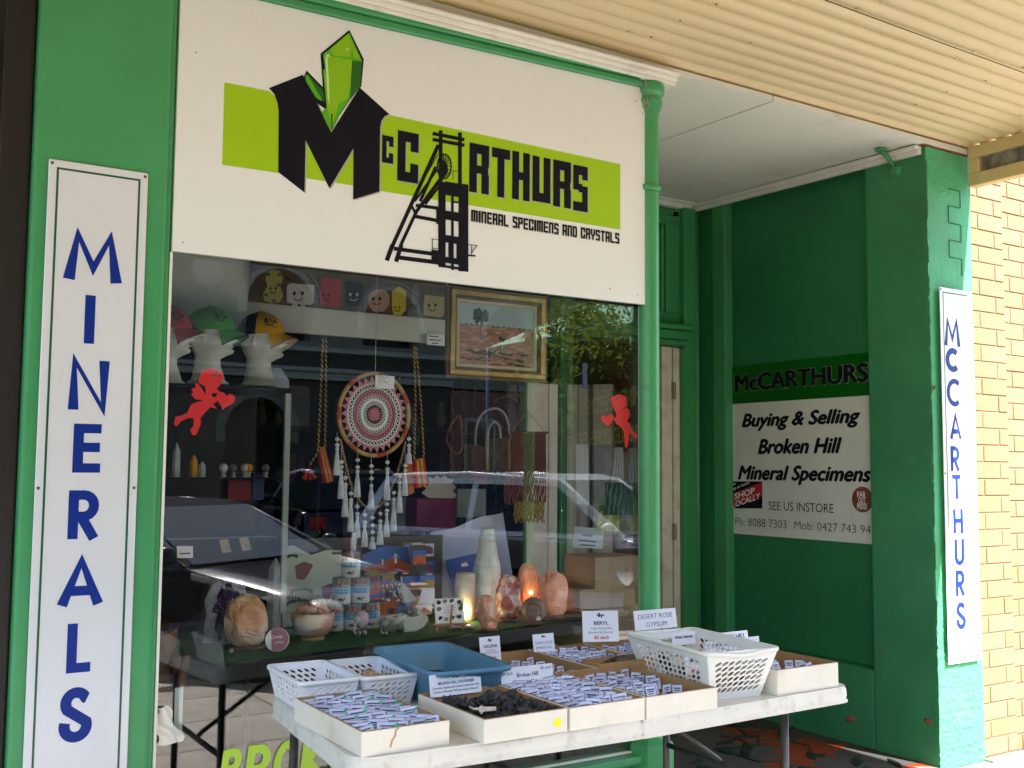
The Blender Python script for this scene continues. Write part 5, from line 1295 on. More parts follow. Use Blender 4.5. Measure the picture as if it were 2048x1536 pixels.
mb = MB(); X_ = ME.to_3x3() @ Vector((1, 0, 0)); Y_ = ME.to_3x3() @ Vector((0, 0, 1))
for k, s_ in enumerate(('MINERALS', 'FROM THE', 'BROKEN HILL', 'DISTRICT')): add_text(mb, s_, ME @ Vector((-.024, -.0125, .098-.010*k)), X_, Y_, .050, .005)
mb.build('lettering', 'ink', t)
p = gz(925, 1256); t = thing('soap_plate', 'small square pale dish with pink mineral slices lying before the easel', 'plate', p+Vector((.0, .0, 0)))
M_ = Matrix.Translation(p+Vector((0, .015, 0))) @ Matrix.Rotation(R(-20), 4, 'Z')
mb = MB(); mb.box(-.045, .045, -.04, .04, .004, .009, M=M_); mb.box(-.05, .05, -.045, -.041, .005, .014, M=M_); mb.box(-.05, .05, .041, .045, .005, .014, M=M_); mb.build('dish', 'ceramic', t, bevel=.002)
mb = MB(); mb.blob(p+Vector((0, .015, .013)), (.030, .026, .005), 10, 6, amp=.3, seed=4); mb.build('mineral_slice', 'pinkdisc', t)
# lit selenite cylinder lamp
p = gz(935, 1243); c = Vector((p.x+.01, p.y+.04, CZ)); t = thing('cylinder_lamp', 'lit white selenite cylinder lamp glowing yellow at its foot', 'lamp', c)
mb = MB(); mb.lathe([(.044, .0), (.045, .004), (.044, .195), (.040, .204), (.02, .207)], c, 28); mb.build('shade', 'selglow', t)
mb = MB(); mb.lathe([(.046, 0), (.048, .003), (.046, .010)], c, 24); mb.build('stand', 'wood', t)
lp = bpy.data.lights.new('lamp_bulb', 'POINT'); lp.energy = .22; lp.color = (1, .72, .35); lp.shadow_soft_size = .015; lo = bpy.data.objects.new('lamp_bulb', lp); col.objects.link(lo); lo.parent = t; lo.location = (-.03, -.055, .04)
# selenite tower
p = gz(1003, 1228); c = Vector((2.50, .84, CZ)); t = thing('selenite_tower', 'tall white stepped selenite tower lamp with shining facets', 'crystal lamp', c)
mb = MB(); rr = random.Random(2)
prof = [(.062, 0)]; z = 0; r_ = .062
while z < .385:
    prof.append((r_*(1+rr.uniform(-.03, .04)), z)); z += .028; prof.append((r_*(.97+rr.uniform(-.04, .03)), z)); prof.append((r_*.84, z+.002)); r_ = .062*(1-.0*z) if z < .20 else .062*max(.36, 1-(z-.20)*3.0)
prof.append((.012, .40))
mb.lathe(prof, c, 14, smooth=False); mb.build('crystal_body', 'selenite', t)
# salt lamps on the right
p = gz(990, 1262); rock('salt_lamp', 'curved leaning salmon salt crystal left of the salt rock group', 'crystal lamp', (p.x-.01, p.y+.03, CZ), .085, .075, .130, 'salt', 6, amp=.12, lean=-.25, bh=.008)
p = gz(1025, 1245); rock('salt_lamp', 'mottled white and pink salt rock lamp in front of the lit one', 'crystal lamp', (p.x+.005, p.y+.04, CZ), .120, .095, .178, 'salt2', 8, amp=.16, fr=2.5, taper=.12)
p = gz(1072, 1235); q = rock('salt_lamp', 'glowing orange pointed salt lamp behind the carved ball', 'crystal lamp', (p.x+.05, p.y+.14, CZ), .125, .10, .205, 'saltlit', 9, amp=.15, taper=.25)
mb = MB(); mb.blob((p.x+.03, p.y+.085, CZ+.10), (.009, .006, .011), 10, 8); mb.build('bulb_glow', 'flame', q)
lp = bpy.data.lights.new('salt_bulb', 'POINT'); lp.energy = .10; lp.color = (1, .42, .14); lp.shadow_soft_size = .02; lo = bpy.data.objects.new('salt_bulb', lp); col.objects.link(lo); lo.parent = q; lo.location = (-.05, -.13, .08)
p = gz(1118, 1240); rock('salt_lamp', 'tall rounded salmon salt lamp at the right end glowing faintly', 'crystal lamp', (p.x+.005, p.y+.05, CZ), .140, .10, .190, 'saltlit', 12, amp=.10, taper=.10)
p = gz(1078, 1250); c = Vector((p.x, p.y+.04, CZ+.058)); t = thing('carved_ball', 'brown stone ball carved with a sun and moon, price sticker on it', 'candle holder', c-Vector((0, 0, .058)))
mb = MB(); mb.blob(c, .055, 20, 16); mb.build('ball', mat('carved_brown_stone', (.24, .15, .12), .5, bump=.3), t)
mb = MB(); dn = (CAM-c); dn.z = 0; dn.normalize(); rot = dn.to_track_quat('Z', 'Y').to_matrix().to_4x4(); rot.translation = c
mb.tube([rot @ Vector((.032*math.cos(a), .032*math.sin(a), .046)) for a in [i*.35 for i in range(18)]], .002, 5, closed=True)
for k in range(8):
    a = R(22.5+20*k); mb.tube([rot @ Vector((.012*math.cos(a), .012*math.sin(a)-.008, .0545)), rot @ Vector((.026*math.cos(a), .026*math.sin(a)-.006, .049))], .0016, 5)
mb.build('carving', 'darkwood', t); mb = MB(); mb.box(.010, .028, -.036, -.020, .046, .047, M=rot); mb.build('sticker', 'sign_white', t)
mb = MB(); mb.lathe([(.03, 0), (.034, .004), (.02, .012)], c-Vector((0, 0, .058)), 18); mb.build('stand', 'darkwood', t)
mb = MB(); mb.box(2.66, 2.93, .62, .74, CZ, CZ+.018); o = mb.build('timber_block', 'darkwood', None, bevel=.003); tag(o, 'dark timber block lying beside the right hand salt lamp', 'block')

# stacked photo print drink holders
def holder(cx_, cy_, z, rz, lab):
    t = thing('drink_holder', lab, 'drink holder', (cx_, cy_, z), 'stacked souvenir drink holders')
    c = (cx_, cy_, z); r_ = .039; H_ = .105
    mb = MB(); mb.lathe([(r_*.96, 0), (r_, .003), (r_, .040)], c, 20); mb.build('white_band', 'canwhite', t)
    mb = MB(); mb.lathe([(r_, .0405), (r_, .066)], c, 20); mb.build('blue_band', 'canblue', t)
    mb = MB(); mb.lathe([(r_, .0665), (r_, H_-.003), (r_*.96, H_), (r_*.8, H_-.002)], c, 20); mb.build('photo_band', 'canphoto', t)
    def wrap(ang, zz, rad=r_+.0006): return Vector((cx_+rad*math.sin(ang+rz), cy_-rad*math.cos(ang+rz), z+zz))
    mb = MB()
    for k in range(3):
        a0 = -.55+.55*k
        for q in range(5):
            a1 = a0+.10*math.cos(q*1.26); z1 = .086+.008*math.sin(q*1.26)
            mb.add([wrap(a0, .086), wrap(a1-.06, z1-.003), wrap(a1+.03, z1+.006), wrap(a1+.07, z1-.001)], [(0,1,2,3)])
    mb.build('flower_print', 'canred', t)
    mb = MB()
    for body, zz in (('Broken Hill - NSW', .0545), ('Heritage City', .0435)):
        vs, fs, W_ = text_geo(body, .02, 0); k_ = .062/W_ if zz > .05 else .052/W_
        mb.add([wrap((v.x*k_-.5*W_*k_)/r_, zz+v.y*.0085/CAPH) for v in vs], fs)
    mb.build('lettering', 'ink', t)
    mb = MB(); pts = [(-.45, .018), (-.1, .026), (.3, .028), (.5, .022), (.25, .018), (.2, .008), (.12, .016), (-.1, .014)]
    mb.add([wrap(a, b) for a, b in pts], [list(range(len(pts)))]); mb.build('bird_print', 'pdark', t)
    return t
px1 = gz(700, 1262)
by = px1.y+.05
cols_ = [aty(u, 1240, by).x for u in (668, 705, 741)]
rowz = [CZ, CZ+.106, CZ+.212]
names = ['left of the bottom row', 'middle of the bottom row', 'right of the bottom row']
w_c = cols_[1]-cols_[0]
for k, x in enumerate(cols_): holder(x, by, CZ, -.45, 'photo print drink holder, '+names[k]+' of the stack behind the marbled bowl')
holder((cols_[0]+cols_[1])/2-.01, by, rowz[1], -.45, 'photo print drink holder, left one of the middle pair in the stack'); holder((cols_[1]+cols_[2])/2-.008, by, rowz[1], -.45, 'photo print drink holder, right one of the middle pair in the stack')
holder(cols_[1]-.012, by, rowz[2], -.45, 'photo print drink holder alone on top of the stack')

# flat printed things leaning or hanging at the back of the display
def panel(name, label, cat, pts_uv, y, m_, group=None, th=.003, dy=0.0, prints=()):
    P_ = [aty(u, v, y) for u, v in pts_uv]
    t = thing(name, label, cat, (sum(p.x for p in P_)/len(P_), y, min(p.z for p in P_)), group)
    mb = MB(); mb.prism([(p.x, p.z) for p in P_], y, y+th, 'y'); mb.build('sheet', m_, t)
    for k, (nm, pts, mm) in enumerate(prints):
        Q_ = [aty(u, v, y-.001) for u, v in pts]; mb = MB(); mb.prism([(p.x, p.z) for p in Q_], y-.0012-.0004*k, y-.0002, 'y'); mb.build(nm, mm, t)
    return t
def z8(pts): return [(560+a/6.0235, 1060+b/6.0235) for a, b in pts]
tt = panel('tea_towel', 'pale green tea towel printed with pea flowers hanging behind the bowl', 'tea towel', z8([(45, 190), (170, 188), (380, 300), (560, 240), (745, 240), (745, 540), (640, 640), (620, 900), (560, 1040), (200, 1150), (30, 1180)]), .98, 'towel',
  prints=[('flower_print', z8([(180, 440), (240, 400), (300, 380), (400, 420), (350, 520), (290, 600), (200, 590)]), 'towelred'), ('flower_print', z8([(500, 680), (560, 660), (640, 640), (640, 740), (560, 880), (510, 780)]), 'towelred')])
rr = random.Random(8)
mb = MB()
for (cx_, cy_, n_, rad) in ((250, 760, 14, 130), (230, 900, 16, 150), (120, 850, 9, 110), (140, 330, 7, 60)):
    for k in range(n_):
        a = math.pi+math.pi*k/n_; u, v = cx_+rad*math.cos(a), cy_+rad*.35*math.sin(a)
        pts = [(u, v), (u+14, v-26), (u+22, v+2), (u+8, v+22)]; Q_ = [aty(*q, .978) for q in z8(pts)]
        mb.prism([(p.x, p.z) for p in Q_], .9762-.00002*k-cy_*1e-6, .979, 'y')
mb.build('leaf_print', 'towelgreen', tt)
mb = MB(); q = aty(*z8([(630, 300)])[0], .978); add_text(mb, 'BROKEN HILL', (q.x, .9775, q.z), (1, 0, 0), (0, 0, 1), .09, .012, bold=.02); add_text(mb, 'Greetings from', (q.x, .9775, q.z+.02), (1, 0, 0), (0, 0, 1), .07, .006); mb.build('lettering', 'ink', tt)
panel('postcard', 'blue sky postcard with white wind turbines over red hills', 'postcard', z8([(985, 300), (1250, 190), (1555, 200), (1555, 490), (1050, 520), (985, 480)]), .93, 'pblue',
  prints=[('hill_print', z8([(985, 470), (1200, 400), (1360, 330), (1555, 400), (1555, 490), (1050, 520)]), 'porange'), ('turbine_print', z8([(1385, 290), (1400, 290), (1410, 400), (1380, 405)]), 'sign_white'), ('turbine_print', z8([(1350, 340), (1392, 280), (1440, 345), (1393, 300)]), 'sign_white'), ('turbine_print', z8([(1230, 350), (1240, 350), (1246, 420), (1226, 420)]), 'sign_white')])
for k, (nm, lab, pts, m1, pr) in enumerate((
    ('dark brochure with a sunset picture hanging right of the turbine postcard', 'x', [(1565, 180), (1760, 180), (1765, 480), (1640, 640), (1565, 500)], 'pdark', [('picture', z8([(1595, 250), (1758, 245), (1755, 410), (1600, 420)]), 'pblue'), ('picture', z8([(1600, 350), (1680, 290), (1755, 320), (1755, 410), (1600, 418)]), 'porange')]),
    ('postcard of a pink mountain in the middle of the card rack', 'x', [(1480, 560), (1675, 555), (1670, 720), (1490, 720)], 'pblue', [('picture', z8([(1490, 690), (1580, 600), (1672, 650), (1668, 718), (1492, 718)]), 'macpink')]),
    ('postcard of a yellow mine heap beside the pink mountain card', 'x', [(1680, 555), (1865, 550), (1862, 690), (1690, 695)], 'pblue', [('picture', z8([(1690, 660), (1760, 590), (1862, 600), (1860, 690), (1692, 694)]), 'pgold')]),
    ('small blue postcard low behind the ceramic hands', 'x', [(1400, 905), (1600, 900), (1600, 1000), (1400, 1005)], 'pblue', [('picture', z8([(1400, 1000), (1480, 950), (1600, 985), (1600, 998)]), 'pdark')]),
    ('pale lilac postcard low behind the ceramic hands', 'x', [(1640, 900), (1830, 895), (1828, 1010), (1640, 1015)], 'cloth', [('picture', z8([(1645, 1000), (1740, 930), (1828, 985), (1828, 1008)]), 'macpink')]),
    ('reddish photo card in the lower rack beside the drink holders', 'x', [(1165, 860), (1385, 850), (1390, 1040), (1170, 1050)], 'porange', [('picture', z8([(1290, 950), (1380, 940), (1380, 1010), (1290, 1015)]), 'pdark')]),
    ('reddish photo card in the upper rack beside the drink holders', 'x', [(1045, 690), (1260, 640), (1270, 840), (1050, 850)], 'porange', [('picture', z8([(1060, 800), (1240, 745), (1240, 790), (1060, 840)]), 'pblue')]),
    ('grey price card leaning in front of the card rack', 'x', [(1405, 670), (1500, 640), (1655, 850), (1470, 880)], 'grey', []),
    ('long grey packet leaning right of the card rack', 'x', [(1720, 700), (1862, 695), (1862, 890), (1660, 890)], 'cloth', []),
    )):
    panel('postcard', nm, 'card', z8(pts), .88-.012*k, m1, prints=pr)
for k, (a, lab) in enumerate((((1085, 510), 'gold edged purple packet on the rack behind the drink holders'), ((1262, 545), 'purple packet right of the gold edged packet'))):
    u, v = a; panel('packet', lab, 'packet', z8([(u-25, v-20), (u+120, v-25), (u+110, v+170), (u-15, v+180)]), .82-.01*k, 'pgold', prints=[('picture', z8([(u, v+50), (u+90, v+45), (u+85, v+140), (u+5, v+145)]), 'ppurple')])
rr = random.Random(41); CN = {'pblue': 'blue', 'porange': 'rust red', 'pdark': 'dark', 'ppurple': 'purple', 'pgold': 'olive', 'cloth': 'pale lilac', 'canblue': 'light blue', 'sign_white': 'white'}
for j in range(4):
    for i in range(7):
        u = 716+24*i+rr.uniform(-4, 4); v = 1108+34*j+rr.uniform(-5, 5)-1.2*i; w_, h_ = rr.uniform(8, 12), rr.uniform(11, 15); m1 = rr.choice(['pblue', 'porange', 'pdark', 'pblue', 'pgold', 'cloth', 'porange']); m2 = rr.choice(['porange', 'sign_white', 'ppurple', 'pdark', 'canblue', 'pblue'])
        s_ = rr.uniform(-3, 3)
        panel('souvenir_card', '%s and %s card, %s from left in %s rack row' % (CN[m1], CN[m2], ORD[i], ORD[j]), 'card', [(u-w_+s_, v-h_), (u+w_+s_, v-h_-1), (u+w_-s_, v+h_-1), (u-w_-s_, v+h_)], .955-.009*j-.001*i, m1, 'souvenir cards in the rack', th=.002,
              prints=[('picture', [(u-w_*.8, v-h_*rr.uniform(.1, .7)), (u+w_*.1, v-h_*rr.uniform(.5, .8)), (u+w_*.8, v-h_*.3), (u+w_*.8, v+h_*.6), (u-w_*.8, v+h_*.65)], m2), ('caption', [(u-w_*.6, v+h_*.74), (u+w_*.6, v+h_*.72), (u+w_*.6, v+h_*.85), (u-w_*.6, v+h_*.87)], 'sign_white' if m2 != 'sign_white' else 'ink')])
mb = MB(); rr = random.Random(5)
for k in range(22):
    q = aty(*z8([(rr.uniform(1230, 1480), rr.uniform(620, 860))])[0], .78); mb.blob(q, .008, 7, 5)
o = mb.build('charm_pile', 'steel'); tag(o, 'tangle of shiny metal charms hanging before the card rack', 'charms', kind='stuff')
mb = MB(); mb.box(1.62, 2.36, 1.0, 1.03, CZ, CZ+.36); o = mb.build('display_rack', 'greyprod'); tag(o, 'dark grey board backing the postcard display', 'display board')

# draped white cloth on a string with clips
t = thing('draped_cloth', 'pale lilac white cloth hung slanting from clips behind the salt lamps', 'cloth', (2.3, 1.12, 1.2))
y = 1.12
def z5(u, v): return (760+u/3.657, 1000+v/3.657)
tl_, tm_, tr_ = aty(*z5(0, 282), y), aty(*z5(345, 245), y), aty(*z5(900, 75), y); br_ = aty(*z5(985, 560), y)
def drape(a, b):
    top = tl_.lerp(tm_, a/.4) if a < .4 else tm_.lerp(tr_, (a-.4)/.6)
    bot = Vector((tl_.x+(br_.x-tl_.x)*a, y, CZ+.02))
    p = top.lerp(bot, b); p.y += .018*math.sin(a*22+b*3)*b; p.z -= .012*math.sin(a*math.pi*2.5)**2*(1-b); return p
mb = MB(); mb.grid(drape, 60, 16, thick=(0, .002, 0)); mb.build('sheet', 'cloth', t)
for q in (tm_, tr_):
    m_ = MB(); m_.box(q.x-.012, q.x+.012, y-.012, y+.012, q.z-.008, q.z+.012); m_.build('clip', 'blackplastic', t, bevel=.003)
panel('picture_card', 'blue card with white clouds and red ground tilted behind the selenite tower', 'card', [z5(480, 440), z5(790, 370), z5(800, 700), z5(620, 760), z5(545, 640)], 1.02, 'pblue', prints=[('picture', [z5(700, 560), z5(780, 500), z5(795, 700), z5(720, 720)], 'porange'), ('cloud_print', [z5(590, 470), z5(630, 455), z5(650, 480), z5(600, 490)], 'sign_white'), ('cloud_print', [z5(700, 440), z5(750, 430), z5(760, 455), z5(710, 465)], 'sign_white')])
panel('greeting_card', 'white card with faint GREETINGS print behind the cylinder lamp', 'card', [z5(370, 400), z5(760, 405), z5(700, 440), z5(480, 470), z5(560, 760), z5(450, 800)], 1.045, 'cloth')

# star card, magenta box, pale box
panel('star_card', 'cream starburst edged card above the magenta box', 'card', [(800+a/2.742, 540+b/2.742) for a, b in ((118, 1222), (145, 1200), (125, 1175), (160, 1170), (155, 1130), (185, 1145), (200, 1122), (225, 1142), (245, 1122), (262, 1145), (300, 1150), (285, 1170), (310, 1190), (290, 1210), (310, 1235), (300, 1252), (160, 1250))], 1.30, 'star')
def cub(name, label, cat, u0, v0, u1, v1, y, d_, m_, bev=.003, group=None):
    a = aty(u0, v0, y); b = aty(u1, v1, y); mb = MB(); mb.box(min(a.x, b.x), max(a.x, b.x), y, y+d_, min(a.z, b.z), max(a.z, b.z)); o = mb.build(name, m_, None, bevel=bev); tag(o, label, cat, group); return o
cub('display_carton', 'dark magenta carton standing under the starburst card', 'box', 834, 997, 912, 1062, 1.32, .12, 'magenta')
cub('display_carton', 'pale grey white carton right of the magenta carton', 'box', 916, 978, 972, 1034, 1.30, .12, 'whitebox')

# crochet mandala with hoop, beads and tassels
DYp = .60; cM = aty(749, 829, DYp); sM = mpp(cM); RH = 78*sM*1.0
dc = thing('dream_catcher', 'round pink and white crochet dream catcher with cane hoop, bead strings and white tassels', 'wall hanging', (cM.x, DYp, cM.z))
def pr(r_, a, dy=0): return Vector((cM.x+r_*math.cos(a)*.98, DYp+dy, cM.z+r_*math.sin(a)*1.05))
mb = MB(); mb.tube([pr(RH, 2*math.pi*i/60) for i in range(60)], .0085, 10, closed=True); mb.build('hoop', 'cane', dc)
mb = MB()
for k in range(7):
    a0 = 2*math.pi*k/7+.3; mb.tube([pr(RH+.0012*math.sin(i), a0+.30*i/8, -.0014) for i in range(9)], .0085, 9)
mb.build('hoop_ribbon', 'ribbonred', dc)
def lattice(mb, r0, r1, n, w_=.0016, rows=2):
    for j in range(rows):
        ra = r0+(r1-r0)*j/rows; rb = r0+(r1-r0)*(j+1)/rows
        for k in range(n):
            a = 2*math.pi*(k+.5*(j % 2))/n
            for s_ in (-.5, .5):
                p_, q_ = pr(ra, a), pr(rb, a+s_*2*math.pi/n); d_ = (q_-p_).normalized(); nn = Vector((-d_.z, 0, d_.x))*w_/2
                mb.add([p_-nn, q_-nn, q_+nn, p_+nn, p_-nn+Vector((0, .0015, 0)), q_-nn+Vector((0, .0015, 0)), q_+nn+Vector((0, .0015, 0)), p_+nn+Vector((0, .0015, 0))], [(0,1,2,3), (7,6,5,4)])
def annulus(mb, r0, r1, n=48):
    vs = []
    for i in range(n):
        a = 2*math.pi*i/n; vs += [pr(r0, a, -.0006), pr(r1, a, -.0006), pr(r0, a, .0016), pr(r1, a, .0016)]
    fs = []
    for i in range(n):
        a = 4*i; b = 4*((i+1) % n); fs += [(a, a+1, b+1, b), (a+2, b+2, b+3, a+3), (a+1, a+3, b+3, b+1), (a, b, b+2, a+2)]
    mb.add(vs, fs)
Rr = RH-.008
mp_ = MB(); mw = MB()
annulus(mp_, .0005, .09*Rr); lattice(mp_, .09*Rr, .24*Rr, 18, .0030, 1); lattice(mw, .24*Rr, .34*Rr, 24, .0024, 2); annulus(mw, .34*Rr, .41*Rr)
lattice(mw, .41*Rr, .49*Rr, 34, .0023, 1); annulus(mp_, .49*Rr, .545*Rr); lattice(mp_, .545*Rr, .66*Rr, 40, .0025, 2); annulus(mp_, .60*Rr, .62*Rr); annulus(mw, .66*Rr, .68*Rr)
lattice(mw, .68*Rr, .80*Rr, 46, .0027, 2); annulus(mw, .79*Rr, .81*Rr); annulus(mp_, .81*Rr, .86*Rr, 60)
for k in range(30):
    a = 2*math.pi*k/30; mp_.add([pr(.86*Rr, a-.08), pr(.86*Rr, a+.08), pr(1.0*Rr, a)], [(0, 1, 2)]); 
mp_.build('pink_crochet', 'pinkyarn', dc); mw.build('white_crochet', 'whiteyarn', dc)
def Z3(a, b): return aty(620+a/4.268, 740+b/4.268, DYp-.01)
mb = MB(); pth = []
def catmull(P_, n=60):
    out = []
    for i in range(n+1):
        t_ = i/n*(len(P_)-1); k = min(int(t_), len(P_)-2); f = t_-k
        p0, p1, p2, p3 = P_[max(k-1, 0)], P_[k], P_[k+1], P_[min(k+2, len(P_)-1)]
        out.append(.5*((2*p1)+(p2-p0)*f+(2*p0-5*p1+4*p2-p3)*f*f+(3*p1-p0-3*p2+p3)*f**3))
    return out
bd_ = catmull([Z3(262, 600), Z3(295, 760), Z3(340, 940), Z3(400, 1080), Z3(520, 1190), Z3(640, 1110), Z3(700, 990), Z3(760, 830), Z3(820, 600)], 300)
L_ = 0; last = bd_[0]; mb.blob(last, .0052, 7, 5); mb2 = MB()
for p_ in bd_:
    if (p_-last).length > .0098: mb.blob(p_, .0052, 7, 5); last = p_
mb.build('bead_string', 'beadwood', dc, kind='stuff')
def tassel(u, v0, beads, v1, v2):
    top = Z3(u, v0); a = Z3(u, v1); b = Z3(u, v2); h = (a.z-b.z)
    m_ = MB(); m_.lathe([(.004, 0), (.0065, -.004), (.0075, -.012), (.005, -.016), (.0055, -.020), (.010, -h*.45), (.0135, -h*.85), (.0145, -h), (.008, -h)], a, 12)
    for v in range(0, 0): pass
    tz = m_.build('tassel', 'tassel', dc)
    m_ = MB(); m_.tube([top, a], .0012, 5); m_.build('cord', 'cord', tz)
    for bv in beads:
        m_ = MB(); m_.blob(Z3(u, bv), (.0092, .0092, .0078), 10, 7); m_.build('bead', 'beadwhite', tz)
for args in ((232, 530, (590, 640), 655, 900), (268, 600, (785, 828), 850, 1100), (303, 870, (920, 978), 985, 1255), (350, 1010, (1055, 1110), 1120, 1380), (404, 1110, (1165, 1228), 1240, 1430),
             (406, 700, (770, 830), 850, 1085), (524, 720, (820, 870, 925), 970, 1180), (660, 700, (788, 845), 860, 1110), (845, 540, (588, 645), 660, 800), (812, 640, (815,), 840, 1075), (766, 900, (908, 965), 980, 1220),
             (716, 1020, (1048, 1105), 1120, 1375), (655, 1110, (1145, 1200), 1215, 1425), (600, 1180, (1225, 1290), 1300, 1490), (468, 1190, (1235, 1300), 1310, 1510), (534, 1210, (1260, 1325, 1380), 1420, 1530)):
    tassel(*args)
m_ = MB(); q = pr(RH, R(90)); top = Vector((q.x, DYp, 2.3)); m_.tube([q, top], .0014, 5); m_.build('hanging_cord', 'cord', dc)
tk = thing('paper_tag', 'white handwritten display only tag taped at the top of the dream catcher', 'tag', Z3(560, 160))
a = Z3(548, 45); b = Z3(708, 165); mb = MB(); mb.box(a.x, b.x, DYp-.022, DYp-.021, b.z, a.z); mb.build('card', 'sign_white', tk)
mb = MB()
for k, s_ in enumerate(('DISPLAY', 'Only', 'NOT 4 SALE')): add_text(mb, s_, (a.x+.012, DYp-.0225, a.z-.010-.0095*k), (1, 0, 0), (0, 0, 1), .045-.012*(k == 1), .006)
mb.build('lettering', 'ink', tk)

# painting in gilt frame
y = .48; a, b, c_, d_ = aty(893, 572, y), aty(1092, 592, y), aty(1092, 765, y), aty(893, 757, y)
x0, x1, z0, z1 = a.x, b.x, (c_.z+d_.z)/2, (a.z+b.z)/2
t = thing('framed_painting', 'outback painting of a lone tree on red earth in a wide gilt frame', 'painting', ((x0+x1)/2, y, z0))
for k, (o0, o1, dep, m_) in enumerate(((0, .014, .012, 'giltdark'), (.0145, .034, .020, 'gilt'), (.0345, .046, .010, 'giltdark'), (.0465, .062, .004, 'slip'))):
    mb = MB(); A_, B_, C_, D_ = x0+o0, x1-o0, z0+o0, z1-o0; w_ = o1-o0
    mb.box(A_, B_, y-dep, y+.01, C_, C_+w_); mb.box(A_, B_, y-dep, y+.01, D_-w_, D_); mb.box(A_, A_+w_, y-dep, y+.01, C_+w_+.0002, D_-w_-.0002); mb.box(B_-w_, B_, y-dep, y+.01, C_+w_+.0002, D_-w_-.0002)
    mb.build('frame', m_, t, bevel=.002, bseg=1)
mb = MB(); i = .063; hz_ = z0+(z1-z0)*.60
mb.box(x0+i, x1-i, y, y+.004, hz_, z1-i); pic = mb.build('picture', 'psky', t)
mb = MB(); mb.box(x0+i, x1-i, y, y+.004, z0+i, hz_-.0002); mb.build('painted_ground', 'pland', t)
mb = MB(); rr = random.Random(6); tx_ = x0+(x1-x0)*.33
for k in range(80):
    aa = rr.uniform(0, 6.28); r2 = rr.random()**.6
    cx_, cz_ = tx_+.036*r2*math.cos(aa), hz_+.038+.030*r2*math.sin(aa); s_ = rr.uniform(.004, .009)
    mb.prism([(cx_+s_*math.cos(R(60*q)), cz_+s_*math.sin(R(60*q))) for q in range(6)], y-.0006-.00001*k, y-.0001, 'y')
for k in range(46):
    cx_ = rr.uniform(x0+i+.01, x1-i-.01); cz_ = hz_-rr.uniform(.10, .175) ; s_ = rr.uniform(.003, .010)
    mb.prism([(cx_+s_*2.2*math.cos(R(72*q)), cz_+s_*.5*math.sin(R(72*q))) for q in range(5)], y-.0007-.00001*k, y-.0001, 'y')
for k in range(14):
    cx_ = x0+i+.02+.013*k*2; mb.prism([(cx_, hz_-.001), (cx_+.02, hz_-.001), (cx_+.012, hz_+.004)], y-.0006, y-.0001, 'y')
for (p_, q_, w_) in (((tx_, hz_-.06), (tx_+.004, hz_+.03), .004), ((tx_, hz_-.06), (tx_+.05, hz_-.03), .003), ((tx_+.05, hz_-.03), (tx_+.09, hz_-.035), .003), ((tx_+.02, hz_-.15), (tx_+.09, hz_-.09), .004), ((tx_+.06, hz_-.12), (tx_+.15, hz_-.135), .004), ((tx_-.04, hz_-.115), (tx_+.05, hz_-.12), .010), ((tx_+.09, hz_-.045), (tx_+.12, hz_-.06), .016), ((tx_+.09, hz_-.11), (tx_+.16, hz_-.118), .007), ((tx_+.10, hz_-.05), (tx_+.10, hz_-.12), .003)):
    for k, qd in enumerate(ribbon([p_, q_], w_)): mb.prism(qd, y-.0009-w_*.02, y-.0001, 'y')
mb.build('painted_tree', 'ptree', t)

# mineral figures banner on its pelmet board
y = 1.0
a = aty(345, 500, y); b = aty(893, 560, y); zb_ = aty(700, 672, y).z
mb = MB(); mb.box(.86, b.x+.02, y+.02, y+.05, zb_, 2.9); o = mb.build('pelmet', 'pelmet', None); tag(o, 'pale board across the top of the window behind the hats', 'board')
bt, bb = aty(500, 525, y), aty(893, 636, y); bl_ = aty(500, 608, y)
bn = thing('banner', 'long brown timber print banner of smiling cartoon mineral shapes under the signboard', 'banner', ((bt.x+bb.x)/2, y, bb.z))
mb = MB(); mb.box(bt.x, bb.x, y, y+.004, (bl_.z+bb.z)/2, bt.z+.04); mb.build('backing', 'bannerwood', bn)
def z2(a, b): q = aty(320+a/3.072, 500+b/3.072, y-.001); return (q.x, q.z)
nlay = 0
def bp(name, pts, m_, lay):
    mb = MB(); mb.prism([z2(*p) for p in pts], y-.0008-.0006*lay, y-.0001, 'y'); return mb.build(name, m_, bn)
def face(cx_, cy_, s_, m_='black', smile=True):
    mb = MB()
    for dx in (-.28, .28):
        mb.prism([z2(cx_+dx*s_+.10*s_*math.cos(R(45*k)), cy_-.15*s_+.14*s_*math.sin(R(45*k))) for k in range(8)], y-.0035, y-.0001, 'y')
    for qd in ribbon([z2(cx_-.3*s_, cy_+.18*s_), z2(cx_-.12*s_, cy_+.34*s_), z2(cx_+.12*s_, cy_+.34*s_), z2(cx_+.3*s_, cy_+.16*s_)], .0035): mb.prism(qd, y-.0036, y-.0001, 'y')
    mb.build('face_print', m_, bn)
cy = mat('banner_yellow', (.42, .34, .10), .5); cw = mat('banner_white', (.50, .50, .48), .5); crd = mat('banner_red', (.40, .02, .04), .5); cpk = mat('banner_pink', (.48, .30, .22), .5); cye = mat('banner_bright_yellow', (.60, .48, .03), .5); cgr = mat('banner_grey', (.16, .16, .17), .5); cdk = mat('banner_dark_green', (.05, .15, .06), .5)
bp('figure_print', [(655, 140), (690, 118), (740, 130), (757, 170), (740, 230), (757, 280), (735, 320), (690, 330), (640, 310), (632, 270), (660, 220), (648, 180)], cy, 1); face(695, 245, 60)
for q in ((665, 150), (730, 215), (650, 275), (735, 150), (700, 315)): bp('spot_print', [(q[0]+16*math.cos(R(60*k)), q[1]+13*math.sin(R(60*k))) for k in range(6)], cdk, 2)
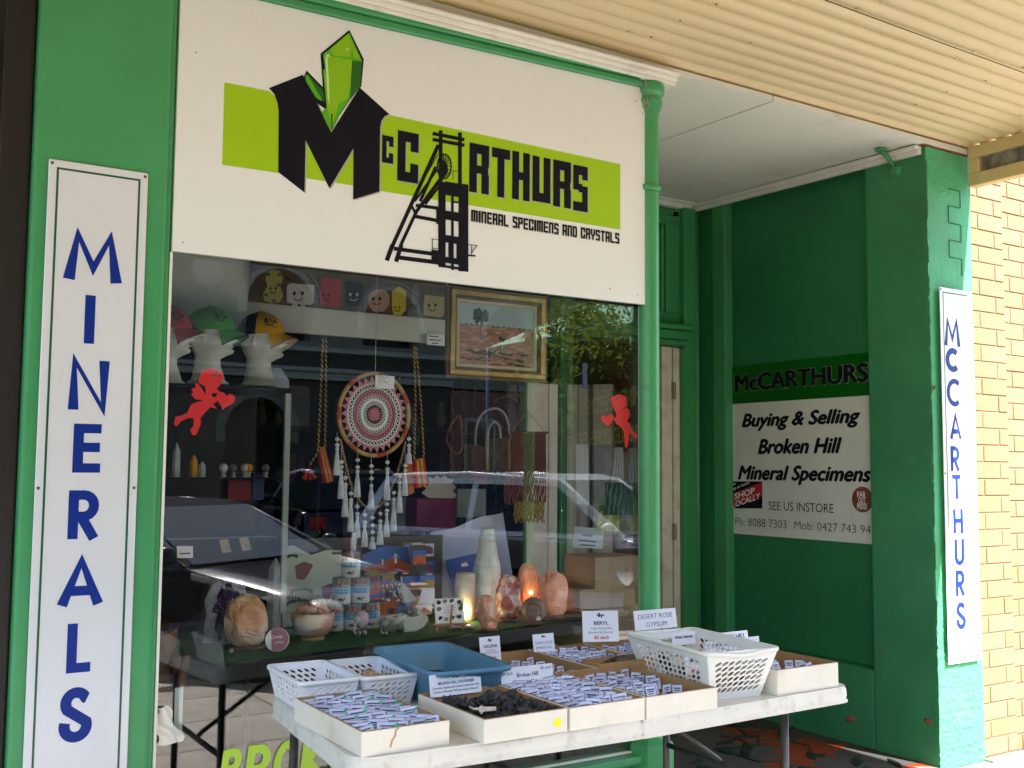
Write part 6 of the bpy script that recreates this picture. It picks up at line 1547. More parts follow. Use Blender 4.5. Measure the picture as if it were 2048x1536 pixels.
bp('figure_print', [(778, 225), (800, 205), (948, 215), (946, 320), (930, 338), (780, 325)], cw, 1); bp('foot_print', [(815, 326), (845, 328), (845, 345), (813, 343)], cw, 1.2); bp('foot_print', [(865, 330), (893, 333), (893, 350), (865, 348)], cw, 1.2); face(850, 280, 90)
bp('figure_print', [(992, 165), (1118, 178), (1112, 300), (1095, 355), (975, 340), (985, 250)], crd, 1); face(1022, 285, 62)
bp('figure_print', [(1138, 190), (1255, 205), (1250, 345), (1140, 345)], 'navy', 1); face(1190, 285, 75, cw)
bp('figure_print', [(1283, 275), (1320, 242), (1385, 248), (1410, 280), (1408, 340), (1375, 378), (1310, 378), (1280, 340)], cpk, 1); face(1330, 310, 75)
bp('figure_print', [(1425, 255), (1468, 222), (1512, 250), (1510, 370), (1480, 402), (1435, 398), (1425, 350)], cye, 1); face(1458, 360, 48)
bp('figure_print', [(1545, 260), (1560, 215), (1580, 215), (1592, 270), (1590, 350), (1610, 415), (1520, 410), (1540, 340)], cgr, 1); face(1563, 345, 40)
bp('figure_print', [(1625, 275), (1748, 290), (1745, 400), (1720, 415), (1618, 400)], mat('banner_gold', (.46, .36, .16), .5), 1); face(1672, 350, 72)
panel('caption_card', 'small white handwritten card pinned at the lower right of the pelmet', 'card', [(855, 667), (889, 670), (889, 692), (854, 689)], .995, 'sign_white', prints=[('handwriting', [(858, 671), (878, 673), (878, 675), (858, 673)], 'ink'), ('handwriting', [(858, 678), (882, 680), (882, 682), (858, 680)], 'ink'), ('handwriting', [(864, 685), (876, 686), (876, 688), (864, 687)], 'ink')])

# display heads with caps
def mannequin(label, base, s_=1.0, rz=0.0):
    t = thing('foam_mannequin', label, 'mannequin head', base); b = Vector(base); M_ = Matrix.Translation(b) @ Matrix.Rotation(rz, 4, 'Z') @ Matrix.Scale(s_, 4)
    # profile rows: z, front x, back x, half width ; face looks along +x
    rows_ = [(0, .062, -.070, .066), (.006, .062, -.070, .066), (.03, .056, -.064, .056), (.07, .042, -.058, .047), (.095, .042, -.058, .047), (.106, .062, -.056, .048), (.118, .090, -.062, .054), (.128, .094, -.068, .058), (.136, .084, -.072, .060),
             (.145, .094, -.076, .062), (.150, .084, -.078, .063), (.158, .090, -.080, .064), (.168, .112, -.083, .066), (.178, .096, -.085, .067), (.190, .082, -.087, .069), (.205, .087, -.089, .071), (.225, .088, -.090, .071), (.25, .080, -.086, .066), (.272, .058, -.066, .050), (.284, .02, -.03, .02)]
    vs = []; n = 24
    for z, fx, bx, hw in rows_:
        for k in range(n):
            a = 2*math.pi*k/n; cx_ = (fx+bx)/2; rx = (fx-bx)/2
            ex = 1.0; ca = math.cos(a); sa = math.sin(a)
            x = cx_+rx*ca; yv = hw*sa
            if .14 < z < .2 and ca > .75:                      # nose and eye hollows
                nose = max(0, 1-abs(sa)/.22); x = x if nose > .4 else x-.014
            vs.append((x, yv, z))
    fs = [(i*n+k, i*n+(k+1) % n, (i+1)*n+(k+1) % n, (i+1)*n+k) for i in range(len(rows_)-1) for k in range(n)]
    fs += [list(range(n-1, -1, -1)), [(len(rows_)-1)*n+k for k in range(n)]]
    mb = MB(); mb.add(vs, fs, 0, True, M_); mb.build('head', 'styro', t)
    for sg in (-1, 1): mb = MB(); mb.blob((-.012, sg*.068, .175), (.014, .007, .022), 8, 6, M=M_); mb.build('ear', 'styro', t)
    mb = MB(); mb.lathe([(.078, -.008), (.080, 0), (.07, .006)], (-.004, 0, 0), 24, M=M_); mb.build('neck_base', 'styro', t)
    return t, M_
def cap(label, M_, m1, m2, trim, peak='capgreen'):
    o = M_.to_translation(); t = thing('cap', label, 'cap', o+Vector((0, 0, .2)))
    mb = MB(); vs = []; n = 24; rows_ = 9
    def dome(a, b):
        an = 2*math.pi*a; ph = (math.pi/2)*b; r_ = math.cos(ph)**.85
        return M_ @ Vector((-.004+.100*r_*math.cos(an), .080*r_*math.sin(an), .208+.094*math.sin(ph)**1.05-.012*(1-b)*(1-math.cos(an))*.5))
    mb.grid(lambda a, b: dome(a*.5-.25, b), 14, 9); mb.build('front_panels', m1, t)
    mb = MB(); mb.grid(lambda a, b: dome(a*.5+.25, b), 14, 9); mb.build('back_panels', m2, t)
    mb = MB()
    def brim(a, b):
        an = (a-.5)*2.1; r_ = 1+b*.52*max(math.cos(an), 0)**.8
        return M_ @ Vector((-.004+.100*math.cos(an)*r_, .082*math.sin(an)*(1+.12*b), .209-.022*b-.034*abs(a-.5)*2*abs(a-.5)*2*(.4+b)))
    mb.grid(brim, 18, 8, thick=(0, 0, .0035)); mb.build('peak', peak, t)
    mb = MB(); mb.tube([brim(i/24, 1.0)+Vector((0, 0, .002)) for i in range(25)], .0032, 6)
    if trim == 'stripe': mb.tube([dome(.22+.06*math.sin(i/9*3), i/10)*1.0 for i in range(9)], .006, 6)
    mb.build('trim', {'stripe': 'navy', 'grey': 'grey', 'white': 'white_paint'}[trim], t)
    mb = MB(); mb.blob(dome(0, .999)+Vector((0, 0, .002)), (.007, .007, .005), 10, 6); mb.build('button', m1, t)
    mb = MB()                                              # embroidered badge on the front: bars and headframe
    for (a0, a1, b0, b1) in ((-.195, -.09, .30, .345), (-.19, -.165, .35, .46), (-.15, -.135, .36, .43), (-.12, -.10, .35, .41), (-.19, -.13, .225, .262), (-.15, -.09, .49, .515), (-.14, -.10, .18, .20)):
        pts = [dome(a, b) for a, b in ((a0, b0), (a1, b0), (a1, b1), (a0, b1))]; cc = M_ @ Vector((0, 0, .2))
        pts = [p+(p-cc).normalized()*.0035 for p in pts]; mb.add(pts, [(0, 1, 2, 3)])
    mb.build('embroidery', 'embro', t)
    return t
HY = .85
for k, (u, v, lab, lab2, m1, m2, tr, pk) in enumerate(((418, 765, 'white foam display head under the green cap', 'green baseball cap with dark side stripe and black badge on the middle foam head', 'capgreen', 'capgreen', 'stripe', 'capgreen'),
        (520, 770, 'white foam display head under the yellow cap', 'yellow baseball cap with navy and grey edging on the right foam head', 'capyellow', 'navy', 'grey', 'capyellow'), (330, 765, 'white foam display head cut off by the window frame', 'red baseball cap with white peak edge partly hidden by the window frame', 'capred', 'capred', 'white', 'capred'))):
    p = aty(u, v, HY+.05*k*(k == 1)); t, M_ = mannequin(lab, (p.x, p.y, p.z), .985, R(-28) if k != 1 else R(-34)); cap(lab2, M_, m1, m2, tr, pk)
zs = aty(470, 772, HY).z
cb = thing('glass_cabinet', 'tall dark glass display cabinet carrying the foam heads', 'cabinet', (1.1, .95, 0))
xr = aty(577, 900, HY-.12).x
mb = MB(); mb.box(.80, xr, HY-.12, HY+.25, zs-.022, zs-.009); mb.build('top_board', 'blackplastic', cb)
mb = MB(); mb.box(xr-.022, xr, HY-.135, HY-.122, .86, zs-.03); mb.build('edge_strip', 'tapewhite', cb)
for k, zz in enumerate((1.385, 1.16)):
    mb = MB(); mb.box(.82, xr-.03, HY-.10, HY+.22, zz-.006, zz); mb.build('shelf', 'glassware' if k else 'blackplastic', cb)
mb = MB(); mb.box(.80, xr, HY+.26, HY+.28, .4, zs); mb.build('back_panel', 'interior', cb)
panel('price_card', 'white shield shaped price card behind the yellow capped head', 'card', [(540, 735), (562, 737), (578, 760), (579, 776), (552, 775)], HY+.12, 'cloth')
# little crystals, spheres and bottles on the cabinet shelf
rr = random.Random(14)
for k, (u, v, kind_, m_, lab) in enumerate(((352, 945, 'pt', 'quartz', 'tall cloudy quartz point at the left of the cabinet shelf'), (387, 945, 'pt', 'capyellow', 'yellow crystal point on the cabinet shelf'), (404, 946, 'pt', 'quartz', 'short clear crystal point right of the yellow one'),
        (447, 945, 'ball', 'selenite', 'silvery white sphere on the cabinet shelf'), (466, 943, 'ball', 'glassware', 'grey glass sphere beside the silvery one'), (497, 943, 'ball', 'capyellow', 'amber sphere on the cabinet shelf'), (489, 948, 'ball', 'ceramic', 'small white sphere before the amber one'), (531, 946, 'ball', 'glassware', 'clear sphere at the right of the cabinet shelf'))):
    p = aty(u, v, HY-.04); t = thing('shelf_crystal', lab, 'crystal', (p.x, p.y, 1.385)); c = Vector((p.x, p.y, 1.3855))
    mb = MB()
    if kind_ == 'pt': h = (.13, .085, .06)[k]; mb.lathe([(.016, 0), (.014, h*.75), (.001, h)], c, 6, smooth=False)
    else: mb.blob(c+Vector((0, 0, .036)), .017, 14, 10); 
    mb.build('crystal_body', m_, t)
    if kind_ == 'ball': mb = MB(); mb.lathe([(.012, 0), (.008, .01), (.012, .02)], c, 12); mb.build('stand', 'quartz', t)
cub('shelf_box', 'dark red box on the lower cabinet shelf', 'box', 457, 960, 502, 1000, HY-.02, .1, 'redprod'); cub('shelf_box', 'slate grey packet with yellow stripe on the lower cabinet shelf', 'box', 506, 945, 528, 1000, HY-.02, .08, 'blueprod')
panel('emblem_card', 'small white card with black headframe emblem low at the left of the window', 'card', [(354, 1092), (386, 1092), (386, 1116), (354, 1116)], .30, 'sign_white', prints=[('emblem', [(360, 1106), (381, 1105), (381, 1108), (360, 1109)], 'ink')])
for k, (u, v) in enumerate(((447, 1092), (487, 1088))):
    panel('jewellery_card', ('tan jewellery card with silver ring at the left of the cabinet', 'tan jewellery card with silver ring right of its twin')[k], 'card', [(u-9, v-12), (u+9, v-14), (u+16, v+12), (u-2, v+14)], .72, 'slip', prints=[('silver_ring', [(u+3, v), (u+10, v-1), (u+13, v+8), (u+4, v+9)], 'whitebox')])

# red cupids stuck to the inside of the glass
def cupid(label, pts_sets, y=.045):
    P_ = [[aty(u, v, y) for u, v in s_] for s_ in pts_sets]; c = P_[0][0]
    t = thing('cupid_cutout', label, 'decoration', c)
    mb = MB()
    for k, s_ in enumerate(P_): mb.prism([(p.x, p.z) for p in s_], y-.0012-.00015*k, y+.0002+.0001*k, 'y')
    mb.build('silhouette', 'cupid', t); return t
def cc(pts): return [(320+a/3.072, 500+b/3.072) for a, b in pts]
heart = lambda cx_, cy_, s_, rot=0: [(cx_+s_*(.16*(16*math.sin(t)**3)/2.6*math.cos(rot)-(-(13*math.cos(t)-5*math.cos(2*t)-2*math.cos(3*t)-math.cos(4*t))/16)*math.sin(rot)), cy_+s_*((.16*(16*math.sin(t)**3)/2.6)*math.sin(rot)+(-(13*math.cos(t)-5*math.cos(2*t)-2*math.cos(3*t)-math.cos(4*t))/16)*math.cos(rot))) for t in [2*math.pi*i/26 for i in range(26)]]
L1_ = cupid('red cupid cut-out holding a heart, stuck on the glass below the green cap', [
    cc([(240, 790), (255, 745), (290, 727), (320, 732), (350, 742), (383, 752), (385, 790), (368, 835), (340, 860), (300, 845), (262, 830), (240, 818)]),
    cc([(275, 840), (330, 850), (365, 862), (362, 880), (318, 880), (320, 900), (350, 905), (350, 930), (325, 945), (350, 975), (310, 965), (285, 990), (248, 1030), (250, 1070), (220, 1138), (200, 1138), (185, 1105), (205, 1085), (208, 1035), (180, 1030), (130, 1050), (100, 1085), (86, 1070), (95, 1025), (130, 1018), (170, 1000), (190, 950), (240, 930), (270, 925), (285, 890)]),
    cc([(285, 895), (262, 860), (235, 825), (215, 810), (220, 845), (188, 855), (205, 870), (190, 885), (215, 915), (240, 918), (270, 925)]),
    cc(heart(400, 922, 60, .25))])
mb = MB(); p = aty(320+335/3.072, 500+770/3.072, .043); mb.prism([(p.x+.006*math.cos(R(30*k)), p.z+.006*math.sin(R(30*k))) for k in range(12)], .0415, .0422, 'y'); mb.build('suction_cup', 'glassware', L1_)
def cd_(pts): return [(1080+a/5.118, 600+b/5.118) for a, b in pts]
L2_ = cupid('red cupid cut-out holding a heart, stuck on the glass near the corner post', [
    cd_([(722, 995), (790, 970), (850, 975), (880, 1000), (885, 1080), (850, 1110), (835, 1145), (775, 1155), (755, 1110), (735, 1070)]),
    cd_([(775, 1150), (850, 1120), (885, 1100), (920, 1140), (915, 1190), (890, 1240), (915, 1260), (930, 1320), (995, 1380), (998, 1420), (960, 1410), (925, 1370), (905, 1360), (910, 1430), (890, 1510), (870, 1505), (862, 1420), (850, 1330), (815, 1290), (780, 1270), (755, 1220), (780, 1190)]),
    cd_(heart(690, 1225, 68, -.1))])
mb = MB(); p = aty(1080+803/5.118, 600+1008/5.118, .043); mb.prism([(p.x+.006*math.cos(R(30*k)), p.z+.006*math.sin(R(30*k))) for k in range(12)], .0415, .0422, 'y'); mb.build('suction_cup', 'glassware', L2_)

# woven bags on twisted cords
def twisted(mbs, path, r_=.0026, pitch_=.020):
    P_ = [Vector(p) for p in path]; dense = []
    for i in range(len(P_)-1):
        n_ = max(2, int((P_[i+1]-P_[i]).length/.004))
        dense += [P_[i].lerp(P_[i+1], k/n_) for k in range(n_)]
    for s_ in range(2):
        pts = []; d_ = 0
        for i, p in enumerate(dense):
            if i: d_ += (dense[i]-dense[i-1]).length
            a = 2*math.pi*d_/pitch_+math.pi*s_; pts.append(p+Vector((math.cos(a)*r_, math.sin(a)*r_, 0)))
        mbs[s_].tube(pts, r_*1.05, 5)
def wbag(label, straps, body, tas, y):
    t = thing('woven_bag', label, 'bag', aty(*body[0], y)); a, b = MB(), MB()
    for s_ in straps: twisted((a, b), [aty(u, v, y-.005*k) for k, (u, v) in enumerate(s_)])
    a.build('cord', 'ropegold', t); b.build('cord_strand', 'ropeblack', t)
    n_ = 5
    for k in range(n_):
        P0, P1, P2, P3 = [aty(u, v, y) for u, v in body]
        q = [P0.lerp(P1, k/n_), P0.lerp(P1, (k+1)/n_), P3.lerp(P2, (k+1)/n_), P3.lerp(P2, k/n_)]
        mb = MB(); mb.prism([(p.x, p.z) for p in q], y, y+.03, 'y'); mb.build('woven_stripe', 'redweave' if k % 2 == 0 else 'yelweave', t)
    if tas:
        mb = MB(); c = aty(*tas, y-.02)
        for k in range(26):
            a_ = R(-90+rr.uniform(-40, 40)); mb.tube([c, c+Vector((.05*math.cos(a_), rr.uniform(-.01, .01), .05*math.sin(a_)))], .0014, 4, k % 2)
        mb.build('yarn_tassel', ['orange', 'redweave'], t)
wbag('red and yellow woven bag with gold twisted cords left of the dream catcher', [[(646, 675), (641, 800), (636, 905)], [(652, 675), (652, 760), (650, 895)], [(636, 905), (618, 932)]], [(638, 895), (650, 893), (668, 962), (652, 966)], (618, 935), .72)
wbag('red and yellow woven bag with gold twisted cords right of the dream catcher', [[(828, 690), (831, 800), (828, 920)], [(832, 690), (842, 810), (848, 915)]], [(830, 920), (848, 915), (857, 972), (833, 976)], None, .72)
mb = MB(); q = [aty(u, v, .74) for u, v in ((814, 922), (824, 925), (829, 985), (818, 990))]; mb.prism([(p.x, p.z) for p in q], .74, .76, 'y'); o = mb.build('orange_mesh', 'orange'); tag(o, 'orange mesh strip behind the right tassels of the dream catcher', 'mesh')
# macrame bags and hanging
def strands(mb, u0, u1, v0, v1, y, n, r_=.0022, wav=.003, seed=0, lens=.1, mi=0, uj=1.0):
    rr = random.Random(seed)
    for k in range(n):
        u = u0+(u1-u0)*(k+.5)/n; vb = v1-(v1-v0)*lens*rr.random()
        a = aty(u, v0, y); b = aty(u+rr.uniform(-uj, uj), vb, y)
        mb.tube([a.lerp(b, i/8)+Vector((wav*math.sin(i*1.9+k), wav*math.cos(i*1.3+k*2), 0)) for i in range(9)], r_, 4, mi)
def netting(mb, u0, u1, v0, v1, y, nx, ny, r_=.0025):
    for j in range(ny):
        for i in range(nx):
            for s_ in (0, 1):
                a = aty(u0+(u1-u0)*(i+s_)/nx, v0+(v1-v0)*j/ny, y-.004*s_); b = aty(u0+(u1-u0)*(i+1-s_)/nx, v0+(v1-v0)*(j+1)/ny, y-.004*s_); mb.tube([a, b], r_, 4)
def zz3(a, b): return (800+a/2.742, 540+b/2.742)
def mbag(label, tl, tr, br, bl, m_, edge, y, strap, fringe=None):
    t = thing('macrame_bag', label, 'bag', aty(*zz3(*tl), y)); (u0, v0), (u1, v1) = zz3(*tl), zz3(*br)
    P_ = [aty(*zz3(*q), y+.01) for q in (tl, tr, br, bl)]; mb = MB(); mb.prism([(p.x, p.z) for p in P_], y+.004, y+.03, 'y'); mb.build('pouch', m_, t, bevel=.004)
    mb = MB(); netting(mb, u0, u1, v0, v1, y, 6, 9); mb.build('knotwork', m_, t)
    if edge: mb = MB(); netting(mb, u0, u0+5, v0, v1, y-.006, 1, 12, .003); netting(mb, u1-5, u1, v0, v1, y-.006, 1, 12, .003); mb.build('edge_knots', edge, t)
    if fringe: mb = MB(); strands(mb, u0, u1, v1, zz3(0, fringe)[1], y+.01, 14, seed=3); mb.build('fringe', m_, t)
    mb = MB(); mb.tube(catmull([aty(*zz3(*q), y+.01) for q in strap], 30), .006, 8); mb.build('strap', 'strapgrey', t)
mbag('pink macrame bag with lilac strap hanging below the painting', (400, 965), (470, 965), (475, 1150), (395, 1150), 'macpink', None, 1.0, [(412, 965), (420, 860), (450, 790), (510, 760), (560, 775), (590, 830), (600, 900)], 1175)
mbag('olive macrame bag edged in mustard knots beside the pink bag', (475, 925), (600, 920), (605, 1095), (470, 1100), 'macgreen', 'macyel', .95, [(482, 930), (485, 880), (505, 840), (525, 835), (545, 860), (552, 925)])
t = thing('macrame_hanging', 'rust red macrame wall hanging with mustard looped fringe beside the white door casing', 'wall hanging', aty(*zz3(710, 890), 1.05))
y = 1.05; mb = MB(); a, b = aty(*zz3(600, 890), y), aty(*zz3(810, 893), y); mb.tube([a, b], .006, 8); mb.build('dowel', 'darkwood', t)
mb = MB(); mb.tube([aty(*zz3(610, 890), y), aty(*zz3(695, 770), y), aty(*zz3(790, 885), y)], .0025, 6); mb.tube([aty(*zz3(695, 770), y), aty(*zz3(695, 640), y)], .0015, 5); mb.build('hanging_cord', 'cane', t)
(u0, v0), (u1, v1) = zz3(612, 895), zz3(800, 1100)
mb = MB(); netting(mb, u0, u1, v0, v1, y, 10, 10, .003); P_ = [aty(u, v, y+.008) for u, v in ((u0, v0), (u1, v0), (u1, v1), (u0, v1))]; mb.prism([(p.x, p.z) for p in P_], y+.006, y+.010, 'y'); mb.build('knotwork', 'macrust', t)
mb = MB(); strands(mb, zz3(570, 0)[0], u1, v1, zz3(0, 1290)[1], y, 34, seed=7, r_=.003); mb.build('fringe', 'macrust', t)
mb = MB(); strands(mb, zz3(625, 0)[0], zz3(790, 0)[0], zz3(0, 1270)[1], zz3(0, 1390)[1], y-.01, 26, seed=9, r_=.003, lens=.25); mb.build('mustard_fringe', 'macyel', t)
for k, (a_, lab) in enumerate(((( 600, 760), 'dark leather loop hanging left of the macrame bags'),)):
    mb = MB(); P_ = [aty(*zz3(q[0], q[1]), 1.1) for q in ((255, 930), (275, 860), (325, 800), (340, 900), (335, 990), (300, 1005), (265, 960), (255, 930))]; mb.tube(catmull(P_, 24), .006, 6); o = mb.build('leather_strap', mat('brown_leather', (.22, .07, .03), .5)); tag(o, 'tan leather strap loop hanging behind the painting edge', 'strap')
mb = MB()
for k in range(24):
    a_ = 2*math.pi*k/24
P_ = [aty(*zz3(575+78*math.cos(R(15*k)), 800+105*math.sin(R(15*k))), 1.2) for k in range(24)]
mb.tube(P_, .0055, 8, closed=True); P_ = [aty(*zz3(500+60*math.cos(R(15*k)), 830+75*math.sin(R(15*k))), 1.22) for k in range(24)]; mb.tube(P_, .005, 8, closed=True); o = mb.build('whip_coil', 'ropeblack'); tag(o, 'coiled dark whips hanging above the macrame bags', 'whip')

# plastic bags bunched by the right edge of the window
def bunch(name, label, m_, u0, u1, ub0, ub1, v0, v1, y, seed=1, folds=6, amp=.012):
    def fn(a, b):
        p0 = aty(u0+(u1-u0)*a, v0, y); p1 = aty(ub0+(ub1-ub0)*a, v1, y); p = p0.lerp(p1, b)
        p.y += amp*math.sin(a*folds*6.28+b*2+seed)+amp*.7*noise.noise(Vector((a*5+seed, b*6, 0))); return p
    o = MB().grid(fn, 40, 24, thick=(0, .002, 0)).build(name, m_); tag(o, label, 'plastic bag'); return o
bunch('plastic_bag', 'bunch of cloudy plastic bags gathered by the corner post', 'bagclear', 1232, 1252, 1204, 1275, 905, 1030, .42, 2)
bunch('plastic_bag', 'white translucent plastic bag hanging in front of the bunch', 'whitebox', 1228, 1244, 1222, 1248, 895, 965, .36, 5, 4, .006)
bunch('plastic_bag', 'dark green plastic bag below the cloudy bunch', 'baggreen', 1210, 1268, 1206, 1262, 965, 1030, .38, 3)
bunch('shopping_bag', 'olive lime bag hanging lowest near the corner post', 'baglime', 1196, 1240, 1192, 1236, 1010, 1062, .45, 4, 2, .004)
mb = MB(); p = aty(1170, 735, .42); mb.box(p.x-.012, p.x+.012, .42, .425, p.z-.09, p.z+.02); o = mb.build('blue_ribbon', 'blueprod'); tag(o, 'faded blue ribbon hanging from a hook above the right cupid', 'ribbon')
panel('price_card', 'white rounded price card hanging before the cartons at right', 'card', [(1148, 1052), (1208, 1058), (1205, 1098), (1145, 1094)], .62, 'whitebox', prints=[('handwriting', [(1165, 1068), (1185, 1070), (1185, 1074), (1165, 1072)], 'ink'), ('handwriting', [(1158, 1079), (1192, 1082), (1192, 1085), (1158, 1082)], 'ink'), ('handwriting', [(1160, 1088), (1190, 1090), (1190, 1093), (1160, 1091)], 'ink')])
panel('price_card', 'tall white sheet hanging by the return window', 'card', [(1151, 888), (1177, 890), (1178, 1010), (1153, 1008)], .95, 'whitebox')
# brown cartons by the return glass
for k, (u0, v0, u1, v1, lab) in enumerate(((1190, 1115, 1278, 1175, 'brown carton stencilled 303, uppermost by the return window'), (1160, 1180, 1270, 1215, 'brown carton in the middle of the stack by the return window'), (1165, 1218, 1285, 1290, 'brown carton at the bottom of the stack by the return window'))):
    a = aty(u0, v0, .62); b = aty(u1, v1, .62); t = thing('brown_carton', lab, 'carton', ((a.x+b.x)/2, .62, b.z)); mb = MB(); mb.box(a.x, b.x, .62, .86, b.z, a.z); mb.build('carton', 'cartonbrown', t, bevel=.004)
    if k == 0: mb = MB(); q = aty(1232, 1156, .619); add_text(mb, '303', (q.x, .6185, q.z), (1, 0, 0), (0, 0, 1), .065, .035, bold=.03); mb.build('lettering', 'ink', t)

# ================================================================== THE DARK SHOP BEHIND
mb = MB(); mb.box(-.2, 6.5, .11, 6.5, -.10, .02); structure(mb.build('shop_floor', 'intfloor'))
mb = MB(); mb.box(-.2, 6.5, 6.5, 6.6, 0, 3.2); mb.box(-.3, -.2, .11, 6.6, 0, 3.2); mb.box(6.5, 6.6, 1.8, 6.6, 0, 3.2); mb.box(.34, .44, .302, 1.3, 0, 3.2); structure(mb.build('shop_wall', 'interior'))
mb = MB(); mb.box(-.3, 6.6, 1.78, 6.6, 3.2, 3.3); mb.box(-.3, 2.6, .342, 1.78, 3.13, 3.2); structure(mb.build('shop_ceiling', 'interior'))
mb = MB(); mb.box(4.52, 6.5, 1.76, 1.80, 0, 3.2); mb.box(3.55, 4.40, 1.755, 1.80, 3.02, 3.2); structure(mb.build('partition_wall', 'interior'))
rr = random.Random(77)
goods = ['redprod', 'blueprod', 'greyprod', 'yellowprod', 'greyprod', 'cartonbrown', 'interior', 'ppurple', 'whitebox']
for s_, (sx, sy, wd, nsh) in enumerate(((.4, 3.4, 1.3, 5), (1.9, 4.2, 1.5, 5), (3.6, 3.9, 1.4, 5), (2.3, 2.3, .9, 4))):
    t = thing('display_shelf', ('dark shelf unit of goods deep in the shop behind the foam heads', 'dark shelf unit deep in the shop behind the dream catcher', 'dark shelf unit deep in the shop behind the right cupid', 'low dark shelf unit in the middle of the shop')[s_], 'shelf unit', (sx+wd/2, sy, .02))
    hh_ = .42 if s_ < 3 else .33
    for k in range(nsh+1):
        mb = MB(); mb.box(sx, sx+wd, sy, sy+.35, .02+k*hh_, .045+k*hh_); mb.build('shelf', 'interior', t)
    mb = MB(); mb.box(sx-.02, sx-.001, sy, sy+.35, .02, .05+nsh*hh_); mb.box(sx+wd+.001, sx+wd+.02, sy, sy+.35, .02, .05+nsh*hh_); mb.build('side_panel', 'interior', t)
    for k in range(nsh):
        x = sx+.03
        while x < sx+wd-.15:
            w_ = rr.uniform(.05, .16); h_ = rr.uniform(.10, hh_-.10); z = .0455+k*hh_
            if rr.random() < .82:
                mb = MB()
                if rr.random() < .6: mb.box(x, x+w_, sy+.02, sy+.2, z, z+h_)
                else: mb.lathe([(w_*.3, 0), (w_*.45, h_*.3), (w_*.3, h_*.7), (w_*.2, h_)], (x+w_*.5, sy+.12, z), 10)
                g_ = rr.choice(goods); o = mb.build('shop_goods', g_); tag(o, 'dim %s item on the %s shelf up of the unit behind the %s' % ({'redprod': 'red', 'blueprod': 'navy', 'greyprod': 'grey', 'yellowprod': 'yellow', 'cartonbrown': 'brown', 'interior': 'black', 'ppurple': 'purple', 'whitebox': 'pale'}[g_], ORD[k], ('foam heads', 'dream catcher', 'right cupid', 'tassels')[s_]), 'goods', 'goods on the dark shelves')
            x += w_+rr.uniform(.01, .05)
# strings of belts and chains hanging behind the macrame
for k in range(7):
    u = 905+k*22; p = aty(u, 780, 1.75); mb = MB()
    for j in range(34): mb.blob((p.x+.006*math.sin(j*1.7+k), p.y, 2.05-j*.028), (.011, .006, .015), 7, 5)
    o = mb.build('hanging_chain', 'ropeblack' if k % 3 else 'brown'); tag(o, 'dark beaded string hanging in the gloom behind the macrame bags', 'bead string', 'dark strings hanging behind the macrame')
# white sheet of paper and pale casing deep inside
for k, (u0, v0, u1, v1, y, m_, lab) in enumerate(((1055, 765, 1085, 1190, 1.5, 'doorwhite', 'pale vertical casing board behind the rust macrame'), (1015, 770, 1052, 880, 1.9, 'whitebox', 'dim pale panel behind the rust macrame hanging'))):
    a = aty(u0, v0, y); b = aty(u1, v1, y); mb = MB(); mb.box(a.x, b.x, y, y+.02, b.z, a.z); o = mb.build('casing_board', m_); tag(o, lab, 'board')

